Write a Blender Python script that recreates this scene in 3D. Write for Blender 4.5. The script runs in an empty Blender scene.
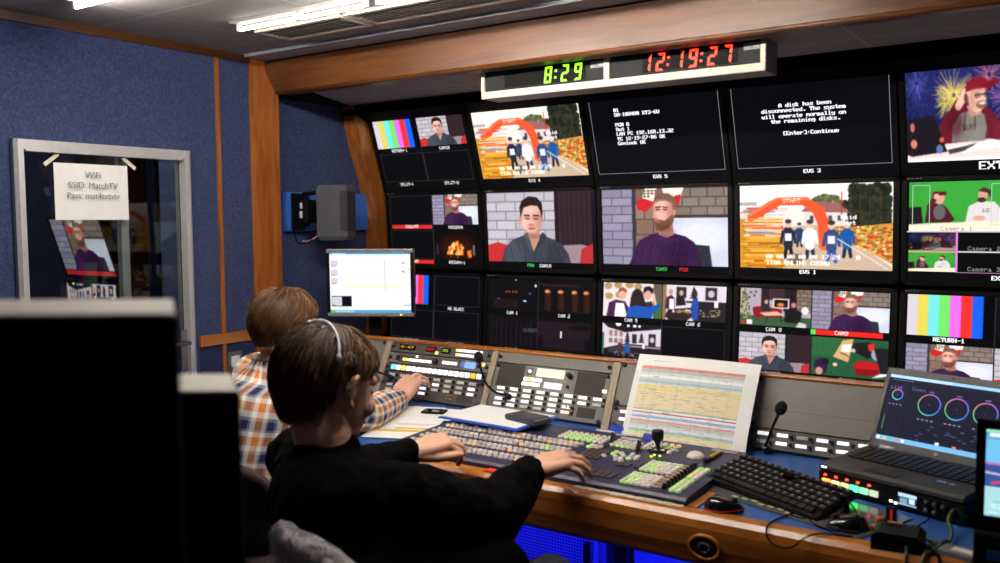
import bpy, bmesh, math, random
import numpy as np
from mathutils import Vector, Matrix, Euler

random.seed(7)
RNG = np.random.default_rng(7)
SC = bpy.context.scene
COL = SC.collection
PI = math.pi

# ---------------------------------------------------------------- colour and materials
def lin1(v):
    v = v / 255.0
    return v / 12.92 if v <= 0.04045 else ((v + 0.055) / 1.055) ** 2.4

def lin(c):
    return tuple(lin1(v) for v in c[:3])

MATS = {}

def nd(nt, t, **kw):
    n = nt.nodes.new(t)
    for k, v in kw.items():
        setattr(n, k, v)
    return n

def mat(name, rgb=(128, 128, 128), rough=0.5, metal=0.0, vary=0.08, nscale=40.0, bump=0.0, bscale=200.0,
        emit=None, strength=1.0, spec=0.5, sss=0.0, alpha=1.0, trans=0.0, coat=0.0, sheen=0.0):
    """A procedural Principled material: noise gives a slight variation of colour, optional fine bump."""
    if name in MATS:
        return MATS[name]
    m = bpy.data.materials.new(name)
    m.use_nodes = True
    nt = m.node_tree
    b = nt.nodes['Principled BSDF']
    c = lin(rgb)
    b.inputs['Roughness'].default_value = rough
    b.inputs['Metallic'].default_value = metal
    b.inputs['Specular IOR Level'].default_value = spec
    b.inputs['Coat Weight'].default_value = coat
    if sheen:
        b.inputs['Sheen Weight'].default_value = sheen
    if sss:
        b.inputs['Subsurface Weight'].default_value = sss
        b.inputs['Subsurface Radius'].default_value = (0.012, 0.004, 0.002)
        b.inputs['Subsurface Scale'].default_value = 0.6
    if trans:
        b.inputs['Transmission Weight'].default_value = trans
    b.inputs['Alpha'].default_value = alpha
    tc = nd(nt, 'ShaderNodeTexCoord')
    nz = nd(nt, 'ShaderNodeTexNoise')
    nz.inputs['Scale'].default_value = nscale
    nz.inputs['Detail'].default_value = 4
    nt.links.new(tc.outputs['Object'], nz.inputs['Vector'])
    rp = nd(nt, 'ShaderNodeValToRGB')
    rp.color_ramp.elements[0].position = 0.3
    rp.color_ramp.elements[1].position = 0.7
    rp.color_ramp.elements[0].color = tuple(x * (1 - vary) for x in c) + (1,)
    rp.color_ramp.elements[1].color = tuple(min(1, x * (1 + vary)) for x in c) + (1,)
    nt.links.new(nz.outputs['Fac'], rp.inputs['Fac'])
    nt.links.new(rp.outputs['Color'], b.inputs['Base Color'])
    if emit is not None:
        b.inputs['Emission Color'].default_value = lin(emit) + (1,)
        b.inputs['Emission Strength'].default_value = strength
    if bump:
        n2 = nd(nt, 'ShaderNodeTexNoise')
        n2.inputs['Scale'].default_value = bscale
        n2.inputs['Detail'].default_value = 3
        nt.links.new(tc.outputs['Object'], n2.inputs['Vector'])
        bp = nd(nt, 'ShaderNodeBump')
        bp.inputs['Strength'].default_value = bump
        bp.inputs['Distance'].default_value = 0.004
        nt.links.new(n2.outputs['Fac'], bp.inputs['Height'])
        nt.links.new(bp.outputs['Normal'], b.inputs['Normal'])
    MATS[name] = m
    return m

def ramp(nt, stops):
    rp = nd(nt, 'ShaderNodeValToRGB')
    e = rp.color_ramp.elements
    while len(e) < len(stops):
        e.new(0.5)
    for i, (p, c) in enumerate(stops):
        e[i].position = p
        e[i].color = lin(c) + (1,)
    return rp

def wood(name, dark, mid, light, axis='X', rough=0.38, scale=1.0):
    if name in MATS:
        return MATS[name]
    m = bpy.data.materials.new(name)
    m.use_nodes = True
    nt = m.node_tree
    b = nt.nodes['Principled BSDF']
    b.inputs['Roughness'].default_value = rough
    tc = nd(nt, 'ShaderNodeTexCoord')
    mp = nd(nt, 'ShaderNodeMapping')
    s = {'X': (1.2, 14, 14), 'Y': (14, 1.2, 14), 'Z': (14, 14, 1.2)}[axis]
    mp.inputs['Scale'].default_value = tuple(v * scale for v in s)
    nt.links.new(tc.outputs['Object'], mp.inputs['Vector'])
    nz = nd(nt, 'ShaderNodeTexNoise')
    nz.inputs['Scale'].default_value = 2.2
    nz.inputs['Detail'].default_value = 8
    nz.inputs['Roughness'].default_value = 0.62
    nz.inputs['Distortion'].default_value = 0.6
    nt.links.new(mp.outputs['Vector'], nz.inputs['Vector'])
    rp = ramp(nt, [(0.28, dark), (0.5, mid), (0.74, light)])
    nt.links.new(nz.outputs['Fac'], rp.inputs['Fac'])
    nt.links.new(rp.outputs['Color'], b.inputs['Base Color'])
    bp = nd(nt, 'ShaderNodeBump')
    bp.inputs['Strength'].default_value = 0.08
    bp.inputs['Distance'].default_value = 0.003
    nt.links.new(nz.outputs['Fac'], bp.inputs['Height'])
    nt.links.new(bp.outputs['Normal'], b.inputs['Normal'])
    MATS[name] = m
    return m

def fabric_wall(name, a, b_, c):
    if name in MATS:
        return MATS[name]
    m = bpy.data.materials.new(name)
    m.use_nodes = True
    nt = m.node_tree
    b = nt.nodes['Principled BSDF']
    b.inputs['Roughness'].default_value = 0.95
    b.inputs['Specular IOR Level'].default_value = 0.15
    b.inputs['Sheen Weight'].default_value = 0.15
    tc = nd(nt, 'ShaderNodeTexCoord')
    nz = nd(nt, 'ShaderNodeTexNoise')
    nz.inputs['Scale'].default_value = 110
    nz.inputs['Detail'].default_value = 6
    nz.inputs['Roughness'].default_value = 0.7
    nt.links.new(tc.outputs['Object'], nz.inputs['Vector'])
    rp = ramp(nt, [(0.3, a), (0.5, b_), (0.72, c)])
    nt.links.new(nz.outputs['Fac'], rp.inputs['Fac'])
    nt.links.new(rp.outputs['Color'], b.inputs['Base Color'])
    bp = nd(nt, 'ShaderNodeBump')
    bp.inputs['Strength'].default_value = 0.5
    bp.inputs['Distance'].default_value = 0.006
    nt.links.new(nz.outputs['Fac'], bp.inputs['Height'])
    nt.links.new(bp.outputs['Normal'], b.inputs['Normal'])
    MATS[name] = m
    return m

def glow(name, rgb, strength=1.0, base=(10, 10, 10)):
    return mat(name, base, 0.5, emit=rgb, strength=strength, vary=0.02)

def picture(name, strength):
    """A material that shows a mesh's own colour attribute: lit from within (screens) or as print on paper (strength 0)."""
    if name in MATS:
        return MATS[name]
    m = bpy.data.materials.new(name)
    m.use_nodes = True
    nt = m.node_tree
    b = nt.nodes['Principled BSDF']
    at = nd(nt, 'ShaderNodeAttribute', attribute_name='picture')
    if strength > 0:
        b.inputs['Base Color'].default_value = (0.003, 0.003, 0.0035, 1)
        b.inputs['Roughness'].default_value = 0.45
        b.inputs['Specular IOR Level'].default_value = 0.06
        nt.links.new(at.outputs['Color'], b.inputs['Emission Color'])
        b.inputs['Emission Strength'].default_value = strength
    else:
        b.inputs['Roughness'].default_value = 0.75
        b.inputs['Specular IOR Level'].default_value = 0.2
        nt.links.new(at.outputs['Color'], b.inputs['Base Color'])
    MATS[name] = m
    return m

# ---------------------------------------------------------------- mesh builder
class MB:
    """Collects shapes into ONE mesh."""
    def __init__(self):
        self.v, self.f, self.mi, self.sm = [], [], [], []
        self.cur = 0

    def add(self, vs, fs, smooth=False, m=None):
        o = len(self.v)
        self.v += [tuple(p) for p in vs]
        for f in fs:
            self.f.append(tuple(i + o for i in f))
            self.mi.append(self.cur if m is None else m)
            self.sm.append(smooth)
        return self

    def box(self, c, s, M=None, bev=0.0, m=None):
        """centre, full size; bev chamfers every edge"""
        hx, hy, hz = s[0] / 2, s[1] / 2, s[2] / 2
        if bev <= 0:
            vs = [Vector((x, y, z)) for x in (-hx, hx) for y in (-hy, hy) for z in (-hz, hz)]
            fs = [(0, 1, 3, 2), (4, 6, 7, 5), (0, 4, 5, 1), (2, 3, 7, 6), (0, 2, 6, 4), (1, 5, 7, 3)]
        else:
            b = min(bev, hx * .98, hy * .98, hz * .98)
            bm = bmesh.new()
            bmesh.ops.create_cube(bm, size=1.0)
            for v in bm.verts:
                v.co = Vector((v.co.x * s[0], v.co.y * s[1], v.co.z * s[2]))
            bmesh.ops.bevel(bm, geom=list(bm.edges), offset=b, offset_type='OFFSET', segments=2, profile=0.6, affect='EDGES')
            bm.verts.index_update()
            vs = [v.co.copy() for v in bm.verts]
            fs = [[v.index for v in f.verts] for f in bm.faces]
            bm.free()
        c = Vector(c)
        vs = [(M @ v if M else v) + c for v in vs]
        return self.add(vs, fs, False, m)

    def span(self, a, b, bev=0.0, m=None):
        """box from corner to corner"""
        c = [(p + q) / 2 for p, q in zip(a, b)]
        s = [abs(q - p) for p, q in zip(a, b)]
        return self.box(c, s, None, bev, m)

    def prism(self, poly, axis, lo, hi, m=None, smooth=False):
        """polygon in the two other axes (order YZ, XZ, XY) pushed along axis"""
        n = len(poly)
        def P(p, t):
            return {'X': (t, p[0], p[1]), 'Y': (p[0], t, p[1]), 'Z': (p[0], p[1], t)}[axis]
        vs = [P(p, lo) for p in poly] + [P(p, hi) for p in poly]
        fs = [tuple(range(n)), tuple(range(2 * n - 1, n - 1, -1))]
        fs += [(i, i + n, (i + 1) % n + n, (i + 1) % n) for i in range(n)]
        return self.add(vs, fs, smooth, m)

    def tube(self, pts, r, n=10, m=None, caps=True, flat=1.0):
        """swept round tube; r number or list"""
        pts = [Vector(p) for p in pts]
        k = len(pts)
        rs = r if isinstance(r, (list, tuple)) else [r] * k
        vs, fs = [], []
        up = Vector((0, 0, 1))
        prev = None
        for i, p in enumerate(pts):
            t = (pts[min(i + 1, k - 1)] - pts[max(i - 1, 0)])
            t = t.normalized() if t.length > 1e-9 else Vector((0, 0, 1))
            if prev is None:
                a = t.cross(up)
                if a.length < 1e-3:
                    a = t.cross(Vector((1, 0, 0)))
                a.normalize()
            else:
                a = prev - t * prev.dot(t)
                a = a.normalized() if a.length > 1e-6 else prev
            b = t.cross(a)
            prev = a
            for j in range(n):
                th = 2 * PI * j / n
                vs.append(p + a * (rs[i] * math.cos(th)) + b * (rs[i] * flat * math.sin(th)))
        for i in range(k - 1):
            for j in range(n):
                fs.append((i * n + j, i * n + (j + 1) % n, (i + 1) * n + (j + 1) % n, (i + 1) * n + j))
        o = len(self.v)
        self.add(vs, fs, True, m)
        if caps:
            self.f.append(tuple(o + j for j in reversed(range(n)))); self.mi.append(self.cur if m is None else m); self.sm.append(False)
            self.f.append(tuple(o + (k - 1) * n + j for j in range(n))); self.mi.append(self.cur if m is None else m); self.sm.append(False)
        return self

    def lathe(self, prof, c=(0, 0, 0), M=None, n=20, m=None, smooth=True):
        """profile of (radius, height) about Z"""
        vs, fs = [], []
        for r, z in prof:
            for j in range(n):
                th = 2 * PI * j / n
                vs.append(Vector((r * math.cos(th), r * math.sin(th), z)))
        k = len(prof)
        for i in range(k - 1):
            for j in range(n):
                fs.append((i * n + j, i * n + (j + 1) % n, (i + 1) * n + (j + 1) % n, (i + 1) * n + j))
        fs.append(tuple(reversed(range(n))))
        fs.append(tuple((k - 1) * n + j for j in range(n)))
        c = Vector(c)
        vs = [(M @ v if M else v) + c for v in vs]
        return self.add(vs, fs, smooth, m)

    def ball(self, c, r, M=None, nu=16, nv=10, m=None):
        r = (r, r, r) if isinstance(r, (int, float)) else r
        vs = [Vector((0, 0, r[2]))]
        for i in range(1, nv):
            t = PI * i / nv
            for j in range(nu):
                p = 2 * PI * j / nu
                vs.append(Vector((r[0] * math.sin(t) * math.cos(p), r[1] * math.sin(t) * math.sin(p), r[2] * math.cos(t))))
        vs.append(Vector((0, 0, -r[2])))
        fs = [(0, 1 + j, 1 + (j + 1) % nu) for j in range(nu)]
        for i in range(nv - 2):
            for j in range(nu):
                a = 1 + i * nu
                fs.append((a + j, a + nu + j, a + nu + (j + 1) % nu, a + (j + 1) % nu))
        e = len(vs) - 1
        a = 1 + (nv - 2) * nu
        fs += [(e, a + (j + 1) % nu, a + j) for j in range(nu)]
        c = Vector(c)
        vs = [(M @ v if M else v) + c for v in vs]
        return self.add(vs, fs, True, m)

    def cap(self, a, b, ra, rb, n=14):
        """closed capsule from a to b with two radii, for unions"""
        a, b = Vector(a), Vector(b)
        ax = b - a
        L = ax.length
        q = Vector((0, 0, 1)).rotation_difference(ax.normalized()).to_matrix() if L > 1e-9 else Matrix.Identity(3)
        prof = []
        K = 5
        for i in range(K + 1):
            t = -PI / 2 + (PI / 2) * i / K
            prof.append((max(ra * math.cos(t), 1e-4), ra * math.sin(t)))
        for i in range(K + 1):
            t = (PI / 2) * i / K
            prof.append((max(rb * math.cos(t), 1e-4), L + rb * math.sin(t)))
        return self.lathe(prof, a, q, n)

    def chain(self, pts, rs, n=14):
        for i in range(len(pts) - 1):
            self.cap(pts[i], pts[i + 1], rs[i], rs[i + 1], n)
        return self

    def mesh(self, name, mats):
        me = bpy.data.meshes.new(name)
        me.from_pydata(self.v, [], self.f)
        for m in (mats if isinstance(mats, (list, tuple)) else [mats]):
            me.materials.append(m)
        me.polygons.foreach_set('material_index', self.mi)
        me.polygons.foreach_set('use_smooth', self.sm)
        bm = bmesh.new()
        bm.from_mesh(me)
        bmesh.ops.recalc_face_normals(bm, faces=bm.faces)
        bm.to_mesh(me)
        bm.free()
        me.update()
        return me

    def build(self, name, mats, parent=None, loc=None, rot=None):
        o = bpy.data.objects.new(name, self.mesh(name, mats))
        COL.objects.link(o)
        if parent:
            o.parent = parent
        if loc:
            o.location = loc
        if rot:
            o.rotation_euler = rot
        return o

def tag(o, label=None, cat=None, group=None, kind=None):
    for k, v in (('label', label), ('category', cat), ('group', group), ('kind', kind)):
        if v:
            o[k] = v
    return o

def thing(name, label, cat, loc=(0, 0, 0), rot=(0, 0, 0), group=None):
    o = bpy.data.objects.new(name, None)
    o.empty_display_size = 0.05
    COL.objects.link(o)
    o.location = loc
    o.rotation_euler = rot
    return tag(o, label, cat, group)

def kids(o):
    return [c for c in bpy.data.objects if c.parent == o]

def copy_tree(o, parent=None):
    c = o.copy()
    COL.objects.link(c)
    if parent:
        c.parent = parent
    for ch in kids(o):
        copy_tree(ch, c)
    return c

def structure(o):
    o['kind'] = 'structure'
    return o

def bez(pts, n=8):
    """Catmull-Rom through points"""
    P = [Vector(p) for p in pts]
    P = [P[0] * 2 - P[1]] + P + [P[-1] * 2 - P[-2]]
    out = []
    for i in range(1, len(P) - 2):
        for k in range(n):
            t = k / n
            a, b, c, d = P[i - 1], P[i], P[i + 1], P[i + 2]
            out.append(0.5 * ((2 * b) + (c - a) * t + (2 * a - 5 * b + 4 * c - d) * t * t + (3 * b - a - 3 * c + d) * t ** 3))
    out.append(P[-2])
    return out

def text_mesh(name, body, size, material, parent, loc, rot, depth=0.0004, align='LEFT', shear=0.0, spacing=1.0):
    cu = bpy.data.curves.new(name, 'FONT')
    cu.body = body
    cu.size = size
    cu.extrude = depth
    cu.align_x = align
    cu.shear = shear
    cu.space_character = spacing
    t = bpy.data.objects.new(name, cu)
    COL.objects.link(t)
    dg = bpy.context.evaluated_depsgraph_get()
    me = bpy.data.meshes.new_from_object(t.evaluated_get(dg))
    bpy.data.objects.remove(t)
    bpy.data.curves.remove(cu)
    me.materials.clear()
    me.materials.append(material)
    o = bpy.data.objects.new(name, me)
    COL.objects.link(o)
    o.parent = parent
    o.location = loc
    o.rotation_euler = rot
    return o

# ---------------------------------------------------------------- raster pictures for screens and print
FONT = {}
_F = ("0000000000 00005F0000 0007000700 147F147F14 242A7F2A12 2313086462 3649562050 0008070300 001C224100 0041221C00 "
      "2A1C7F1C2A 08083E0808 0080703000 0808080808 0000606000 2010080402 3E5149453E 00427F4000 7249494946 2141494D33 "
      "1814127F10 2745454539 3C4A494931 4121110907 3649494936 464949291E 0000140000 0040340000 0008142241 1414141414 "
      "0041221408 0201590906 3E415D594E 7C1211127C 7F49494936 3E41414122 7F4141413E 7F49494941 7F09090901 3E41415173 "
      "7F0808087F 00417F4100 2040413F01 7F08142241 7F40404040 7F021C027F 7F0408107F 3E4141413E 7F09090906 3E4151215E "
      "7F09192946 2649494932 03017F0103 3F4040403F 1F2040201F 3F4038403F 6314081463 0304780403 6159494D43 007F414141 "
      "0204081020 004141417F 0402010204 4040404040 0003070800 2054547840 7F28444438 3844444428 384444287F 3854545418 "
      "00087E0902 18A4A49C78 7F08040478 00447D4000 2040403D00 7F10284400 00417F4000 7C04780478 7C08040478 3844444438 "
      "FC18242418 18242418FC 7C08040408 4854545424 04043F4424 3C4040207C 1C2040201C 3C4030403C 4428102844 4C9090907C 4464544C44").split()
for _i, _h in enumerate(_F):
    FONT[chr(32 + _i)] = [int(_h[k:k + 2], 16) for k in range(0, 10, 2)]

class Pic:
    """Small raster, colours 0..255, coordinates in 0..1 (u right, v down)."""
    def __init__(self, w, h, c=(0, 0, 0)):
        self.w, self.h = w, h
        self.a = np.empty((h, w, 3), float)
        self.a[:] = c
        ys, xs = np.mgrid[0:h, 0:w]
        self.U = (xs + .5) / w
        self.V = (ys + .5) / h
        self.asp = w / h

    def put(self, mask, c, k=1.0):
        m = np.clip(mask, 0, 1)[..., None] * k
        self.a = self.a * (1 - m) + np.asarray(c, float) * m
        return self

    def rect(self, u0, v0, u1, v1, c, k=1.0):
        mu = np.clip((np.minimum(self.U, 0) * 0 + np.minimum(self.U - u0, u1 - self.U)) * self.w + .5, 0, 1)
        mv = np.clip(np.minimum(self.V - v0, v1 - self.V) * self.h + .5, 0, 1)
        return self.put(mu * mv, c, k)

    def ell(self, u, v, ru, rv, c, k=1.0, ang=0.0, soft=1.0):
        du, dv = (self.U - u) * self.asp, self.V - v
        ca, sa = math.cos(ang), math.sin(ang)
        x, y = du * ca + dv * sa, -du * sa + dv * ca
        d = np.sqrt((x / (ru * self.asp)) ** 2 + (y / rv) ** 2)
        m = np.clip((1 - d) * min(ru * self.w, rv * self.h) / soft + .5, 0, 1)
        return self.put(m, c, k)

    def poly(self, pts, c, k=1.0):
        m = np.zeros((self.h, self.w))
        for dx in (-.25, .25):
            for dy in (-.25, .25):
                X, Y = self.U + dx / self.w, self.V + dy / self.h
                ins = np.zeros_like(X, bool)
                n = len(pts)
                for i in range(n):
                    x0, y0 = pts[i]
                    x1, y1 = pts[(i + 1) % n]
                    if y0 == y1:
                        continue
                    cr = (Y < y0) != (Y < y1)
                    ins ^= cr & (X < (x1 - x0) * (Y - y0) / (y1 - y0) + x0)
                m += ins * .25
        return self.put(m, c, k)

    def line(self, p, q, wd, c, k=1.0):
        px, py = p[0] * self.asp, p[1]
        qx, qy = q[0] * self.asp, q[1]
        X, Y = self.U * self.asp, self.V
        dx, dy = qx - px, qy - py
        t = np.clip(((X - px) * dx + (Y - py) * dy) / (dx * dx + dy * dy + 1e-12), 0, 1)
        d = np.hypot(X - px - t * dx, Y - py - t * dy)
        return self.put(np.clip((wd / 2 - d) * self.h + .5, 0, 1), c, k)

    def noise(self, amp, cell=1, box=None):
        h, w = self.h // cell + 2, self.w // cell + 2
        n = RNG.normal(0, amp, (h, w))
        n = np.repeat(np.repeat(n, cell, 0), cell, 1)[:self.h, :self.w]
        m = 1.0
        if box:
            m = ((self.U > box[0]) & (self.U < box[2]) & (self.V > box[1]) & (self.V < box[3]))
        self.a += (n * m)[..., None]
        return self

    def bricks(self, box, rows, cols, base, mortar, amp=10, wd=0.012):
        u0, v0, u1, v1 = box
        inside = (self.U >= u0) & (self.U < u1) & (self.V >= v0) & (self.V < v1)
        fv = (self.V - v0) / (v1 - v0) * rows
        r = np.floor(fv)
        fu = (self.U - u0) / (u1 - u0) * cols + (r % 2) * .5
        cidx = np.floor(fu)
        jit = np.sin(r * 12.9 + cidx * 78.2) * 43758.5
        jit = (jit - np.floor(jit) - .5) * 2 * amp
        img = np.asarray(base, float) + jit[..., None]
        dv = np.minimum(fv - r, 1 - (fv - r)) * (v1 - v0) / rows
        du = np.minimum(fu - cidx, 1 - (fu - cidx)) * (u1 - u0) / cols * self.asp
        mm = np.clip((wd / 2 - np.minimum(du, dv)) * self.h + .6, 0, 1)[..., None]
        img = img * (1 - mm) + np.asarray(mortar, float) * mm
        self.a = np.where(inside[..., None], img, self.a)
        return self

    def text(self, s, u, v, px, c, mid=False, bold=False):
        """5x7 bitmap text; px = raster pixels per font dot (>=1)"""
        x0 = int(round(u * self.w)) - (len(s) * 6 * px // 2 if mid else 0)
        y0 = int(round(v * self.h))
        for i, ch in enumerate(s):
            g = FONT.get(ch, FONT['?'])
            for k in range(5):
                for b in range(8):
                    if g[k] >> b & 1:
                        xa, ya = x0 + (i * 6 + k) * px, y0 + b * px
                        if 0 <= xa < self.w and 0 <= ya < self.h:
                            self.a[ya:ya + px, xa:xa + px + (1 if bold else 0)] = c
        return self

    def paste(self, o, u0, v0, u1, v1):
        """area-resample another picture into a box"""
        x0, x1 = int(round(u0 * self.w)), int(round(u1 * self.w))
        y0, y1 = int(round(v0 * self.h)), int(round(v1 * self.h))
        n = 3
        acc = 0
        for i in range(n):
            for j in range(n):
                xs = ((np.arange(x1 - x0) + (i + .5) / n) / (x1 - x0) * o.w).astype(int).clip(0, o.w - 1)
                ys = ((np.arange(y1 - y0) + (j + .5) / n) / (y1 - y0) * o.h).astype(int).clip(0, o.h - 1)
                acc = acc + o.a[ys][:, xs]
        self.a[y0:y1, x0:x1] = acc / (n * n)
        return self

    def soften(self, k=.5):
        q = np.pad(self.a, ((1, 1), (1, 1), (0, 0)), mode='edge')
        m = (q[:-2, 1:-1] + q[2:, 1:-1] + q[1:-1, :-2] + q[1:-1, 2:]) / 4
        self.a = self.a * (1 - k) + m * k
        return self

    def frame(self, u0, v0, u1, v1, c, px=1):
        x0, x1 = int(round(u0 * self.w)), int(round(u1 * self.w)) - 1
        y0, y1 = int(round(v0 * self.h)), int(round(v1 * self.h)) - 1
        a = self.a
        a[y0:y0 + px, x0:x1 + 1] = c
        a[y1 - px + 1:y1 + 1, x0:x1 + 1] = c
        a[y0:y1 + 1, x0:x0 + px] = c
        a[y0:y1 + 1, x1 - px + 1:x1 + 1] = c
        return self

LUT = np.array([lin1(i) for i in range(256)])

def raster_mesh(name, pic, w, h, top, material, shape=None):
    """Turns a Pic into a mesh of coloured rectangles in the local XZ plane (front = -Y). Equal neighbours are merged."""
    q = np.clip(np.round(pic.a / 4) * 4, 0, 255).astype(int)
    code = q[..., 0] * 65536 + q[..., 1] * 256 + q[..., 2]
    H, Wd = code.shape
    used = np.zeros((H, Wd), bool)
    vs, fs, cols = [], [], []
    vid = {}
    rects = []
    for y in range(H):
        x = 0
        row = code[y]
        while x < Wd:
            if used[y, x]:
                x += 1
                continue
            c = row[x]
            x2 = x + 1
            while x2 < Wd and row[x2] == c and not used[y, x2]:
                x2 += 1
            y2 = y + 1
            while y2 < H and (code[y2, x:x2] == c).all() and not used[y2, x:x2].any():
                y2 += 1
            used[y:y2, x:x2] = True
            rects.append((x, y, x2, y2, c))
            x = x2
    for (x, y, x2, y2, c) in rects:
        ids = []
        for (a, b) in ((x, y2), (x2, y2), (x2, y), (x, y)):
            k = (a, b)
            if k not in vid:
                vid[k] = len(vs)
                p = (-w / 2 + w * a / Wd, 0.0, top - h * b / H)
                vs.append(shape(*p) if shape else p)
            ids.append(vid[k])
        fs.append(ids)
        cols.append((LUT[c >> 16], LUT[(c >> 8) & 255], LUT[c & 255], 1.0))
    me = bpy.data.meshes.new(name)
    me.from_pydata(vs, [], fs)
    at = me.color_attributes.new('picture', 'FLOAT_COLOR', 'CORNER')
    at.data.foreach_set('color', np.repeat(np.array(cols), 4, 0).ravel())
    me.materials.append(material)
    me.update()
    return me

def screen(name, pic, w, h, top, material, parent, loc=(0, 0, 0), shape=None):
    o = bpy.data.objects.new(name, raster_mesh(name, pic, w, h, top, material, shape))
    COL.objects.link(o)
    o.parent = parent
    o.location = loc
    return o

# ---------------------------------------------------------------- the pictures on the screens
def pic_bars(w=64, h=36, c0=0):
    p = Pic(w, h)
    cs = [(205, 195, 205), (214, 200, 84), (112, 214, 218), (108, 216, 98), (220, 102, 222), (236, 48, 40), (24, 92, 240), (4, 4, 6)]
    for i, c in enumerate(cs):
        p.rect(i / 8 - .002, 0, (i + 1) / 8, 1, c)
    return p

def pic_purple(w=268, h=151):
    """bearded man in a purple sweater, grey brick on the left, stone mantel and white panel on the right"""
    p = Pic(w, h, (206, 206, 222))
    p.bricks((0, 0, .27, 1), 9, 1.6, (142, 136, 158), (92, 88, 108), 10, .014)
    p.rect(.255, 0, .285, 1, (58, 52, 62))
    p.bricks((.285, 0, .47, 1), 5, 1.3, (134, 106, 92), (84, 66, 60), 14, .014)
    p.bricks((.47, 0, 1, .36), 3, 4.2, (128, 114, 104), (82, 72, 68), 14, .014)
    p.rect(.47, .345, 1, .385, (66, 52, 48))
    p.rect(.47, .385, 1, 1, (198, 200, 216))
    p.ell(.8, .62, .2, .2, (222, 222, 236), .8, soft=20)
    # two red and white stockings behind the head
    p.poly([(.36, .0), (.45, .02), (.45, .18), (.37, .3), (.3, .27), (.29, .16), (.35, .12)], (196, 36, 40))
    p.poly([(.36, .0), (.46, .0), (.43, .17), (.34, .12)], (226, 222, 216))
    p.poly([(.5, .0), (.67, .0), (.63, .2), (.52, .12)], (228, 220, 214))
    p.poly([(.6, .1), (.65, .08), (.63, .24), (.58, .2)], (190, 40, 44))
    for i in range(10):
        p.ell(.36 + .03 * (i % 4), .03 + .035 * (i // 4), .012, .014, (170, 52, 48) if i % 2 else (70, 110, 74))
    # chair
    p.poly([(.72, .72), (.86, .74), (.88, 1), (.72, 1)], (44, 44, 56))
    p.line((.86, .74), (.88, 1), .012, (86, 88, 104))
    # sweater
    p.poly([(.22, 1), (.27, .82), (.31, .68), (.4, .60), (.47, .575), (.58, .575), (.68, .62), (.75, .7), (.78, .84), (.8, 1)], (52, 26, 62))
    p.ell(.36, .86, .1, .2, (64, 34, 76), .6, soft=12)
    p.ell(.63, .86, .08, .2, (40, 18, 50), .6, soft=12)
    # neck, head
    p.poly([(.455, .44), (.58, .42), (.59, .6), (.53, .64), (.47, .6)], (176, 120, 104))
    p.ell(.52, .27, .085, .185, (214, 158, 138))
    p.ell(.485, .3, .055, .15, (222, 166, 146), .8, soft=6)
    p.poly([(.435, .30), (.425, .38), (.445, .40)], (216, 158, 138))
    # beard
    p.poly([(.437, .42), (.47, .40), (.52, .42), (.575, .34), (.592, .3), (.59, .43), (.55, .52), (.49, .56), (.45, .53)], (110, 70, 54))
    p.ell(.463, .425, .026, .012, (176, 98, 92))
    # hair
    p.poly([(.435, .2), (.44, .12), (.48, .065), (.55, .07), (.6, .12), (.612, .22), (.598, .33), (.583, .33), (.578, .2), (.53, .16), (.47, .17)], (104, 76, 60))
    p.ell(.592, .31, .013, .04, (206, 142, 124))
    # brow, eye
    p.line((.447, .245), (.487, .243), .014, (96, 62, 50))
    p.line((.452, .272), (.476, .272), .012, (70, 52, 52))
    p.line((.512, .24), (.536, .25), .012, (110, 74, 58))
    p.line((.44, .285), (.428, .37), .01, (180, 120, 104))
    p.ell(.455, .275, .022, .022, (186, 130, 114), .7, soft=5)
    p.ell(.52, .275, .024, .024, (190, 134, 118), .7, soft=5)
    p.ell(.57, .27, .035, .13, (168, 112, 98), .55, soft=9)
    p.ell(.49, .2, .05, .05, (240, 190, 172), .6, soft=9)
    p.ell(.485, .345, .03, .05, (238, 182, 164), .6, soft=8)
    p.ell(.44, .385, .014, .02, (188, 128, 112), .6, soft=4)
    p.ell(.515, .5, .05, .05, (84, 52, 42), .5, soft=8)
    p.ell(.5, .45, .03, .03, (138, 92, 70), .4, soft=6)
    p.ell(.53, .555, .05, .03, (128, 82, 72), .6, soft=7)
    p.ell(.52, .1, .05, .03, (134, 104, 82), .5, soft=8)
    for u, v, w_, q in ((.34, .8, .012, .5), (.42, .72, .01, .4), (.6, .72, .014, .5), (.7, .86, .012, .5), (.5, .8, .01, .3)):
        p.line((u, v), (u - .03, v + .18), w_, (34, 14, 44), q)
        p.line((u + .015, v), (u - .012, v + .18), w_, (72, 42, 86), q)
    p.ell(.5, .66, .1, .05, (70, 40, 82), .5, soft=12)
    p.line((.445, .243), (.488, .24), .016, (84, 54, 44))
    p.line((.506, .24), (.54, .25), .014, (96, 62, 50))
    p.line((.452, .272), (.478, .273), .015, (52, 40, 42))
    p.line((.51, .273), (.532, .276), .014, (58, 44, 44))
    p.poly([(.437, .29), (.423, .375), (.452, .39), (.462, .36)], (206, 148, 130), .8)
    p.line((.43, .388), (.455, .392), .012, (150, 96, 84))
    p.line((.446, .424), (.486, .43), .014, (160, 84, 80))
    p.noise(3, 2)
    return p.soften(.35)

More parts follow.
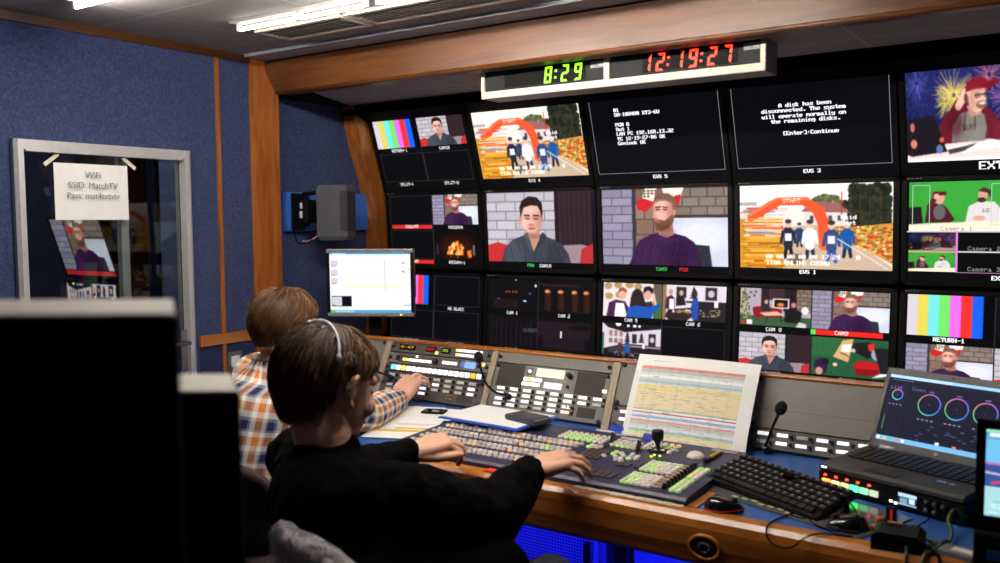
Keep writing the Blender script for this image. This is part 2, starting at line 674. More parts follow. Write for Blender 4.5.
def pic_shirt(w=268, h=151):
    """dark haired man in a slate shirt looking down, white brick behind"""
    p = Pic(w, h, (190, 186, 196))
    p.bricks((0, 0, .68, 1), 7.4, 3.6, (184, 178, 186), (128, 120, 128), 9, .016)
    p.rect(.68, 0, 1, 1, (44, 30, 36))
    for i in range(7):
        p.rect(.7 + i * .045, 0, .715 + i * .045, 1, (58, 38, 44), .7)
    p.rect(.66, 0, .69, 1, (30, 24, 28))
    p.poly([(0, .76), (.1, .72), (.2, .76), (.22, 1), (0, 1)], (190, 44, 46))
    p.poly([(.68, .76), (.9, .74), (1, .78), (1, 1), (.66, 1)], (150, 126, 132))
    p.poly([(.9, .8), (1, .73), (1, 1), (.88, 1)], (176, 46, 50))
    # shirt
    p.poly([(.13, 1), (.17, .8), (.25, .68), (.37, .61), (.52, .6), (.62, .66), (.72, .74), (.78, .88), (.8, 1)], (58, 62, 72))
    p.ell(.26, .9, .09, .22, (76, 80, 92), .6, soft=12)
    p.ell(.66, .9, .08, .2, (44, 46, 56), .7, soft=12)
    p.poly([(.385, .55), (.52, .55), (.50, .74), (.455, .85), (.41, .74)], (190, 136, 118))
    p.poly([(.36, .6), (.4, .57), (.45, .84), (.41, .82)], (72, 76, 86))
    p.poly([(.54, .57), (.58, .62), (.48, .84), (.455, .84)], (50, 54, 64))
    p.line((.457, .85), (.46, 1), .01, (40, 42, 50))
    # head
    p.ell(.44, .36, .095, .225, (218, 164, 146))
    p.ell(.4, .4, .05, .16, (230, 180, 162), .7, soft=8)
    p.ell(.335, .38, .018, .06, (200, 140, 122))
    p.ell(.535, .38, .014, .055, (190, 132, 116))
    p.poly([(.335, .36), (.325, .22), (.35, .12), (.42, .06), (.5, .08), (.545, .16), (.55, .3), (.535, .38), (.525, .27), (.5, .2), (.44, .19), (.37, .22), (.35, .3)], (40, 28, 28))
    p.line((.375, .33), (.42, .335), .016, (60, 40, 38))
    p.line((.46, .335), (.505, .34), .016, (60, 40, 38))
    p.line((.385, .375), (.42, .38), .012, (120, 78, 70))
    p.line((.465, .38), (.5, .385), .012, (120, 78, 70))
    p.poly([(.437, .36), (.455, .46), (.425, .46)], (196, 138, 122))
    p.ell(.44, .525, .036, .014, (176, 92, 92))
    p.line((.415, .5), (.465, .5), .01, (176, 124, 110))
    p.ell(.445, .575, .03, .016, (196, 146, 130), .8)
    p.ell(.4, .365, .03, .026, (170, 116, 102), .7, soft=5)
    p.ell(.482, .37, .03, .026, (160, 108, 96), .7, soft=5)
    p.ell(.51, .42, .035, .13, (170, 116, 102), .5, soft=9)
    p.ell(.37, .44, .025, .06, (240, 192, 176), .6, soft=7)
    p.ell(.43, .26, .06, .04, (240, 196, 180), .6, soft=9)
    p.ell(.434, .465, .024, .016, (180, 120, 106), .7, soft=4)
    p.ell(.44, .43, .012, .03, (242, 196, 180), .6, soft=4)
    p.ell(.45, .63, .06, .035, (140, 94, 82), .7, soft=7)
    p.ell(.44, .49, .04, .012, (184, 132, 118), .6, soft=4)
    p.line((.372, .33), (.42, .332), .02, (52, 36, 34))
    p.line((.46, .332), (.508, .338), .02, (52, 36, 34))
    p.line((.382, .378), (.42, .384), .015, (92, 60, 54))
    p.line((.464, .384), (.502, .386), .015, (92, 60, 54))
    p.line((.418, .468), (.452, .468), .013, (160, 102, 90))
    p.line((.41, .522), (.472, .522), .016, (168, 84, 86))
    for u, v in ((.22, .76), (.3, .72), (.6, .72), (.68, .8), (.52, .86), (.36, .9)):
        p.line((u, v), (u + .03, v + .2), .014, (44, 47, 57), .6)
        p.line((u + .02, v), (u + .05, v + .2), .012, (84, 88, 100), .45)
    p.noise(3, 2)
    return p.soften(.35)

def runner(p, u, v, s, top, legs, bib=(232, 232, 236)):
    p.line((u - .006 * s, v + .1 * s), (u - .014 * s, v + .19 * s), .026 * s, legs)
    p.line((u + .008 * s, v + .1 * s), (u + .016 * s, v + .19 * s), .026 * s, legs)
    p.line((u, v), (u, v + .1 * s), .07 * s, top)
    p.line((u - .022 * s, v + .0 * s), (u - .03 * s, v + .08 * s), .022 * s, top)
    p.line((u + .022 * s, v + .0 * s), (u + .03 * s, v + .08 * s), .022 * s, top)
    if bib:
        p.rect(u - .014 * s, v + .015 * s, u + .014 * s, v + .07 * s, bib)
    p.ell(u, v - .055 * s, .014 * s, .028 * s, (216, 178, 160))
    p.ell(u, v - .075 * s, .014 * s, .016 * s, (60, 50, 48))

def pic_race(w=240, h=135):
    """runners passing under an orange inflatable arch, smeared on the left, pines and a house behind"""
    p = Pic(w, h, (236, 222, 214))
    p.rect(0, 0, 1, .3, (246, 234, 226))
    # forest and house
    for i in range(1100):
        a = RNG.random(2)
        u = .66 + .32 * a[0]
        v = .03 + .5 * a[1]
        if u < .74 and v < .22:
            continue
        g = RNG.integers(0, 30)
        p.ell(u, v, .018, .03, (22 + g, 27 + g, 22 + g * .5))
    for i in range(110):
        a = RNG.random(2)
        g = RNG.integers(0, 40)
        p.ell(.5 + .18 * a[0], .12 + .12 * a[1] + .1 * abs(a[0] - .5), .014, .02, (70 + g, 78 + g, 56 + g * .5))
    for u in (.74, .8, .86, .93):
        p.line((u, .1), (u, .55), .012, (74, 52, 40))
    p.rect(.44, .3, .72, .5, (216, 206, 206))
    p.poly([(.42, .32), (.5, .2), (.66, .22), (.74, .34)], (152, 96, 92))
    for u in (.48, .54, .6, .66):
        p.rect(u, .37, u + .025, .43, (84, 76, 82))
    p.rect(.4, .5, 1, .66, (122, 116, 88))
    p.line((.685, .1), (.685, .42), .012, (190, 50, 44))
    # ground
    p.poly([(.2, 1), (.34, .5), (.52, .48), (.76, .66), (1, .96), (1, 1)], (196, 170, 146))
    p.poly([(.62, .52), (1, .46), (1, .93), (.78, .7)], (206, 146, 62))
    for i in range(260):
        a = RNG.random(2)
        u = .66 + .34 * a[0]
        v = .5 + .4 * a[1] * (.3 + .7 * a[0])
        c = [(222, 90, 40), (226, 168, 60), (190, 56, 44), (120, 130, 62), (236, 208, 130), (150, 96, 40)][RNG.integers(0, 6)]
        p.ell(u, v, .012, .014, c)
    # the orange smear
    p.rect(0, .4, .3, 1, (204, 142, 40))
    for i in range(90):
        a = RNG.random(3)
        v = .22 + .78 * a[0]
        c = [(226, 160, 44), (190, 112, 24), (240, 190, 90), (150, 92, 26), (214, 132, 34)][RNG.integers(0, 5)]
        if v < .62:
            c = [(226, 80, 50), (246, 226, 216), (200, 190, 186), (214, 60, 54), (240, 214, 206), (60, 110, 190)][RNG.integers(0, 6)]
        p.rect(.0 + .1 * a[1], v, .16 + .2 * a[2], v + .012 + .02 * a[1], c, .85)
    p.rect(0, .2, .12, .24, (150, 146, 140), .8)
    p.rect(.02, .29, .14, .32, (120, 120, 116), .7)
    # arch
    p.poly([(.05, .36), (.2, .2), (.26, .15), (.46, .15), (.57, .28), (.6, .42), (.6, .74), (.54, .74), (.53, .46), (.5, .34), (.43, .245), (.28, .245), (.1, .42), (.06, .46)], (232, 84, 44))
    p.poly([(.05, .36), (.26, .15), (.46, .15), (.5, .19), (.26, .18), (.07, .38)], (244, 116, 76))
    p.ell(.575, .72, .035, .06, (238, 100, 60))
    p.text('START', .36, .165, 1, (250, 240, 232), True)
    # smear bits crossing the arch leg
    for i in range(14):
        v = .4 + .42 * i / 14
        p.rect(.04, v, .2 + .08 * math.sin(i * 2.3), v + .012, (238, 176, 70), .8)
    runner(p, .335, .555, 1.6, (36, 40, 58), (26, 26, 34))
    runner(p, .41, .54, 1.0, (44, 60, 96), (34, 38, 50), None)
    runner(p, .48, .56, 1.6, (226, 226, 230), (34, 40, 66), (246, 246, 248))
    runner(p, .62, .58, 1.7, (52, 70, 120), (50, 96, 176), (222, 224, 232))
    runner(p, .72, .56, 1.5, (24, 84, 150), (28, 38, 66), None)
    p.line((.66, .64), (.97, .98), .012, (228, 220, 206))
    p.text('Raid', .68, .36, 1, (252, 252, 252), False, True)
    p.text('Net', .7, .43, 1, (252, 252, 252), False, True)
    p.rect(.33, .82, .43, .95, (54, 40, 24), .6)
    p.text('00 00 00 00 00 17 24    0', .18, .83, 1, (252, 250, 240), False, True)
    p.text('118A ONLINE COSMO', .185, .905, 1, (252, 250, 240), False, True)
    p.text('C0001 00:17:24  00:00', .2, .035, 1, (214, 206, 198))
    p.noise(6, 1)
    return p.soften(.45)

def pic_cap(w=190, h=107):
    """man in a dark red cap at a table with a laptop, fireworks behind"""
    p = Pic(w, h, (26, 30, 74))
    p.noise(8, 2)
    for i in range(3):
        p.ell(.2 + .3 * i, .2, .2, .3, (40, 44, 110), .5, soft=20)
    def burst(u, v, r, c, n):
        for k in range(n):
            a = RNG.random() * 2 * PI
            l = r * (.4 + .6 * RNG.random())
            p.line((u + .02 * math.cos(a), v + .03 * math.sin(a)), (u + l * math.cos(a), v + l * 1.6 * math.sin(a)), .008, c, .55)
    burst(.42, .3, .2, (238, 204, 110), 150)
    burst(.36, .36, .13, (206, 190, 84), 60)
    burst(.72, .12, .2, (214, 112, 120), 60)
    burst(.9, .36, .2, (190, 120, 190), 80)
    burst(.1, .15, .14, (90, 100, 190), 40)
    burst(.95, .1, .14, (232, 150, 120), 40)
    burst(.98, .55, .16, (200, 150, 90), 40)
    # table
    p.poly([(0, .92), (.35, .8), (1, .74), (1, 1), (0, 1)], (226, 208, 206))
    p.poly([(.3, .86), (1, .76), (1, .84), (.5, .92)], (246, 236, 232))
    # body
    p.poly([(.3, .82), (.29, .62), (.36, .48), (.5, .38), (.62, .4), (.74, .48), (.84, .66), (.98, .74), (.96, .8), (.8, .8), (.72, .78)], (102, 26, 40))
    p.poly([(.4, .8), (.41, .6), (.47, .5), (.58, .47), (.68, .52), (.7, .66), (.68, .8)], (122, 116, 112))
    p.text('SURF', .56, .62, 1, (60, 44, 44), True)
    p.line((.52, .5), (.51, .68), .014, (40, 34, 36))
    p.line((.6, .5), (.6, .68), .014, (40, 34, 36))
    # arm raised to the cap
    p.line((.34, .66), (.46, .42), .14, (94, 24, 38))
    p.line((.46, .42), (.52, .3), .1, (226, 180, 160))
    p.ell(.53, .29, .04, .05, (232, 188, 168))
    # head
    p.poly([(.53, .42), (.64, .42), (.66, .52), (.56, .54)], (188, 134, 118))
    p.ell(.62, .35, .075, .15, (226, 176, 156))
    p.poly([(.52, .28), (.53, .18), (.6, .13), (.68, .14), (.73, .21), (.73, .25), (.6, .26)], (128, 26, 38))
    p.poly([(.66, .22), (.78, .15), (.8, .2), (.72, .27)], (112, 20, 32))
    p.ell(.525, .34, .016, .05, (96, 60, 50))
    p.line((.6, .32), (.7, .31), .014, (40, 32, 36))
    p.ell(.625, .325, .03, .03, (60, 46, 46), .6)
    p.ell(.69, .32, .022, .028, (60, 46, 46), .6)
    p.ell(.66, .42, .05, .045, (120, 76, 62), .8)
    p.ell(.665, .405, .028, .012, (240, 220, 214))
    p.ell(.97, .73, .05, .05, (226, 178, 158))
    # laptop on the table
    p.poly([(.0, .54), (.24, .5), (.36, .9), (.04, .94), (0, .92)], (26, 22, 28))
    p.ell(.05, .62, .02, .05, (190, 96, 110))
    p.ell(.06, .8, .03, .05, (206, 120, 92))
    p.ell(.29, .87, .03, .05, (90, 110, 160))
    p.ell(.31, .77, .02, .03, (214, 96, 60))
    p.poly([(.36, .88), (.62, .82), (.5, .9), (.38, .93)], (70, 60, 66))
    p.rect(0, .965, 1, 1, (242, 236, 238))
    p.ell(.58, .38, .03, .1, (176, 122, 106), .5, soft=7)
    p.ell(.63, .28, .04, .03, (170, 116, 104), .5, soft=6)
    p.ell(.66, .36, .03, .03, (240, 196, 178), .5, soft=6)
    p.ell(.44, .6, .06, .14, (74, 16, 28), .6, soft=10)
    p.ell(.84, .68, .08, .1, (130, 38, 54), .5, soft=10)
    p.ell(.62, .72, .06, .08, (144, 138, 134), .5, soft=10)
    p.noise(4, 1)
    return p.soften(.4)

def pic_green(w=150, h=100):
    """two men at a white table in front of a green screen"""
    p = Pic(w, h, (48, 142, 48))
    p.ell(.5, .3, .5, .5, (58, 160, 58), .8, soft=30)
    p.poly([(0, .86), (1, .78), (1, 1), (0, 1)], (236, 220, 196))
    p.poly([(.12, .5), (.14, .84), (0, .86), (0, .52)], (30, 24, 28))
    p.poly([(.16, .82), (.18, .5), (.28, .42), (.36, .5), (.45, .76), (.42, .82)], (74, 24, 38))
    p.ell(.3, .34, .05, .12, (206, 156, 132))
    p.poly([(.22, .3), (.24, .2), (.36, .2), (.37, .27)], (96, 24, 32))
    p.line((.2, .5), (.26, .32), .08, (84, 28, 40))
    p.ell(.27, .3, .03, .06, (214, 164, 142))
    p.ell(.3, .62, .06, .15, (96, 92, 92))
    p.poly([(.55, .82), (.58, .5), (.68, .4), (.82, .42), (.88, .56), (.9, .8)], (214, 206, 208))
    p.ell(.71, .28, .045, .12, (206, 150, 128))
    p.poly([(.66, .2), (.72, .13), (.79, .2), (.78, .34), (.75, .24)], (74, 42, 36))
    p.ell(.7, .38, .04, .05, (70, 44, 38))
    p.ell(.68, .74, .06, .05, (212, 160, 138))
    p.text('12', .7, .55, 1, (90, 84, 92))
    p.noise(3, 1)
    return p.soften(.6)

def pic_fire(w=90, h=50):
    p = Pic(w, h, (10, 6, 6))
    p.ell(.5, .6, .4, .45, (52, 16, 6), .8, soft=14)
    for k in range(110):
        a = RNG.random(3)
        u = .3 + .36 * a[0]
        p.ell(u, .86 - .5 * a[1] * (1 - abs(u - .5) * 2.4), .025, .06, [(236, 120, 30), (250, 190, 80), (196, 66, 14), (255, 226, 140)][RNG.integers(0, 4)], .6)
    for k in range(30):
        a = RNG.random(2)
        p.ell(.74 + .08 * a[0], .7 + .2 * a[1], .02, .05, (226, 110, 30), .6)
    p.rect(.05, .45, .09, .85, (40, 40, 54))
    p.rect(.86, .5, .9, .85, (96, 92, 104))
    p.rect(.28, .84, .66, .9, (40, 18, 10))
    return p

def pic_dark(kind, w=100, h=60):
    p = Pic(w, h, (13, 11, 15))
    if kind == 0:
        for u in (.36, .42, .5, .56):
            p.ell(u, .42, .02, .03, (176, 84, 44), .8)
        p.ell(.84, .45, .03, .05, (44, 52, 92))
        p.ell(.74, .7, .035, .025, (196, 206, 250))
        p.ell(.95, .2, .02, .05, (196, 206, 214))
        p.ell(.55, .04, .015, .02, (220, 220, 220))
        p.rect(.1, .66, .6, .94, (30, 18, 22))
        p.ell(.2, .66, .03, .02, (70, 80, 110))
    elif kind == 1:
        for u in (.17, .42, .68, .9):
            p.ell(u, .36, .05, .06, (240, 150, 84), soft=3)
            p.rect(u - .05, .4, u + .06, .95, (56, 26, 16), .6)
            p.ell(u + .03, .7, .05, .3, (66, 32, 18), .5, soft=6)
        p.rect(.0, .12, .8, .2, (36, 26, 24))
    elif kind == 2:
        for i in range(9):
            p.rect(.06 + i * .1, .1, .1 + i * .1, .96, (24, 17, 21))
        p.text('SHOOT', .72, .36, 1, (84, 88, 96))
    else:
        p.rect(0, .1, 1, .6, (40, 26, 32), .7)
        p.rect(.1, .6, .9, .95, (26, 20, 26))
        p.rect(.435, .38, .465, .6, (222, 216, 214))
        p.ell(.8, .24, .2, .1, (16, 13, 17))
    p.noise(3, 2)
    return p

def tree_dark(p, u, v, s):
    for k in range(4):
        p.poly([(u, v + .1 * s * k), (u + (.04 + .016 * k) * s, v + (.14 + .1 * k) * s), (u - (.04 + .016 * k) * s, v + (.14 + .1 * k) * s)], (50, 44, 50))

def pic_cook_close(w=110, h=66):
    p = Pic(w, h, (222, 208, 214))
    for u, v in ((.08, .1), (.25, .06), (.45, .05), (.6, .1), (.1, .4), (.28, .35)):
        p.ell(u, v, .07, .1, (170, 138, 92))
    p.rect(.86, 0, 1, 1, (96, 84, 74))
    p.rect(.88, .5, 1, 1, (60, 100, 60))
    p.poly([(.06, 1), (.1, .6), (.22, .5), (.38, .54), (.44, .7), (.42, 1)], (70, 34, 70))
    p.poly([(.22, .6), (.36, .6), (.42, 1), (.2, 1)], (236, 234, 238))
    p.ell(.33, .32, .07, .17, (216, 164, 142))
    p.poly([(.26, .3), (.27, .16), (.34, .12), (.41, .2), (.4, .3), (.33, .22)], (150, 84, 46))
    p.ell(.76, .3, .07, .17, (214, 160, 140))
    p.poly([(.68, .3), (.7, .1), (.78, .06), (.86, .14), (.85, .3), (.77, .18)], (40, 30, 32))
    p.poly([(.7, .55), (.84, .5), (.88, .8), (.7, .8)], (60, 42, 46))
    p.line((.86, .3), (.9, .6), .07, (224, 176, 156))
    p.ell(.59, .42, .105, .26, (44, 32, 34))
    p.poly([(.48, .4), (.7, .4), (.76, .72), (.46, .72)], (46, 34, 36))
    p.poly([(.4, 1), (.44, .72), (.56, .64), (.8, .68), (.96, .56), (.98, .66), (.86, .86), (.84, 1)], (30, 82, 168))
    p.noise(5, 1)
    return p.soften(.6)

def pic_cook_table(w=110, h=66):
    p = Pic(w, h, (214, 204, 212))
    p.rect(0, 0, .06, 1, (140, 104, 74))
    p.rect(.22, .05, .38, .36, (44, 40, 46))
    tree_dark(p, .5, .02, .8)
    p.rect(.68, .04, .86, .4, (52, 44, 50))
    p.ell(.77, .22, .05, .1, (190, 180, 186))
    p.rect(.38, .44, 1, .5, (40, 32, 34))
    p.rect(.5, .5, 1, 1, (38, 32, 36))
    for i in range(26):
        a = RNG.random(2)
        p.ell(.6 + .34 * a[0], .66 + .2 * a[1], .014, .02, (150, 140, 110))
    p.rect(.82, .42, .88, .6, (236, 232, 238))
    p.poly([(.04, .9), (.1, .7), (.5, .62), (.56, .78), (.4, 1), (.1, 1)], (44, 34, 38))
    for i in range(30):
        a = RNG.random(2)
        c = [(220, 190, 150), (190, 90, 60), (230, 220, 200), (110, 120, 60)][RNG.integers(0, 4)]
        p.ell(.16 + .34 * a[0], .7 + .1 * a[1], .02, .02, c)
    p.poly([(.04, .7), (.06, .36), (.14, .28), (.2, .4), (.2, .7)], (70, 36, 62))
    p.rect(.11, .4, .19, .7, (232, 230, 236))
    p.ell(.13, .2, .035, .08, (200, 140, 110))
    p.poly([(.22, .6), (.22, .34), (.34, .3), (.38, .56)], (36, 30, 34))
    p.ell(.3, .22, .035, .08, (196, 146, 128))
    p.poly([(.48, .96), (.46, .6), (.49, .36), (.56, .36), (.58, .6), (.57, .98)], (36, 72, 160))
    p.ell(.51, .24, .045, .13, (56, 38, 38))
    p.noise(6, 1)
    return p.soften(.6)

def pic_cook_wide(w=110, h=66):
    p = Pic(w, h, (28, 24, 28))
    p.poly([(0, .0), (.1, .14), (.4, .26), (1, .1), (1, .62), (.4, .6), (0, .8)], (206, 196, 206))
    for u, v, s in ((.28, .02, .05), (.45, .06, .025), (.56, .06, .03), (.64, .06, .025)):
        p.ell(u, v, s, s * 1.4, (240, 238, 244))
    for i in range(3):
        p.rect(.12 + i * .09, .22, .18 + i * .09, .4, (150, 122, 112))
        p.rect(.12 + i * .09, .46, .18 + i * .09, .6, (132, 100, 96))
    tree_dark(p, .44, .24, .7)
    p.rect(.52, .3, .6, .58, (48, 42, 48))
    tree_dark(p, .68, .24, .7)
    p.rect(.8, .26, .92, .62, (50, 42, 48))
    p.ell(.86, .44, .035, .08, (196, 188, 194))
    p.rect(.36, .64, 1, .7, (140, 128, 132))
    p.poly([(.36, .7), (1, .7), (1, 1), (.2, 1)], (34, 28, 32))
    p.poly([(.14, .72), (.5, .7), (.52, .86), (.1, .9)], (60, 50, 56))
    p.rect(.4, .58, .48, .88, (40, 78, 164))
    p.ell(.44, .54, .03, .07, (50, 36, 38))
    p.rect(.28, .58, .34, .76, (86, 40, 70))
    p.ell(.31, .53, .025, .06, (196, 142, 122))
    p.rect(.7, .6, .74, .72, (236, 232, 238))
    p.rect(0, .3, .03, .95, (50, 96, 66))
    for i in range(30):
        a = RNG.random(2)
        p.ell(.2 + .5 * a[0], .86 + .12 * a[1], .012, .02, (150, 140, 130), .7)
    p.noise(5, 1)
    return p.soften(.6)

def pic_lounge(w=110, h=62):
    p = Pic(w, h, (170, 158, 166))
    p.rect(.3, 0, .42, .6, (44, 28, 34))
    p.rect(.42, 0, .62, .3, (60, 40, 46))
    p.rect(.62, 0, .8, .6, (36, 24, 30))
    p.bricks((.8, 0, 1, .62), 6, 2, (128, 108, 98), (84, 70, 64), 12, .02)
    p.rect(.47, .26, .7, .52, (222, 216, 222))
    p.rect(.49, .29, .68, .49, (26, 14, 14))
    p.ell(.58, .42, .05, .05, (226, 120, 50), soft=2)
    for u, v in ((.15, .12), (.2, .2), (.13, .25), (.22, .1)):
        p.ell(u, v, .018, .03, (70, 66, 86))
    p.rect(0, .74, 1, 1, (58, 84, 58))
    p.poly([(.18, .52), (.3, .48), (.6, .54), (.6, .76), (.2, .8)], (128, 28, 36))
    p.poly([(.28, .66), (.52, .6), (.66, .7), (.36, .74)], (206, 172, 142))
    p.rect(.38, .74, .4, .92, (40, 40, 44))
    p.rect(.58, .72, .6, .9, (40, 40, 44))
    p.poly([(.3, .6), (.33, .44), (.42, .44), (.44, .62)], (44, 42, 50))
    p.ell(.375, .36, .028, .06, (196, 148, 130))
    p.poly([(.64, .88), (.64, .58), (.78, .5), (.88, .62), (.86, .9)], (26, 22, 26))
    p.ell(.76, .42, .035, .07, (200, 120, 110))
    p.ell(.92, .55, .05, .1, (222, 216, 222))
    p.poly([(.8, 1), (.84, .86), (.94, .9), (.94, 1)], (196, 196, 198))
    for i in range(90):
        a = RNG.random(2)
        u = .06 + (a[0] - .5) * .2 * (.2 + a[1])
        p.ell(u, .04 + .86 * a[1], .014, .024, [(54, 76, 48), (94, 104, 60), (190, 160, 80)][RNG.integers(0, 3)])
    p.rect(.02, .88, .07, .98, (196, 44, 40))
    p.rect(.1, .86, .18, .98, (228, 220, 222))
    p.noise(5, 1)
    return p.soften(.6)

def pic_overhead(w=110, h=62):
    p = Pic(w, h, (36, 82, 50))
    p.poly([(.0, .0), (.4, 0), (.3, .5), (0, .5)], (44, 96, 58))
    p.poly([(.42, .05), (.56, 0), (.5, .62), (.3, .5)], (206, 164, 112))
    p.poly([(.42, .18), (.54, .14), (.52, .36), (.4, .34)], (240, 236, 238))
    p.line((.4, .38), (.5, .46), .02, (40, 32, 36))
    p.ell(.6, .22, .06, .1, (36, 30, 44))
    p.ell(.56, .3, .03, .05, (226, 176, 160))
    p.poly([(.56, .1), (.78, .06), (.86, .3), (.76, .5), (.6, .36)], (30, 26, 32))
    p.poly([(.74, .12), (.82, .08), (.84, .26), (.76, .3)], (206, 44, 40))
    p.ell(.86, .36, .07, .16, (150, 156, 170))
    p.poly([(.56, .62), (.7, .54), (.9, .6), (.9, .9), (.62, .94)], (176, 26, 34))
    p.poly([(.58, .78), (.88, .76), (.9, .9), (.62, .94)], (130, 16, 26))
    p.poly([(.82, .2), (1, .2), (1, .98), (.92, .9)], (30, 28, 34))
    p.poly([(.8, .98), (.9, .86), (1, .84), (1, .9), (.9, .94)], (236, 232, 238))
    p.ell(.14, .78, .09, .22, (44, 30, 56))
    p.ell(.12, .9, .05, .1, (190, 140, 120))
    p.ell(.2, .64, .05, .08, (26, 22, 28))
    p.ell(.33, .7, .03, .05, (226, 190, 180))
    p.rect(.0, .0, .01, 1, (20, 30, 24))
    p.noise(4, 1)
    return p.soften(.6)

GREY = (74, 74, 78)
WHT = (238, 238, 240)
SW, SH = 272, 170                # raster of one 16:10 wall screen

def label(p, s, u, v, px=1, c=WHT, bold=False):
    p.text(s, u, v, px, c, True, bold)

def quad(parts, labels, w=SW, h=SH):
    """four pictures with caption strips"""
    p = Pic(w, h, (7, 7, 8))
    boxes = [(.015, .012, .495, .415), (.505, .012, .985, .415), (.015, .5, .495, .9), (.505, .5, .985, .9)]
    for b, q in zip(boxes, parts):
        if q is None:
            p.rect(*b, (9, 9, 11))
            p.frame(*b, (44, 44, 48))
        else:
            p.paste(q, *b)
    p.rect(.498, .012, .502, .9, (58, 58, 62))
    for (b, t) in zip(boxes, labels):
        if t:
            label(p, t, (b[0] + b[2]) / 2, b[3] + .018)
    return p

def single(q, caption, w=SW, h=SH, cap_px=1):
    p = Pic(w, h, (7, 7, 8))
    p.paste(q, .006, .008, .994, .905)
    for s, u, c in caption:
        label(p, s, u, .93, cap_px, c)
    return p

BARS, PURPLE, SHIRT, RACE = pic_bars(), pic_purple(), pic_shirt(), pic_race()

def text_screen(lines, caption, w=270, h=169):
    p = Pic(w, h, (8, 8, 11))
    p.frame(.008, .01, .992, .905, (120, 120, 126))
    for s, x, y in lines:
        p.text(s, x, y, 1, (244, 244, 246), False, True)
    label(p, caption, .5, .935, 1, WHT, True)
    return p

def wall_pictures():
    R = {}
    R[0, 0] = quad([BARS, SHIRT, None, None], ['RETURN-1', 'CAM10', 'SPLIT-1', 'SPLIT-2'])
    R[0, 1] = single(RACE, [('EVS 4', .5, WHT)])
    R[0, 2] = text_screen([('01', .2, .13), ('SN:108480 XT3-6U', .2, .185), ('PGM B', .2, .30), ('Out 1', .2, .355),
                           ('LAN PC 192.168.13.32', .2, .41), ('TC 12:19:27:06 OK', .2, .465), ('Genlock OK', .2, .52)], 'EVS 5')
    R[0, 3] = text_screen([('A disk has been', .315, .225), ('disconnected. The system', .2, .28), ('will operate normally on', .2, .335),
                           ('the remaining disks.', .255, .39), ('[Enter]:Continue', .33, .52)], 'EVS 3')
    capt = pic_cap()
    wide = Pic(SW, 150, (24, 28, 70))
    for k in range(150):
        a_, l_ = RNG.random() * 2 * PI, .12 + .14 * RNG.random()
        wide.line((.82, .4), (.82 + l_ * math.cos(a_), .4 + l_ * 1.6 * math.sin(a_)), .008, (190, 130, 160), .5)
    wide.rect(.5, .8, 1, 1, (238, 224, 222))
    wide.paste(capt, 0, 0, .62, 1)
    R[0, 4] = single(wide, [])
    R[0, 4].text('EXT-13', .395, .925, 2, WHT, False, True)
    a = quad([None, PURPLE, None, pic_fire()], ['', 'PROGRAM', '', 'RETURN-1'])
    a.rect(.03, .425, .49, .475, (206, 40, 40))
    a.rect(.03, .915, .49, .965, (206, 40, 40))
    label(a, 'ISOLATE', .26, .424)
    label(a, 'CLEAN', .26, .914)
    R[1, 0] = a
    R[1, 1] = single(SHIRT, [('PRW', .42, (70, 214, 96)), ('CAM10', .56, WHT)])
    R[1, 2] = single(PURPLE, [('CAM9', .49, (60, 196, 80)), ('PGM', .66, (226, 50, 48))])
    b = single(RACE, [])
    b.text('EVS 1', .41, .915, 1, WHT, False, True)
    R[1, 3] = b
    e = Pic(SW, SH, (7, 7, 8))
    g = pic_green()
    q2 = Pic(90, 50, (0, 0, 0)).paste(capt, 0, 0, 1, 1)
    q2.a = q2.a * .6
    for u0 in (0.0, .6):
        e.paste(g, u0 + .01, .02, min(u0 + .58, 1), .50)
        for f in ((.03, .05, .13, .44), (.46, .05, .56, .44)):
            if u0 + f[2] < 1:
                e.frame(u0 + f[0], f[1], u0 + f[2], f[3], (170, 196, 176))
        e.rect(u0, .50, u0 + .6, .512, (190, 176, 196))
        e.paste(q2, u0 + .01, .515, min(u0 + .275, 1), .70)
        e.rect(u0 + .01, .70, u0 + .275, .712, (206, 150, 90))
        e.paste(g, u0 + .01, .712, min(u0 + .275, 1), .9)
        e.rect(u0 + .275, .50, u0 + .287, .905, (206, 120, 206))
        e.rect(u0 + .287, .695, u0 + .585, .708, (214, 206, 214))
        e.rect(u0 + .287, .9, u0 + .585, .907, (150, 120, 150))
        e.rect(u0 + .575, .0, u0 + .585, .9, (206, 120, 206))
        for t_, u_, v_ in (('Camera 1', .28, .455), ('Camera 2', .43, .645), ('Camera 3', .43, .85)):
            label(e, t_, u0 + u_, v_, 1, (130, 130, 136))
    e.text('EXT-14', .47, .93, 1, WHT, False, True)
    R[1, 4] = e
    R[2, 0] = quad([BARS, None, None, None], ['', 'HD BLACK', 'HD BLACK', 'HD BLACK'])
    R[2, 1] = quad([pic_dark(i) for i in range(4)], ['CAM 1', 'CAM 2', 'CAM 3', 'CAM 4'])
    R[2, 2] = quad([pic_cook_close(), pic_cook_table(), pic_cook_wide(), None], ['CAM 5', 'CAM 6', 'CAM 7', ''])
    c = quad([pic_lounge(), PURPLE, SHIRT, pic_overhead()], ['CAM 8', '', 'CAM10', 'CAM11'])
    c.rect(.5, .425, .53, .48, (70, 220, 80))
    c.rect(.53, .425, .95, .48, (222, 36, 30))
    label(c, 'CAM9', .7, .428)
    R[2, 3] = c
    d = quad([BARS, pic_dark(2), PURPLE, SHIRT], ['', '', 'CAM9', 'CAM10'])
    label(d, 'RETURN-1', .255, .43, 1, WHT, True)
    R[2, 4] = d
    return R

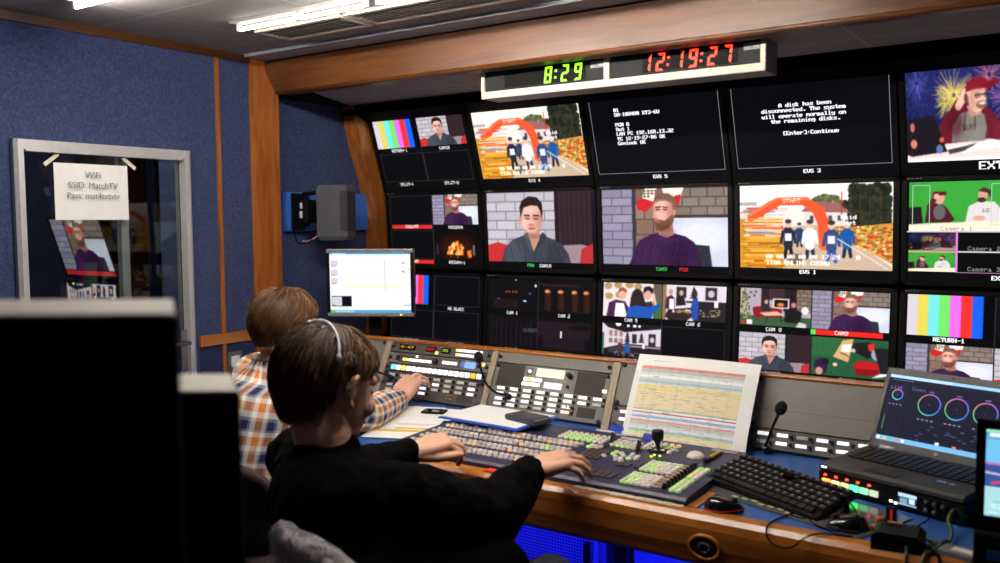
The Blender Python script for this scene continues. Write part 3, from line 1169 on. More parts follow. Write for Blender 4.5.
def pic_desktop(w=150, h=120):
    """white newsroom software window on a small desk screen"""
    p = Pic(w, h, (246, 250, 250))
    p.rect(0, 0, 1, .03, (60, 160, 214))
    p.rect(.02, .008, .2, .022, (200, 226, 240))
    p.rect(0, .03, 1, .11, (250, 252, 254))
    p.rect(.1, .122, .88, .128, (196, 206, 210))
    for v in (.13, .28, .42):
        p.rect(.015, v, .1, v + .1, (206, 210, 216))
        p.rect(.02, v + .085, .07, v + .1, (226, 120, 100))
    p.rect(.14, .53, .9, .57, (240, 246, 200))
    p.rect(.68, .13, .684, .66, (110, 116, 122))
    p.rect(.015, .72, .265, .9, (70, 74, 80))
    p.rect(.02, .735, .14, .885, (206, 208, 214))
    p.rect(.15, .735, .26, .885, (14, 10, 16))
    p.rect(.02, .865, .06, .885, (226, 110, 90))
    p.rect(.43, .77, .434, .88, (150, 156, 160))
    p.rect(.9, .16, .925, .18, (80, 84, 90))
    p.rect(.96, .26, .985, .3, (250, 226, 130))
    p.rect(.9, .3, .92, .33, (110, 112, 116))
    p.rect(.91, .87, 1, .88, (110, 114, 120))
    p.rect(0, .955, 1, 1, (72, 164, 214))
    p.rect(.0, .955, .05, 1, (90, 196, 90))
    p.rect(.06, .963, .3, .993, (150, 204, 236))
    return p

def pic_grading(w=260, h=146):
    """colour grading software: colour wheels on dark blue"""
    p = Pic(w, h, (20, 21, 42))
    p.rect(0, 0, 1, .05, (150, 200, 240))
    p.rect(0, .0, .5, .05, (176, 216, 246))
    p.rect(0, .05, 1, .09, (26, 27, 48))
    p.rect(.03, .07, .2, .085, (90, 92, 120))
    p.rect(.02, .14, .17, .9, (25, 26, 50))
    p.text('Lift', .03, .17, 1, (120, 124, 160))
    p.text('Gamma', .2, .16, 1, (86, 90, 124))
    def wheel(u, v, r, n=60):
        for i in range(n):
            a, b = 2 * PI * i / n, 2 * PI * (i + 1) / n
            cc = [(206, 96, 196), (120, 110, 220), (60, 120, 236), (60, 200, 214), (90, 190, 120), (190, 150, 110), (206, 96, 196)]
            t = i / n * 6
            c0, c1 = cc[int(t)], cc[int(t) + 1]
            k = t - int(t)
            c = [x * (1 - k) + y * k for x, y in zip(c0, c1)]
            th0, th1 = -PI / 2 + a, -PI / 2 + b
            p.line((u + r * math.cos(th0), v + r * p.asp * math.sin(th0)), (u + r * math.cos(th1), v + r * p.asp * math.sin(th1)), .014, c)
        p.ell(u, v, .004, .006, (120, 120, 150))
    wheel(.095, .3, .042)
    for u in (.36, .57, .78):
        wheel(u, .38, .085)
        for k in range(4):
            p.rect(u - .07 + k * .035, .6, u - .05 + k * .035, .615, (150, 152, 180))
        p.rect(u - .02, .185, u + .02, .2, (110, 112, 150))
    for k in range(4):
        p.rect(.04 + k * .03, .44, .055 + k * .03, .455, (140, 142, 170))
    for i in range(26):
        a = RNG.random(2)
        p.rect(.3 + .6 * a[0], .68 + .24 * a[1], .325 + .6 * a[0], .69 + .24 * a[1], (96, 98, 130))
    p.rect(.05, .52, .15, .86, (20, 21, 40))
    p.rect(.028, .62, .034, .84, (70, 150, 90))
    p.rect(0, .93, 1, 1, (112, 176, 226))
    for k, c in enumerate([(240, 240, 250), (230, 190, 90), (90, 200, 120), (240, 110, 70), (250, 250, 250)]):
        p.rect(.01 + .05 * k, .945, .035 + .05 * k, .985, c)
    p.rect(.47, .89, .5, .93, (220, 226, 240))
    p.rect(.6, .9, .63, .93, (226, 120, 60))
    return p

def pic_tablet(w=60, h=100):
    p = Pic(w, h, (110, 190, 236))
    p.rect(0, 0, 1, .12, (86, 168, 200))
    p.rect(0, .0, 1, .04, (150, 230, 190))
    p.rect(.05, .05, .3, .09, (240, 250, 250))
    p.rect(0, .38, 1, .66, (58, 84, 150))
    p.line((.1, .62), (.9, .44), .03, (206, 70, 110))
    p.line((.0, .5), (.8, .56), .02, (220, 190, 230))
    p.rect(0, .38, 1, .41, (186, 110, 176))
    p.rect(0, .66, 1, 1, (170, 214, 226))
    for i in range(36):
        a = RNG.random(2)
        p.rect(a[0], .68 + .3 * a[1], a[0] + .12, .69 + .3 * a[1], [(70, 110, 160), (240, 250, 250), (110, 190, 170)][RNG.integers(0, 3)])
    return p

def pic_rundown(w=210, h=150):
    """printed running order: coloured rows of a table"""
    p = Pic(w, h, (254, 254, 253))
    u0, u1 = .05, .9
    rows = [(.13, .16, (226, 110, 112)), (.16, .20, (186, 186, 168)), (.20, .235, (214, 222, 226)), (.235, .265, (250, 250, 250)), (.265, .30, (190, 208, 212)),
            (.30, .325, (150, 184, 190)), (.325, .35, (214, 220, 226)), (.35, .375, (238, 218, 84)), (.375, .41, (226, 206, 150)), (.41, .62, (240, 222, 172)),
            (.62, .64, (170, 190, 160)), (.64, .66, (250, 250, 250)), (.66, .675, (190, 60, 92)), (.675, .70, (250, 246, 246)), (.70, .73, (110, 176, 226)),
            (.73, .75, (240, 240, 244)), (.75, .77, (226, 120, 132)), (.77, .80, (196, 190, 180)), (.80, .83, (206, 220, 220)), (.83, .855, (232, 236, 240)),
            (.855, .885, (140, 190, 200)), (.885, .91, (232, 222, 130)), (.91, .97, (240, 226, 176))]
    for a, b, c in rows:
        p.rect(u0, a, u1, b, tuple(x * .72 + 255 * .28 for x in c))
    for i in range(240):
        a = RNG.random(3)
        v = .14 + .82 * a[0]
        u = u0 + .02 + (u1 - u0 - .1) * a[1]
        p.rect(u, v, u + .015 + .05 * a[2], v + .006, (120, 112, 104), .35)
    for u in (.12, .2, .38, .55, .7, .8):
        p.rect(u, .13, u + .003, .97, (150, 140, 124), .35)
    for k in range(12):
        p.rect(u0, .41 + k * .0175, u1, .413 + k * .0175, (206, 184, 136), .6)
    p.rect(.14, .06, .3, .068, (150, 150, 152))
    return p

# ---------------------------------------------------------------- materials
M_BLUE = fabric_wall('blue_carpet_wall', (42, 51, 84), (55, 66, 104), (78, 90, 130))
M_NAVY = fabric_wall('navy_carpet_wall', (28, 34, 62), (36, 44, 78), (50, 60, 98))
M_WOODZ = wood('oak_upright', (112, 58, 18), (160, 92, 36), (190, 120, 56), 'Z')
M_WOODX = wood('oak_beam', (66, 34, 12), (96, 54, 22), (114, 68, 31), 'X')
M_WOODY = wood('oak_rail', (124, 68, 22), (168, 100, 44), (190, 120, 60), 'Y')
M_LIP = wood('varnished_oak', (120, 62, 14), (176, 104, 34), (206, 134, 54), 'X', rough=0.28)
M_TILE = None
M_BLACK = mat('black_plastic', (11, 11, 12), 0.5, spec=0.25)
M_BLACKM = mat('black_matte', (5, 5, 6), 0.85, spec=0.08)
M_DGREY = mat('dark_grey_plastic', (44, 45, 48), 0.5)
M_GREY = mat('grey_paint', (134, 128, 120), 0.45, vary=0.04)
M_PANEL = mat('rack_grey', (122, 117, 110), 0.5, vary=0.05)
M_PANELD = mat('rack_dark_grey', (84, 80, 78), 0.5, vary=0.05)
M_ALU = mat('aluminium', (206, 208, 210), 0.42, metal=0.45, vary=0.05)
M_STEEL = mat('steel', (150, 150, 150), 0.3, metal=1.0)
M_CREAM = mat('cream_paint', (222, 212, 196), 0.5, vary=0.03)
M_WHITE = mat('white_plastic', (232, 230, 228), 0.45, vary=0.03)
M_PAPER = mat('white_paper', (244, 244, 242), 0.8, vary=0.02, spec=0.2)
M_TAPE = mat('clear_tape', (226, 220, 196), 0.35)
M_INK = mat('pencil_ink', (136, 132, 128), 0.8)
M_LAMP = glow('lamp_tube_glow', (255, 246, 232), 11.0, (240, 240, 240))
M_LAMPB = glow('bright_lamp_tube_glow', (255, 246, 234), 245.0, (240, 240, 240))
M_LAMPC = glow('left_lamp_tube_glow', (255, 246, 234), 150.0, (240, 240, 240))
M_SCREEN = picture('lit_screen', .82)
M_SCREENHOT = picture('bright_lit_screen', .70)
M_PRINT = picture('printed_paper', 0)

def tile_material():
    m = bpy.data.materials.new('ceiling_tile')
    m.use_nodes = True
    nt = m.node_tree
    b = nt.nodes['Principled BSDF']
    b.inputs['Roughness'].default_value = 0.8
    tc = nd(nt, 'ShaderNodeTexCoord')
    mp = nd(nt, 'ShaderNodeMapping')
    mp.inputs['Location'].default_value = (0.13, 0.21, 0)
    nt.links.new(tc.outputs['Object'], mp.inputs['Vector'])
    br = nd(nt, 'ShaderNodeTexBrick')
    br.offset = 0.0
    br.inputs['Scale'].default_value = 1.0
    br.inputs['Brick Width'].default_value = 0.5
    br.inputs['Row Height'].default_value = 0.5
    br.inputs['Mortar Size'].default_value = 0.004
    br.inputs['Mortar Smooth'].default_value = 0.3
    br.inputs['Color1'].default_value = lin((148, 142, 140)) + (1,)
    br.inputs['Color2'].default_value = lin((142, 137, 136)) + (1,)
    br.inputs['Mortar'].default_value = lin((176, 172, 170)) + (1,)
    nt.links.new(mp.outputs['Vector'], br.inputs['Vector'])
    nt.links.new(br.outputs['Color'], b.inputs['Base Color'])
    nz = nd(nt, 'ShaderNodeTexNoise')
    nz.inputs['Scale'].default_value = 300
    nt.links.new(tc.outputs['Object'], nz.inputs['Vector'])
    bp = nd(nt, 'ShaderNodeBump')
    bp.inputs['Strength'].default_value = 0.25
    bp.inputs['Distance'].default_value = 0.002
    nt.links.new(nz.outputs['Fac'], bp.inputs['Height'])
    nt.links.new(bp.outputs['Normal'], b.inputs['Normal'])
    return m

def glass_material():
    m = bpy.data.materials.new('door_glass')
    m.use_nodes = True
    nt = m.node_tree
    nt.nodes.remove(nt.nodes['Principled BSDF'])
    out = nt.nodes['Material Output']
    tr = nd(nt, 'ShaderNodeBsdfTransparent')
    tr.inputs['Color'].default_value = (0.82, 0.85, 0.84, 1)
    gl = nd(nt, 'ShaderNodeBsdfGlossy')
    gl.inputs['Roughness'].default_value = 0.01
    fr = nd(nt, 'ShaderNodeFresnel')
    fr.inputs['IOR'].default_value = 1.3
    mx = nd(nt, 'ShaderNodeMixShader')
    nt.links.new(fr.outputs['Fac'], mx.inputs['Fac'])
    nt.links.new(tr.outputs['BSDF'], mx.inputs[1])
    nt.links.new(gl.outputs['BSDF'], mx.inputs[2])
    nt.links.new(mx.outputs['Shader'], out.inputs['Surface'])
    return m

M_TILE = tile_material()
M_GLASS = glass_material()
M_CARPET = mat('floor_carpet', (52, 54, 66), 0.95, vary=0.25, nscale=260, bump=0.5, bscale=300)
M_WALLBLACK = mat('black_wall', (7, 7, 8), 0.9, spec=0.1)

# ---------------------------------------------------------------- the room
WX = -2.95          # left wall plane
CZ = 2.125          # ceiling height
DY0, DY1, DZ = 1.476, 2.147, 1.716   # doorway in the left wall

structure(MB().span((-5.3, -1.5, -0.05), (1.7, 3.7, 0.0)).build('floor', M_CARPET))
structure(MB().span((-5.3, -1.5, CZ), (1.7, 3.7, CZ + 0.05)).build('ceiling', M_TILE))
w = MB()
w.span((WX - 0.06, -1.5, 0), (WX, DY0, CZ))
w.span((WX - 0.06, DY1, 0), (WX, 3.6, CZ))
w.span((WX - 0.06, DY0, DZ), (WX, DY1, CZ))
structure(w.build('wall_left', M_BLUE))
structure(MB().span((-5.3, 3.55, 0), (1.7, 3.62, CZ)).build('wall_back', M_WALLBLACK))
structure(MB().span((1.6, -1.5, 0), (1.68, 3.6, CZ)).build('wall_right', M_BLUE))
structure(MB().span((-5.3, -1.58, 0), (1.7, -1.5, CZ)).build('wall_rear', M_BLUE))
# room beyond the glazed door
structure(MB().span((-5.3, -1.5, 0), (-5.22, 3.6, CZ)).build('wall_far', M_NAVY))
structure(MB().span((-3.72, 2.55, 0), (WX - 0.06, 2.6, CZ)).build('wall_booth', M_BLUE))
structure(MB().span((-3.98, 2.5, 0), (-3.9, 2.6, CZ)).build('trim_7', M_WOODZ))

# timber on the left wall
t = MB()
t.span((WX, -1.5, CZ - 0.03), (WX + 0.012, 2.455, CZ))
structure(t.build('trim_1', wood('dark_rail', (56, 30, 12), (76, 42, 18), (92, 54, 26), 'Y')))
t = MB()
t.span((WX, 2.147 + .03, 0.949), (WX + 0.012, 2.455, 0.992))
t.span((WX, -1.5, 0.949), (WX + 0.012, DY0 - .03, 0.992))
structure(t.build('trim_2', M_WOODY))
structure(MB().span((WX, 2.284, 0), (WX + 0.01, 2.301, CZ - .03)).build('trim_3', M_WOODZ))
structure(MB().span((WX, 2.455, 0), (WX + 0.012, 2.53, CZ)).build('trim_4', M_WOODZ))
# lower panels under the rail, a darker navy carpet
t = MB()
t.span((WX, 2.178, 0.07), (WX + 0.004, 2.284, 0.949))
t.span((WX, 2.301, 0.07), (WX + 0.004, 2.455, 0.949))
t.span((WX, -1.5, 0.07), (WX + 0.004, DY0 - .03, 0.949))
structure(t.build('trim_5', M_NAVY))
structure(MB().span((WX, -1.5, 0), (WX + 0.012, DY0 - .03, 0.07)).build('baseboard_left', M_WOODY))

# the timber portal: post and beam, with mitred joint
p = MB()
p.prism([(WX, 0), (WX + .077, 0), (WX + .077, 1.972), (WX, 2.098)], 'Y', 2.53, 2.545)
structure(p.build('trim_6', M_WOODZ))
b = MB()
b.prism([(WX, 2.098), (WX + .077, 1.972), (1.6, 1.972), (1.6, 2.098)], 'Y', 2.53, 2.60)
b.tube([(WX + .081, 2.538, 1.976), (1.6, 2.538, 1.976)], 0.010, 10)
b.span((WX, 2.56, 2.098), (1.6, 2.60, CZ))
structure(b.build('trim_8', M_WOODX))
structure(MB().span((WX + .02, 2.42, CZ - 0.012), (1.6, 2.53, CZ)).build('trim_9', mat('ceiling_edge_metal', (150, 160, 172), 0.4)))
# lowered ceiling between beam and screens, black edge by the wall
structure(MB().prism([(-2.72, 2.60), (1.6, 2.60), (1.6, 2.93), (-2.895, 2.99)], 'Z', 1.972, 2.0).build('ceiling_lower', M_TILE))
structure(MB().prism([(WX, 2.60), (-2.72, 2.60), (-2.895, 2.99), (WX, 2.99)], 'Z', 1.968, 2.0).build('trim_10', M_WALLBLACK))
structure(MB().prism([(2.99, 2.0), (2.99, 1.93), (3.08, 1.90), (3.5, 1.90), (3.5, 2.0)], 'X', WX, 1.6).build('trim_11', M_WALLBLACK))
# timber cheek beside the screens, leaning with them
ck = MB()
ck.prism([(2.985, 1.97), (3.03, 1.80), (3.10, 1.62), (3.14, 1.40), (3.155, 1.15), (3.13, 0.9), (3.5, 0.9), (3.5, 1.97)], 'X', WX, -2.868)
structure(ck.build('trim_12', M_WOODZ))

# ---------------------------------------------------------------- glazed door
d = thing('door_1', 'tall aluminium framed glass door in the blue carpeted wall', 'door', (WX, (DY0 + DY1) / 2, 0))
structure(d)
hw = (DY1 - DY0) / 2
f = MB()
for s in (-1, 1):
    f.prism([(-.01, s * hw), (.022, s * hw), (.03, s * (hw - .012)), (.03, s * (hw - .03)), (-.02, s * (hw - .042))][::s], 'Z', 0.0, DZ)
f.prism([(-hw, DZ), (hw, DZ), (hw - .042, DZ - .038), (-hw + .042, DZ - .038)], 'X', -.02, .026)
f.span((-.02, -hw, 0), (.026, hw, .05))
f.build('door_frame', M_ALU, d)
MB().span((-.004, -hw + .038, .05), (.002, hw - .038, DZ - .038)).build('glass_pane', M_GLASS, d)
MB().span((-.05, .062, .05), (-.02, .094, DZ - .03), bev=.004).build('mullion', M_ALU, d)
hd = MB()
hd.box((.028, hw - .06, .95), (.008, .03, .16), bev=.003)
hd.tube([(.03, hw - .06, .98), (.065, hw - .06, .98), (.067, hw - .08, .98), (.067, hw - .17, .98)], .008)
hd.build('door_handle', M_STEEL, d)

# paper notice taped on the glass
n = thing('paper_notice', 'white paper notice with wireless login taped on the glass door', 'notice', (WX + .01, 1.748, 1.44))
def sag(y, z):
    return .002 + .004 * math.sin((y + .14) * 11) * (0.21 - z) * 3
nv, nf = [], []
for i in range(9):
    for k in range(7):
        y, z = -.136 + .272 * i / 8, .012 + .194 * k / 6
        nv.append((sag(y, z), y, z))
for i in range(8):
    for k in range(6):
        a = i * 7 + k
        nf.append((a, a + 7, a + 8, a + 1))
nm = MB().add(nv, nf, True)
nm.add([(x + .0006, y, z) for x, y, z in nv], nf, True)
nm.build('sheet', M_PAPER, n)
for s in (-1, 1):
    q = Matrix.Rotation(s * math.radians(-38), 3, 'X')
    MB().box((.004, s * .143, .216), (.0012, .062, .013), q).build('tape', M_TAPE, n)
for i, ln in enumerate(('WiFi', 'SSID: MatchTV', 'Pass: mat4tvtvtv')):
    text_mesh('lettering', ln, .03, M_INK, n, (.012, 0.0, .158 - i * .036), (PI / 2, 0, PI / 2), align='CENTER')

# wall socket
s = thing('wall_socket', 'small grey metal wall socket low on the blue wall behind the man in plaid', 'socket', (WX + .004, 2.337, .872))
MB().box((.006, 0, .0), (.012, .074, .08), bev=.004).build('plate', M_STEEL, s)
MB().box((.014, 0, .0), (.006, .04, .045), bev=.002).build('insert', M_WHITE, s)

# ---------------------------------------------------------------- ceiling lights and vents
def ceiling_light(x, y, label, lamp=None):
    t = thing('ceiling_light', label, 'ceiling light', (x, y, CZ), group='fluorescent lights along the ceiling')
    h = MB()
    h.prism([(-.034, 0), (-.028, -.008), (.028, -.008), (.034, 0)], 'X', -.31, .31)
    h.build('housing', mat('lamp_housing_grey', (120, 116, 112), .5), t)
    for k in (-1, 1):
        tb = MB()
        tb.tube([(k * .152 - .137, 0, -.024), (k * .152 + .137, 0, -.024)], 0.0065, 12)
        tb.build('tube', lamp or M_LAMP, t)
        for e in (-.143, .143):
            MB().box((k * .152 + e, 0, -.019), (.012, .016, .024), bev=.003).build('tube_holder', M_WHITE, t)
    return t
ceiling_light(-2.19, 2.035, 'twin tube fluorescent light on the ceiling beside the air vents')
for i, x in enumerate((-1.55, -.91)):
    ceiling_light(x, 2.035, ['twin tube ceiling light above the seated man in black', 'twin tube ceiling light above the vision mixer panel'][i])
ceiling_light(-2.33, 1.53, 'ceiling light nearest the glass door, at the top left edge', M_LAMPC)
for i, x in enumerate((-1.80, -1.14)):
    ceiling_light(x, 1.72, ['bright ceiling light over the chair of the man in black', 'bright ceiling light between the rear desk and the vision mixer'][i], M_LAMPB)

def vent(x0, x1, y0, y1, label):
    t = thing('ceiling_vent', label, 'air vent', ((x0 + x1) / 2, (y0 + y1) / 2, CZ), group='air vents in the ceiling')
    hx, hy = (x1 - x0) / 2, (y1 - y0) / 2
    f = MB()
    f.span((-hx - .02, -hy - .018, -.012), (hx + .02, -hy, 0))
    f.span((-hx - .02, hy, -.012), (hx + .02, hy + .018, 0))
    f.span((-hx - .02, -hy, -.012), (-hx, hy, 0))
    f.span((hx, -hy, -.012), (hx + .02, hy, 0))
    f.build('vent_frame', M_CREAM, t)
    MB().span((-hx, -hy, -.003), (hx, hy, -.001)).build('backing', mat('vent_dark', (40, 36, 34), .8), t)
    q = Matrix.Rotation(math.radians(35), 3, 'X')
    for k in range(6):
        MB().box((0, -hy + (k + .5) * 2 * hy / 6, -.008), (2 * hx, .011, .0015), q).build('slat', mat('vent_slat', (120, 112, 106), .5), t)
vent(-2.51, -2.13, 2.155, 2.285, 'slatted air vent in the ceiling nearest the wooden post')
vent(-2.07, -1.45, 2.155, 2.285, 'longer slatted air vent in the ceiling, right of the first vent')

# ---------------------------------------------------------------- wall of screens
PICS = wall_pictures()
ROWS = [(3.119, 1.7655, .316), (3.195, 1.412, .06), (3.192, 1.039, -.06)]
WLAB = {
    (0, 0): 'wall screen split in four with colour bars and a man, top left',
    (0, 1): 'wall screen showing runners under an orange arch, top row below the green clock',
    (0, 2): 'black wall screen with a short white status list starting 01',
    (0, 3): 'black wall screen warning that a disk has been disconnected',
    (0, 4): 'wall screen showing a man in a red cap before fireworks',
    (1, 0): 'wall screen split in four with red caption strips and a fireplace',
    (1, 1): 'wall screen showing a large close shot of a man in a slate shirt looking down',
    (1, 2): 'wall screen showing a large close shot of a bearded man in a purple sweater',
    (1, 3): 'wall screen showing runners under an orange arch, middle row, captioned EVS 1',
    (1, 4): 'wall screen showing two men before a green backdrop',
    (2, 0): 'wall screen split in four, mostly black, half hidden by the small white monitor',
    (2, 1): 'wall screen split into four very dark camera pictures with small orange lights',
    (2, 2): 'wall screen split in four with cooks in a kitchen, above the printed sheet',
    (2, 3): 'wall screen split in four with a lounge, two men and an overhead table shot',
    (2, 4): 'wall screen with full colour bars above a bearded man, behind the laptop',
}
cas = MB()
cas.span((-.283, .004, -.195), (.283, .05, .165), bev=.006)
for a, b_ in (((-.283, -.003, .152), (.283, .006, .165)), ((-.283, -.003, -.195), (.283, .006, -.182)),
              ((-.283, -.003, -.195), (-.2665, .006, .165)), ((.2665, -.003, -.195), (.283, .006, .165))):
    cas.span(a, b_)
ME_CAS = cas.mesh('casing', M_BLACK)
bdg = MB()
for k, wd in enumerate((.010, .006, .009, .005)):
    bdg.box((-.262 + k * .012, -.0035, .159), (wd, .0008, .0032))
ME_BDG = bdg.mesh('badge', mat('badge_grey', (120, 120, 122), .5))
brk = MB()
brk.span((-.06, .05, -.06), (.06, .12, .06), bev=.004)
ME_BRK = brk.mesh('mount', M_BLACKM)
for r in range(3):
    for c in range(5):
        Y, Z, th = ROWS[r]
        t = thing('wall_monitor', WLAB[r, c], 'monitor', (-2.845 + .5726 * c + .2655, Y, Z), (th, 0, 0), 'screens of the monitor wall')
        for nm_, me in (('casing', ME_CAS), ('badge', ME_BDG), ('mount', ME_BRK)):
            o = bpy.data.objects.new(nm_, me)
            COL.objects.link(o)
            o.parent = t
        screen('screen', PICS[r, c], .533, .334, .152, M_SCREEN, t, (0, 0.0025, 0))
# dark steel rails carrying the screens
for c in range(6):
    x = -2.845 + .5726 * c - .02
    rl = MB()
    rl.prism([(3.22, 1.92), (3.29, 1.60), (3.305, 1.40), (3.30, 1.0), (3.27, .84), (3.5, .84), (3.5, 1.92)], 'X', x - .012, x + .012)
    if c == 0:
        continue
    structure(rl.build('trim_%d' % (20 + c), M_WALLBLACK))

# screens of the next room, seen through the glass door
def booth_screen(z, y, th, pic, label):
    t = thing('booth_monitor', label, 'monitor', (-4.2, y, z), (th, 0, 0), 'screens behind the glass door')
    cs = MB()
    cs.span((-.235, .004, -.17), (.235, .05, .15), bev=.006)
    for a, b_ in (((-.235, -.003, .138), (.235, .006, .15)), ((-.235, -.003, -.17), (.235, .006, -.158)),
                  ((-.235, -.003, -.17), (-.222, .006, .15)), ((.222, -.003, -.17), (.235, .006, .15))):
        cs.span(a, b_)
    cs.build('casing', M_BLACK, t)
    st = MB()
    st.span((-.05, .05, -.08), (.05, .16, .06), bev=.01)
    st.build('mount', M_BLACKM, t)
    screen('screen', pic, .446, .298, .139, picture('booth_screen', .5), t, (0, .0025, 0))
bp_ = Pic(100, 64)
bp_.paste(PURPLE, 0, 0, 1, .9)
bp_.rect(0, .92, 1, 1, (190, 40, 40))
booth_screen(1.33, 2.43, .3, bp_, 'dim screen with a bearded man and red strip, seen through the glass door')
bq_ = Pic(100, 64)
bq_.paste(pic_cook_wide(), 0, 0, .5, .5)
bq_.paste(pic_cook_table(), .5, 0, 1, .5)
booth_screen(1.0, 2.47, .0, bq_, 'lower dim screen with kitchen pictures, seen through the glass door')
structure(MB().span((-4.45, 2.55, 0), (-3.98, 2.62, CZ)).build('wall_booth_screens', M_WALLBLACK))

# ---------------------------------------------------------------- clocks under the lowered ceiling
k = thing('clock_housing', 'long cream housing under the ceiling holding two digital clocks', 'clock housing', (-1.352, 2.612, 1.8766))
k.scale = (.949, .949, .949)
h = MB()
X0, X1 = -.555, .53
h.span((X0, 0, 0), (X1, .012, .026), bev=.003)
h.span((X0, 0, .026), (X0 + .014, .012, .108))
h.span((X1 - .016, 0, .026), (X1, .012, .108))
h.span((-.033, 0, .026), (-.012, .012, .108))
h.build('front_frame', M_CREAM, k)
h = MB()
h.span((X0 + .002, .012, 0), (X1 - .002, .12, .006))
h.span((X0, .012, 0), (X0 + .006, .12, .108))
h.span((X1 - .006, .012, 0), (X1, .12, .108))
h.span((X0, .114, 0), (X1, .12, .108))
h.build('shell', mat('clock_shell_grey', (150, 146, 140), .5), k)
h = MB()
for x in (X0 + .1, 0, X1 - .1):
    h.span((x - .02, .03, .1), (x + .02, .09, .0722 + .03))
h.build('hanger', M_STEEL, k)

SEG = {'0': 'abcdef', '1': 'bc', '2': 'abged', '3': 'abgcd', '4': 'fgbc', '5': 'afgcd', '6': 'afgedc', '7': 'abc', '8': 'abcdefg', '9': 'abcdfg'}
def digits(parent, s, x, z, h, pitch, material):
    w_, t_ = h * .5, h * .13
    sh = .12
    def P(u, v):
        return (x0 + u + v * sh, v)
    for ch in s:
        x0 = x
        o = MB()
        if ch == ':':
            for v in (h * .3, h * .7):
                o.prism([(P(-t_ * .1 - pitch * .12 + dx * t_, v + dz * t_)[0], z + v + dz * t_) for dx, dz in ((-.5, -.5), (.5, -.5), (.5, .5), (-.5, .5))], 'Y', -.0015, 0.0)
            x += pitch * .32
            o.build('colon', material, parent, (0, -.001, 0))
            continue
        m_ = t_ * .18
        H = h / 2
        segs = {
            'a': [(m_, h), (w_ - m_, h), (w_ - m_ - t_, h - t_), (m_ + t_, h - t_)],
            'd': [(m_, 0), (w_ - m_, 0), (w_ - m_ - t_, t_), (m_ + t_, t_)],
            'g': [(m_ + t_ * .3, H), (t_, H + t_ / 2), (w_ - t_, H + t_ / 2), (w_ - m_ - t_ * .3, H), (w_ - t_, H - t_ / 2), (t_, H - t_ / 2)],
            'f': [(0, h - m_), (t_, h - t_ - m_), (t_, H + t_ * .6), (0, H + m_)],
            'b': [(w_, h - m_), (w_ - t_, h - t_ - m_), (w_ - t_, H + t_ * .6), (w_, H + m_)],
            'e': [(0, m_), (t_, t_ + m_), (t_, H - t_ * .6), (0, H - m_)],
            'c': [(w_, m_), (w_ - t_, t_ + m_), (w_ - t_, H - t_ * .6), (w_, H - m_)],
        }
        for sg in SEG[ch]:
            o.prism([(P(u, v)[0], z + v) for u, v in segs[sg]], 'Y', -.0015, 0.0)
        x += pitch
        o.build('digit', material, parent, (0, -.001, 0))

def clock(x0, x1, s, dx, h, pitch, rgb, label, gx):
    t = thing('digital_clock', label, 'clock', ((x0 + x1) / 2 * .949 - 1.352, 2.6186, 1.8766 + .028 * .949))
    t.scale = (.949, .949, .949)
    hw_ = (x1 - x0) / 2
    MB().span((-hw_, 0, 0), (hw_, .03, .072), bev=.002).build('case', mat('clock_case', (40, 42, 44), .6, spec=.2), t)
    MB().span((gx[0], -.001, .006), (gx[1], .002, .066)).build('display_window', mat('display_black', (6, 6, 6), .6, spec=.15), t)
    digits(t, s, dx, .007, h, pitch, glow('clock_' + label.split()[1], rgb, 2.0))
    st = MB()
    st.span((hw_ - .055, -.0012, .042), (hw_ - .004, .001, .064))
    st.build('sticker', mat('clock_sticker', (150, 154, 158), .5), t)
    st = MB()
    for q in range(3):
        st.box((hw_ - .022 + q * .006, -.0016, .052), (.004, .0008, .006))
    st.build('sticker_print', M_WHITE, t)
clock(-.541, -.033, '8:29', .008, .058, .053, (130, 236, 20), 'digital green clock reading 8:29 in the cream housing', (-.165, .18))
clock(-.012, .514, '12:19:27', -.142, .058, .0495, (255, 52, 24), 'digital red clock reading 12:19:27 in the cream housing', (-.14, .19))

# ---------------------------------------------------------------- loudspeaker on the left wall
s = thing('wall_speaker_panel', 'bright blue mounting board on the wall behind the loudspeaker', 'board', (WX, 2.87, 1.485))
MB().span((0, -.25, -.085), (.03, .255, .085), bev=.004).build('board', mat('blue_board', (54, 112, 206), .6, vary=.1, nscale=120), s)
s = thing('loudspeaker', 'dark grey loudspeaker on a bracket on the left wall', 'speaker', (WX + .03, 2.68, 1.485))
b = MB()
b.box((.004, -.0, .0), (.008, .075, .16), bev=.002)
b.build('wall_plate', M_BLACK, s)
b = MB()
b.tube([(.008, 0, .03), (.06, 0, .03)], .014)
b.tube([(.008, 0, -.03), (.06, 0, -.03)], .014)
b.box((.075, .0, 0), (.03, .06, .10), bev=.006)
b.tube([(.06, .0, -.065), (.06, .0, .065)], .012)
b.build('bracket', M_BLACK, s)
b = MB()
b.lathe([(.0, 0), (.017, 0), (.017, .03), (0, .03)], (.05, -.012, -.028), None, 14)
b.lathe([(.0, 0), (.015, 0), (.015, .025), (0, .025)], (.05, -.012, .012), None, 14)
b.build('bracket_clamp', M_WHITE, s)
b = MB()
b.tube([(.02, .02, .075), (.10, .02, .082), (.12, .04, .08)], .010)
b.build('bracket_arm', M_BLACK, s)
q = Matrix.Rotation(math.radians(20), 3, 'Z')
cab = MB()
prof = [(-.065, -.055), (.045, -.06), (.07, -.042), (.07, .042), (.045, .06), (-.065, .055)]
def rp(p_, z, k=1.0):
    v = q @ Vector((p_[0] * k, p_[1] * k, 0))
    return (v.x + .175, v.y + .06, z)
vs = [rp(p_, -.105, .86) for p_ in prof] + [rp(p_, -.09) for p_ in prof] + [rp(p_, .09) for p_ in prof] + [rp(p_, .105, .86) for p_ in prof]
vs = [(x, y, z * 1.12 - .006) for x, y, z in vs]
n6 = 6
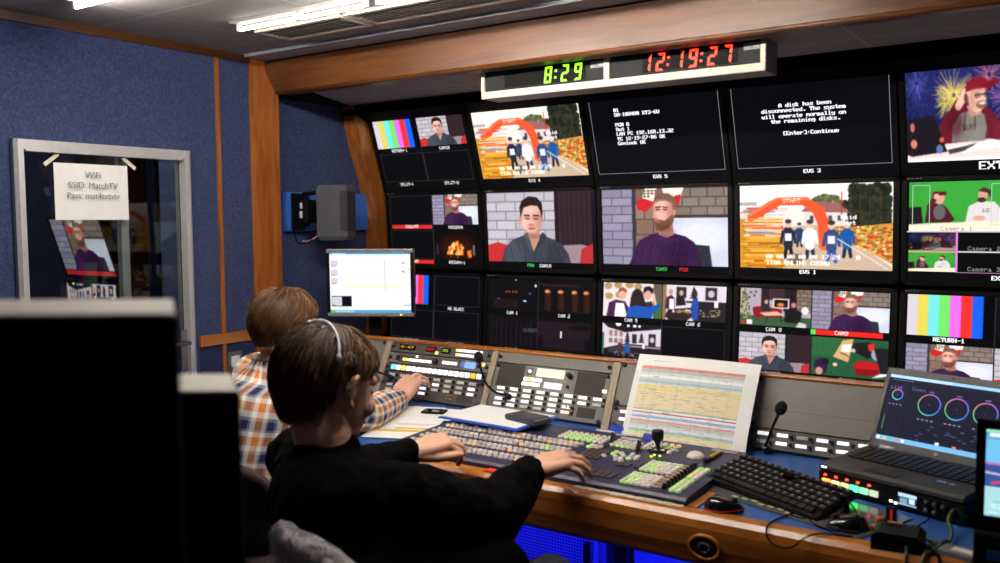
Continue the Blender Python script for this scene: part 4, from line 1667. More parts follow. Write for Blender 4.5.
fs = [tuple(range(n6)), tuple(range(4 * n6 - 1, 3 * n6 - 1, -1))]
for l in range(3):
    fs += [(l * n6 + i, l * n6 + (i + 1) % n6, (l + 1) * n6 + (i + 1) % n6, (l + 1) * n6 + i) for i in range(n6)]
cab.add(vs, fs)
cab.build('cabinet', mat('speaker_grey', (74, 76, 80), .6), s)
gr = MB()
vs = [rp(p_, z, 1.02) for z in (-.085, .085) for p_ in prof[1:5]]
gr.add(vs, [(0, 1, 5, 4), (1, 2, 6, 5), (2, 3, 7, 6), (0, 3, 2, 1), (4, 5, 6, 7), (0, 4, 7, 3)])
gr.build('grille', mat('speaker_grille', (48, 50, 54), .7, bump=.6, bscale=700), s)
cb = MB()
cb.tube(bez([(.07, .05, -.06), (.09, .0, -.12), (.06, -.05, -.135), (.03, -.05, -.08), (.02, -.02, -.05)]), .003, 6)
cb.build('cable', M_BLACKM, s)
cb = MB()
cb.tube(bez([(.10, .06, -.06), (.10, .01, -.11), (.07, -.01, -.128), (.05, -.02, -.125)]), .003, 6)
cb.build('cable', mat('wire_pink', (196, 150, 150), .5), s)

# ---------------------------------------------------------------- small desk monitor in front of the left screens
s = thing('desk_monitor', 'small grey square monitor with a white software window, left of the wall screens', 'monitor', (-2.535, 2.72, 1.18), (math.radians(2), 0, math.radians(30)))
c = MB()
c.span((-.2, .003, -.155), (.2, .04, .152), bev=.005)
c.span((-.2, -.004, .136), (.2, .006, .152), bev=.003)
c.span((-.2, -.004, -.155), (.2, .006, -.138), bev=.003)
c.build('casing', mat('monitor_silver', (150, 148, 146), .4, metal=.3), s)
MB().span((-.2, -.004, -.138), (-.186, .006, .136)).build('side_bezel', M_BLACK, s)
MB().span((.186, -.004, -.138), (.2, .006, .136)).build('side_bezel', M_BLACK, s)
s.scale = (.92, .92, .92)
s.location.z = 1.186
screen('screen', pic_desktop(), .372, .274, .136, M_SCREENHOT, s, (0, .0015, 0))
c = MB()
c.box((.14, -.0045, -.147), (.006, .002, .004))
c.build('power_light', glow('led_yellow', (250, 220, 60), 3), s)
c = MB()
c.span((-.2, .04, -.08), (.2, .07, .08), bev=.02)
c.span((-.03, .07, -.462), (.03, .095, .02), bev=.005)
c.box((0, .07, -.474), (.22, .16, .016), bev=.005)
c.build('stand', M_BLACK, s)

# ---------------------------------------------------------------- the console desk
DT = 0.742
M_DESKBLUE = mat('blue_desk_laminate', (50, 94, 166), .45, vary=.12, nscale=160)
desk = thing('console_desk', 'long console desk with blue top and varnished oak front edge', 'desk', (0, 0, 0))
MB().span((WX + .016, 1.985, DT - .03), (1.2, 2.98, DT)).build('desk_top', M_DESKBLUE, desk)
lp = MB()
lp.prism([(1.99, .622), (1.950, .622), (1.940, .634), (1.936, .67), (1.936, .715), (1.941, .733), (1.953, .743), (1.968, .746), (1.985, .745), (1.99, .742)], 'X', WX + .016, 1.2)
lp.build('oak_front_edge', M_LIP, desk)
MB().span((-.823, 1.99, DT - .002), (-.798, 2.45, DT + .004), bev=.001).build('oak_divider', M_WOODY, desk)
g = MB()
ring = []
for i in range(29):
    a = 2 * PI * i / 28
    ring.append((-.757 + .037 * math.cos(a), 1.936, .672 + .027 * math.sin(a)))
g.tube(ring, .0055, 8, caps=False)
gr_ = g.build('grommet_ring', M_LIP, desk)
g = MB()
g.lathe([(0, 0), (.036, 0), (.034, .004), (0, .0045)], (0, 0, 0), Matrix.Rotation(PI / 2, 3, 'X'), 28)
g = g.build('grommet_hole_shade', M_BLACK, desk, (-.757, 1.937, .672))  # black disc stands in for the dark inside of an uncut hole
g.scale = (1, 1, .74)
g = MB()
g.tube([(-.757 + .013 * math.cos(PI * k / 3), 1.9315, .672 + .012 * math.sin(PI * k / 3)) for k in range(7)], .0022, 6)
g.build('grommet_clip', mat('grommet_grey', (70, 70, 74), .5), desk)
for x in (-2.9, -2.3, -.42, .6):
    MB().span((x - .02, 2.05, 0), (x + .02, 2.9, DT - .03)).build('support_panel', M_BLACKM, desk)
# equipment racks under the desk, perforated doors lit blue
def perf_material():
    m = bpy.data.materials.new('perforated_door')
    m.use_nodes = True
    nt = m.node_tree
    b = nt.nodes['Principled BSDF']
    b.inputs['Roughness'].default_value = .45
    tc = nd(nt, 'ShaderNodeTexCoord')
    mp = nd(nt, 'ShaderNodeMapping')
    mp.inputs['Scale'].default_value = (100, 1, 100)
    nt.links.new(tc.outputs['Object'], mp.inputs['Vector'])
    v = nd(nt, 'ShaderNodeTexVoronoi')
    v.inputs['Scale'].default_value = 1.0
    v.inputs['Randomness'].default_value = 0.0
    nt.links.new(mp.outputs['Vector'], v.inputs['Vector'])
    rp_ = ramp(nt, [(.30, (20, 20, 24)), (.36, (190, 190, 196))])
    nt.links.new(v.outputs['Distance'], rp_.inputs['Fac'])
    nt.links.new(rp_.outputs['Color'], b.inputs['Base Color'])
    return m
M_PERF = perf_material()
M_RACKPAINT = mat('rack_paint', (190, 190, 196), .45)
for i, (x0, x1, perf, lab) in enumerate(((-2.26, -1.76, True, 'grey equipment cabinet under the desk in front of the man in plaid'),
                                         (-1.74, -1.225, True, 'equipment cabinet with perforated door under the desk, lit blue, left of the black upright'),
                                         (-1.13, -.46, False, 'flat sided equipment cabinet under the desk, lit blue, right of the black upright'))):
    t = thing('equipment_cabinet', lab, 'cabinet', ((x0 + x1) / 2, 2.32, 0), group='equipment cabinets under the desk')
    hx = (x1 - x0) / 2
    MB().span((-hx, .012, 0), (hx, .5, .69), bev=.004).build('body', M_RACKPAINT, t)
    if perf:
        MB().span((-hx + .005, -.006, .04), (hx - .03, .012, .66)).build('door', M_PERF, t)
        MB().span((hx - .028, -.012, .02), (hx - .012, .012, .68)).build('door_edge', M_RACKPAINT, t)
        MB().box((hx - .05, -.014, .42), (.016, .02, .09), bev=.004).build('handle', M_BLACK, t)
    else:
        MB().span((-hx + .005, 0, .04), (hx - .005, .012, .66), bev=.003).build('door', M_RACKPAINT, t)
        MB().box((-hx + .04, -.006, .5), (.05, .012, .012), bev=.003).build('handle', M_BLACK, t)
t = thing('cable_upright', 'dark upright cable duct between the two blue lit cabinets under the desk', 'cable duct', (-1.178, 2.33, 0))
MB().span((-.035, 0, 0), (.035, .05, .69), bev=.006).build('duct', M_DGREY, t)
MB().span((-.012, -.012, .3), (.02, .002, .56), bev=.004).build('cover', M_BLACK, t)
# blue lamp bar fixed under the desk top
t = thing('blue_light_bar', 'blue light strip fixed under the desk top behind the oak edge', 'light strip', (-1.1, 2.02, .70))
MB().span((-.95, -.012, 0), (.65, .012, .012)).build('channel', M_ALU, t)
MB().span((-.94, -.009, -.006), (.64, .009, 0)).build('diffuser', glow('blue_led', (8, 20, 255), 55), t)

# ---------------------------------------------------------------- sloping equipment turret on the desk
RB, RT = (2.600, DT), (2.700, .955)
RANG = math.atan2(RT[0] - RB[0], RT[1] - RB[1])
RLEN = math.hypot(RT[0] - RB[0], RT[1] - RB[1])
tu = thing('console_turret', 'grey sloping equipment turret along the back of the desk with oak top strip', 'console', (0, 0, 0))
c = MB()
c.prism([(RB[0] + .012, DT), (RT[0] + .012, RT[1]), (RT[0] + .03, RT[1]), (RB[0] + .06, DT)], 'X', WX + .016, 1.2)
c.build('turret_body', M_GREY, tu)
c = MB()
c.prism([(2.692, .952), (2.690, .958), (2.694, .964), (2.722, .964), (2.722, .952)], 'X', WX + .016, 1.2)
c.build('oak_top_strip', M_LIP, tu)
M_TAN = mat('tan_divider', (176, 158, 136), .5)
DIVS = [(-2.418, -2.392), (-1.888, -1.864), (-1.382, -1.356), (-.935, -.89), (-.395, -.36), (.13, .16)]
for a, b_ in DIVS:
    c = MB()
    c.prism([(RB[0] - .008, DT), (RT[0] - .008, RT[1]), (RT[0] + .014, RT[1]), (RB[0] + .014, DT)], 'X', a, b_)
    c.prism([(RB[0] - .010, DT), (RT[0] - .010, RT[1]), (RT[0] - .006, RT[1]), (RB[0] - .006, DT)], 'X', (a + b_) / 2 - .003, (a + b_) / 2 + .003)
    c.build('divider', M_TAN, tu)

M_KNOB = mat('knob_black', (14, 14, 15), .35)
M_LABEL = glow('key_label_lit', (236, 236, 244), .55, (230, 230, 234))
M_LABELOFF = mat('key_label_plain', (206, 204, 200), .5)
M_BTNW = glow('button_white_lit', (250, 250, 252), 1.0, (230, 230, 230))
M_BTNO = glow('button_orange_lit', (250, 150, 40), 1.2, (200, 120, 40))
M_BTNB = glow('button_blue_lit', (90, 190, 255), 1.3, (90, 160, 210))
M_BTNY = glow('button_yellow_lit', (250, 210, 90), 1.0, (210, 180, 90))
M_LCDB = glow('lcd_blue', (110, 150, 240), 1.1)
M_LCDW = glow('lcd_white', (214, 220, 250), 1.05)
M_LCDY = glow('lcd_cream', (250, 240, 190), .95)
M_MESH = mat('speaker_mesh', (58, 52, 48), .7, vary=.3, nscale=900)

def unit(bay, v0, v1, name, label, cat, material, group=None):
    x0, x1 = DIVS[bay - 1][1] if bay else WX + .03, DIVS[bay][0]
    xc = (x0 + x1) / 2
    vm = (v0 + v1) / 2
    t = thing(name, label, cat, (xc, RB[0] + math.sin(RANG) * v0, RB[1] + math.cos(RANG) * v0), (-RANG, 0, 0), group)
    hw_ = (x1 - x0) / 2 - .003
    hgt = v1 - v0
    MB().span((-hw_, -.004, .001), (hw_, .010, hgt - .001), bev=.0015).build('face_plate', material, t)
    for sx in (-1, 1):
        for z in ((.009, hgt - .009) if hgt > .05 else (hgt / 2,)):
            MB().lathe([(0, 0), (.0075, 0), (.0075, .006), (.004, .008), (0, .008)], (sx * (hw_ - .011), -.004, z), Matrix.Rotation(PI / 2, 3, 'X'), 10).build('screw', M_KNOB, t)
    return t, hw_, hgt

def pbox(t, name, x, z, w_, h_, material, d=.004, bev=0.0):
    return MB().span((x - w_ / 2, -.004 - d, z - h_ / 2), (x + w_ / 2, -.003, z + h_ / 2), bev=bev).build(name, material, t)

def pknob(t, name, x, z, r, l=.014, material=None):
    return MB().lathe([(0, 0), (r, 0), (r * .92, l * .8), (r * .8, l), (0, l)], (x, -.004, z), Matrix.Rotation(PI / 2, 3, 'X'), 16).build(name, material or M_KNOB, t)

ME_LEV = MB().box((0, -.008, 0), (.009, .014, .008), bev=.002).mesh('key_lever', M_KNOB)
ME_LAB = {}
for nm_, mm in (('on', M_LABEL), ('off', M_LABELOFF)):
    ME_LAB[nm_] = MB().box((0, -.005, 0), (.033, .004, .0105), bev=.001).mesh('key_label', mm)

def link(name, me, parent, loc):
    o = bpy.data.objects.new(name, me)
    COL.objects.link(o)
    o.parent = parent
    o.location = loc
    return o

def keys(t, hw_, rows, x0=None, pitch=.057, on=1.0):
    """rows: (z, first column, last column)"""
    x0 = -hw_ + .045 if x0 is None else x0
    for z, a, b_ in rows:
        for k in range(a, b_):
            x = x0 + k * pitch
            link('key_label', ME_LAB['on' if RNG.random() < on else 'off'], t, (x, 0, z))
            link('key_lever', ME_LEV, t, (x + .026, 0, z - .001))

# bay 0: by the left wall
t, hw_, hg = unit(0, .125, .232, 'blank_panel', 'blank grey rack panel at the far left end of the turret', 'panel', M_PANEL)
t, hw_, hg = unit(0, .01, .122, 'talkback_panel', 'talkback key panel at the far left of the turret, beside the man in plaid', 'control panel', M_PANEL)
keys(t, hw_, [(.095, 0, 8), (.073, 0, 8), (.05, 0, 6), (.028, 0, 6)], on=.4)
pbox(t, 'speaker_grille', hw_ - .07, .035, .07, .045, M_MESH, .001)

# bay 1: the panel the man in plaid works at
t, hw_, hg = unit(1, .188, .233, 'status_panel', 'narrow display panel with amber, red and green digits, top of the second bay', 'display panel', M_PANELD)
pbox(t, 'display_window', -.165, .024, .085, .022, mat('display_smoke', (20, 16, 12), .25), .001)
for s_, x, c_, nm in (('8:47', -.165, (255, 170, 30), 'amber'), ('025', -.045, (255, 50, 40), 'red'), ('30', .03, (190, 220, 40), 'green')):
    w_ = {'amber': .085, 'red': .05, 'green': .045}[nm]
    if nm != 'amber':
        pbox(t, 'display_window', x, .024, w_, .022, MATS['display_smoke'], .001)
    pt = Pic(len(s_) * 6 + 4, 12, (10, 6, 4)).text(s_, .08, .18, 1, c_)
    screen('digits', pt, w_ - .006, .018, .033, M_SCREENHOT, t, (x, -.0056, 0))
for k in range(8):
    pbox(t, 'button', .085 + k * .016, .031, .012, .009, M_BTNW if k else M_BTNY, .003)
    if k > 0:
        pbox(t, 'button', .072 + k * .016, .013, .012, .009, M_BTNW if k > 1 else M_BTNY, .003)
pbox(t, 'button', -.012, .012, .014, .011, M_BTNY, .003)
t, hw_, hg = unit(1, .143, .186, 'monitor_control_panel', 'rack panel with one black knob and a small blue display', 'control panel', M_PANEL)
pbox(t, 'inset', -.03, .022, .33, .032, M_PANELD, .001)
for k in range(9):
    pbox(t, 'button', -.165 + k * .0165, .018, .013, .010, M_BTNY if k < 2 else M_BTNW, .003)
pbox(t, 'button', -.103, .034, .010, .008, M_BTNW, .003)
pbox(t, 'jack_socket', -.2, .022, .02, .02, M_KNOB, .001)
pknob(t, 'knob', -.005, .022, .0115, .018)
for k in range(4):
    pbox(t, 'button', .035 + k * .019, .022, .014, .011, M_BTNW, .003)
pbox(t, 'display', .15, .022, .07, .024, M_LCDB, .001)
pknob(t, 'knob', .203, .022, .007, .010)
pbox(t, 'marker_label', .222, .03, .012, .012, M_BTNY, .001)
t, hw_, hg = unit(1, .110, .141, 'button_strip', 'rack strip with one row of white square lit buttons', 'button panel', M_PANELD)
for k in range(17):
    pbox(t, 'button', -.21 + k * .0265, .0155, .019, .018, M_BTNB if k == 0 else (M_BTNO if k == 15 else (M_BTNY if k == 2 else M_BTNW)), .004, .001)
t, hw_, hg = unit(1, .008, .108, 'talkback_panel', 'talkback key panel under the hand of the man in plaid', 'control panel', M_PANELD)
keys(t, hw_, [(.086, 0, 8), (.066, 0, 8), (.046, 0, 8), (.026, 0, 4)], on=.35)
pbox(t, 'speaker_grille', hw_ - .075, .026, .075, .032, M_MESH, .001)
for a in range(3):
    for b_ in range(2):
        pknob(t, 'keypad_stud', hw_ - .155 + a * .012, .018 + b_ * .014, .004, .004, mat('brass_stud', (200, 160, 70), .35, metal=.8))

# bay 2: intercom with two loudspeakers
t, hw_, hg = unit(2, .190, .233, 'blank_panel', 'blank grey rack panel above the two-speaker intercom', 'panel', M_PANEL)
t, hw_, hg = unit(2, .010, .188, 'intercom_panel', 'grey intercom panel with two square loudspeakers and lit displays', 'intercom', M_PANEL)
for x in (-.165, .165):
    pbox(t, 'speaker_grille', x, .134, .112, .082, M_MESH, .0012)
pbox(t, 'recess', 0, .134, .19, .088, mat('rack_light_grey', (136, 130, 124), .5), .0008)
pbox(t, 'display', .0, .157, .115, .030, M_LCDY, .002)
pbox(t, 'jack_socket', -.085, .157, .022, .026, M_PANELD, .002)
pknob(t, 'jack', -.085, .157, .007, .008, M_LCDW)
pknob(t, 'knob', .083, .155, .0105, .018)
pbox(t, 'display', .02, .113, .072, .022, M_LCDW, .002)
pknob(t, 'knob', .083, .115, .006, .010)
for r_ in range(2):
    for k in range(5):
        pbox(t, 'button', -.098 + k * .0155 - r_ * .004, .128 - r_ * .018, .0125, .012, M_BTNY if (k == 1 and r_ == 0) else M_BTNW, .004, .001)
keys(t, hw_, [(.085, 0, 8), (.065, 0, 8), (.045, 0, 6), (.026, 0, 6)], on=.9)
pbox(t, 'speaker_grille', hw_ - .065, .033, .07, .036, M_MESH, .001)
for a in range(3):
    for b_ in range(3):
        pknob(t, 'keypad_stud', hw_ - .145 + a * .013, .02 + b_ * .013, .0045, .004, MATS['brass_stud'])
pbox(t, 'power_button', hw_ - .012, .115, .016, .010, M_BTNW, .003)
# bay 3: behind the printed sheet
t, hw_, hg = unit(3, .085, .233, 'blank_panel', 'blank grey rack panel mostly hidden behind the printed colour sheet', 'panel', M_PANEL)
t, hw_, hg = unit(3, .010, .083, 'talkback_panel', 'talkback key panel hidden behind the foot of the printed colour sheet', 'control panel', M_PANELD)
keys(t, hw_, [(.055, 0, 7), (.03, 0, 7)], on=.9)
# bay 4: behind the microphone and laptop
t, hw_, hg = unit(4, .072, .233, 'blank_panel', 'large blank grey rack panel behind the right hand microphone', 'panel', M_PANEL)
pbox(t, 'seam', 0, .058, 2 * hw_ - .004, .0014, M_PANELD, .0004)
t, hw_, hg = unit(4, .008, .070, 'talkback_panel', 'talkback key panel with two rows of white labels behind the black keyboard', 'control panel', M_PANELD)
keys(t, hw_, [(.047, 0, 8), (.022, 0, 8)], pitch=.058, on=.8)
t, hw_, hg = unit(5, .01, .233, 'blank_panel', 'blank grey rack panel right of the laptop', 'panel', M_PANEL)

# ---------------------------------------------------------------- microphones
def goose(label, base, head, mid, dirv, r=.0044):
    t = thing('gooseneck_microphone', label, 'microphone', base, group='gooseneck microphones on the desk turret')
    B, H = Vector(base), Vector(head)
    pts = bez([Vector((0, 0, 0)), Vector((0, -.02, .012))] + [Vector(m_) - B for m_ in mid] + [H - B], 8)
    MB().tube(pts, r, 8).build('gooseneck', M_BLACK, t)
    MB().tube([(0, .012, -.008), (0, -.012, .006), (0, -.024, .013)], [.013, .012, .008], 12).build('base_plug', M_KNOB, t)
    MB().tube([pts[3], pts[6], pts[8]], [.0072, .0078, .006], 10).build('stem_sleeve', M_DGREY, t)
    d_ = Vector(dirv).normalized()
    h = MB()
    q = Vector((0, 0, 1)).rotation_difference(d_).to_matrix()
    h.ball(H - B + d_ * .012, (.017, .017, .022), q, 16, 12)
    h.build('windscreen', mat('foam_black', (15, 15, 16), .95, bump=.8, bscale=900), t)
goose('gooseneck microphone with round foam head between the second and third rack bays', (-1.77, 2.625, .80), (-1.865, 2.565, .935), [(-1.80, 2.575, .825), (-1.835, 2.562, .862)], (-.1, 0, 1))
goose('gooseneck microphone rising to the right beside the printed sheet', (-.818, 2.582, .757), (-.770, 2.540, .882), [(-.806, 2.552, .79), (-.792, 2.546, .83)], (.4, 0, 1))
goose('gooseneck microphone at the left, its head hidden by the man in black', (-2.34, 2.63, .815), (-2.455, 2.555, .915), [(-2.375, 2.585, .845), (-2.41, 2.57, .875)], (-.5, 0, 1))

# ---------------------------------------------------------------- vision mixer panel
MX0, MX1, MY0, MY1 = -1.80, -.828, 1.992, 2.44
mix = thing('vision_mixer', 'large navy vision mixer panel covered in rows of pale and green buttons', 'control panel', ((MX0 + MX1) / 2, (MY0 + MY1) / 2, DT))
MCX, MCY = (MX0 + MX1) / 2, (MY0 + MY1) / 2
SL = .016 / (MY1 - MY0)
def mz(y):
    return .018 + (y - MY0) * SL
hx, hy = (MX1 - MX0) / 2, (MY1 - MY0) / 2
M_NAVYPANEL = mat('mixer_navy', (38, 42, 70), .42, vary=.05)
c = MB()
c.prism([(-hy, 0), (-hy, .012), (-hy + .008, mz(MY0 + .008)), (hy - .004, mz(MY1)), (hy, mz(MY1) - .006), (hy, 0)], 'X', -hx, hx)
c.build('panel_body', M_NAVYPANEL, mix)
M_CAPP = mat('cap_pale', (204, 190, 186), .35, vary=.05)
M_CAPP2 = glow('cap_pale_lit', (216, 206, 200), .08, (216, 204, 198))
M_CAPG = glow('cap_green_lit', (196, 236, 140), .16, (184, 214, 140))
M_CAPO = glow('cap_orange_lit', (250, 200, 140), .25, (220, 170, 110))
M_CAPB = mat('cap_beige', (178, 152, 128), .4)
M_CAPD = mat('cap_smoke', (70, 58, 56), .3)
CAPM = [M_CAPP, M_CAPP2, M_CAPG, M_CAPO, M_CAPB, M_CAPD]
def cap_mb(m_=0, into=None, x=0, y=0, z=0, s=1.0):
    b = into or MB()
    w_ = .0071 * s
    vs, n_ = [], 8
    for r_, h in ((1.08, 0), (1.08, .004), (.95, .0068), (.55, .0078)):
        for j in range(n_):
            th = 2 * PI * (j + .5) / n_
            ce, se = math.cos(th), math.sin(th)
            k = 1 / max(abs(ce), abs(se)) ** .55
            vs.append((x + w_ * r_ * k * ce, y + w_ * r_ * k * se, z + h))
    fs = []
    for l in range(3):
        for j in range(n_):
            fs.append((l * n_ + j, l * n_ + (j + 1) % n_, (l + 1) * n_ + (j + 1) % n_, (l + 1) * n_ + j))
    fs.append(tuple(3 * n_ + j for j in range(n_)))
    b.add(vs, fs, True, m_)
    return b
CAPME = [cap_mb(0).mesh('button', [m_]) for m_ in CAPM]
BT = []
for row, y in enumerate((2.062, 2.130, 2.198, 2.266)):
    n_ = 27
    for k in range(n_):
        for s_ in (-1, 1):
            x = -1.768 + k * .0182 + (row % 2) * .004 + (.004 if s_ > 0 else 0)
            if k in (9, 18):
                pass
            m_ = 0
            r = RNG.random()
            if r < .014: m_ = 2
            elif r < .04: m_ = 3
            elif r < .5: m_ = 1
            BT.append((x + .004 * (k // 9), y + s_ * .0125, m_))
def grid(x0, x1, y0, y1, nx, ny, fn):
    for i in range(nx):
        for j in range(ny):
            BT.append((x0 + (x1 - x0) * i / (nx - 1), y0 + (y1 - y0) * j / (ny - 1), fn(i, j)))
grid(-1.375, -1.235, 2.318, 2.378, 8, 4, lambda i, j: 2 if 1 <= i <= 5 and j < 3 else 1)
grid(-1.195, -1.125, 2.315, 2.365, 5, 3, lambda i, j: 2 if j == 0 and i in (1, 2, 3) else 1)
grid(-1.245, -1.215, 2.262, 2.282, 3, 2, lambda i, j: 2 if i == 0 else 0)
grid(-1.10, -1.018, 2.325, 2.395, 5, 4, lambda i, j: 3 if (i > 2 and j == 3) else (2 if RNG.random() < .12 else 1))
for x, y, m_ in ((-1.165, 2.205, 1), (-1.15, 2.235, 2), (-1.132, 2.215, 1), (-1.15, 2.255, 2), (-1.13, 2.25, 1), (-1.115, 2.23, 1), (-1.112, 2.205, 1), (-1.098, 2.255, 1), (-1.095, 2.235, 0),
                 (-1.092, 2.215, 2), (-1.078, 2.245, 1), (-1.1, 2.185, 0), (-1.118, 2.188, 0), (-1.075, 2.225, 1)):
    BT.append((x, y, m_))
grid(-1.018, -.940, 2.146, 2.222, 6, 5, lambda i, j: 2 if (i < 3 and (i + j) % 3 != 1) or (i == 5 and j == 4) else 1)
grid(-1.018, -.945, 2.030, 2.106, 6, 5, lambda i, j: 2 if i < 3 and (i * 2 + j) % 3 != 1 else (3 if (i, j) == (4, 4) else 1))
grid(-.881, -.864, 2.030, 2.116, 2, 7, lambda i, j: 2 if i == 0 or j % 3 == 0 else 1)
grid(-.881, -.864, 2.140, 2.226, 2, 7, lambda i, j: (3 if j in (2, 3) else 2) if i == 0 else (2 if j > 4 else 1))
grid(-1.18, -1.165, 2.075, 2.105, 2, 2, lambda i, j: 1)
CAMP = Vector((0, 0, 1.44))
BT.sort(key=lambda b: (Vector((b[0], b[1], .77)) - CAMP).length)
for x, y, m_ in BT[:100]:
    link('button', CAPME[m_], mix, (x - MCX, y - MCY, mz(y) - .001))
rest = MB()
for x, y, m_ in BT[100:]:
    cap_mb(m_, rest, x - MCX, y - MCY, mz(y) - .001)
tag(rest.build('button_field', CAPM, mix), kind='stuff')
# soft display keys
for x0, x1, y0, y1, n_ in ((-1.235, -1.165, 2.165, 2.255, 4), (-1.155, -1.055, 2.035, 2.085, 5), (-1.045, -1.035, 2.15, 2.2, 1), (-1.10, -1.06, 2.145, 2.175, 2)):
    for i in range(n_):
        w_ = (x1 - x0) / n_
        xx = x0 + (i + .5) * w_
        ym = (y0 + y1) / 2
        MB().box((0, 0, .001), (w_ * .86, y1 - y0, .005), bev=.001).build('display_key', M_CAPD, mix, (xx - MCX, ym - MCY, mz(ym)), (SL, 0, 0))
# the fader lanes at the right
for k in range(10):
    y = 2.035 + k * .0215
    b = MB().box((0, 0, .0015), (.030, .012, .005), bev=.001)
    b.build('lane_label', M_CAPB, mix, (-.925 - MCX, y - MCY, mz(y)))
    b = MB()
    b.box((0, 0, .004), (.014, .007, .008), bev=.002)
    b.box((.002, 0, .011), (.012, .011, .009), bev=.003)
    b.build('fader_knob', M_KNOB, mix, (-.903 - MCX, y - MCY, mz(y)))
# transition levers
for x, y, l in ((-1.205, 2.325, .10), (-1.100, 2.285, .10)):
    b = MB()
    b.box((0, 0, .001), (.010, .08, .003))
    b.box((0, .012, .016), (.005, .022, .032), Matrix.Rotation(math.radians(-25), 3, 'X'), bev=.001)
    b.build('transition_lever', M_KNOB, mix, (x - MCX, y - MCY, mz(y)))
    b = MB().box((-.030, .022, .031), (.062, .006, .006), bev=.002)
    b.build('lever_handle', M_WHITE, mix, (x - MCX, y - MCY, mz(y)))
# joystick
b = MB()
b.lathe([(0, 0), (.030, 0), (.031, .003), (.026, .006), (.016, .005), (.010, .008), (.006, .014), (.009, .024), (.017, .034), (.0175, .055), (.015, .060), (0, .061)], n=24)
b.build('joystick', M_KNOB, mix, (-1.058 - MCX, 2.335 - MCY, mz(2.335)))
b = MB()
b.lathe([(.034, -.0), (.034, .002), (.028, .004), (.025, .001)], n=28)
b.build('trackball_ring', M_KNOB, mix, (-.940 - MCX, 2.330 - MCY, mz(2.330) - .004))
b = MB()
b.ball((0, 0, .003), (.0255, .0255, .017), None, 24, 16)
b.build('trackball', mat('trackball_white', (240, 232, 226), .25), mix, (-.940 - MCX, 2.330 - MCY, mz(2.330) - .004))
for x, y in ((-1.065, 2.318), (-1.048, 2.318), (-1.066, 2.30)):
    MB().lathe([(0, 0), (.004, 0), (.003, .002), (0, .002)], n=10).build('indicator', glow('indicator_green', (190, 240, 40), 2.2), mix, (x - MCX + .02, y - .035 - MCY, mz(y)))
for k in range(5):
    MB().box((0, 0, .001), (.010, .006, .002)).build('mark', M_WHITE if k < 2 else MATS['badge_grey'], mix, (-1.018 + k * .013 - MCX, 2.34 + k * .012 - MCY, mz(2.35)))
MB().box((0, 0, .0008), (.075, .022, .0016)).build('name_plate', MATS['clock_sticker'], mix, (-.888 - MCX, 2.415 - MCY, mz(2.415)))
MB().box((0, 0, .0008), (.045, .006, .0016)).build('maker_mark', MATS['badge_grey'], mix, (-1.33 - MCX, 2.018 - MCY, mz(2.018)))
MB().box((0, 0, .0008), (.045, .012, .0016)).build('maker_mark', M_ALU, mix, (-1.225 - MCX, 2.428 - MCY, mz(2.428)))

# ---------------------------------------------------------------- loose things on the desk
def lay(name, label, cat, loc, rz, group=None):
    return thing(name, label, cat, loc, (0, 0, rz), group)

# printed running order leaning on the turret
HS = .308
def bend(x, y, z):
    k = z / HS
    return (x * (1 + .02 * k) - .014 * k, .172 * k ** 1.12 + .004 * math.sin(x * 9 + 1), .246 * k - .006 * k * (x + .2) + .003 * math.cos(x * 6) * k)
t = thing('running_order_sheet', 'large printed sheet of coloured table rows leaning on the turret', 'paper', (-1.055, 2.492, DT + .006), (0, 0, 0))
screen('printed_face', pic_rundown(), .398, HS, HS, M_PRINT, t, (0, 0, 0), bend)
bk = MB()
vs, fs = [], []
for i in range(11):
    for k in range(9):
        v = bend(-.200 + .400 * i / 10, 0, HS * k / 8)
        vs.append((v[0], v[1] + .0012, v[2]))
for i in range(10):
    for k in range(8):
        a = i * 9 + k
        fs.append((a, a + 9, a + 10, a + 1))
bk.add(vs, fs, True)
bk.add([(v[0], v[1] + .002, v[2]) for v in vs], fs, True)
bk.build('backing_sheet', M_PAPER, t)
for lab, x, y, rz in (('blue binder clip left of the foot of the printed sheet', -1.262, 2.475, .2), ('blue binder clip behind the black joystick', -1.125, 2.428, -.1)):
    t = lay('binder_clip', lab, 'clip', (x, y, DT + mz(2.44)), rz)
    b = MB()
    b.prism([(-.012, 0), (.012, 0), (.004, .016), (-.004, .016)], 'X', -.02, .02)
    b.build('clip_body', mat('clip_blue', (30, 56, 190), .35), t)
    MB().tube([(-.012, 0, .014), (-.010, 0, .024), (.010, 0, .024), (.012, 0, .014)], .001, 6).build('wire_handle', M_STEEL, t)

# folder and paper on the back of the mixer
zt = DT + mz(2.40) + .009
t = lay('folder', 'blue folder lying under a white sheet behind the mixer buttons', 'folder', (-1.652, 2.378, zt + .002), math.radians(-3))
MB().box((0, 0, .002), (.328, .232, .004), bev=.001).build('cover', mat('folder_blue', (34, 74, 196), .45), t)
t = lay('paper_sheet', 'blank white paper sheet on the blue folder behind the mixer buttons', 'paper', (-1.660, 2.388, zt + .0062), math.radians(-2), 'loose papers on the desk')
MB().box((0, 0, .001), (.312, .215, .002)).build('sheet', M_PAPER, t)
t = lay('card_reader', 'dark grey slab shaped box with rounded ends on the white sheet', 'box', (-1.530, 2.372, zt + .0085), math.radians(-14))
b = MB()
b.prism([(-.068, .002), (-.073, .010), (-.066, .019), (.055, .021), (.072, .014), (.074, .004), (.066, 0), (-.060, 0)], 'Y', -.036, .036)
b.build('body', mat('slate_plastic', (62, 62, 68), .5), t)
MB().box((.066, 0, .010), (.012, .062, .016), bev=.003).build('end_cap', mat('slate_light', (110, 108, 110), .5), t)
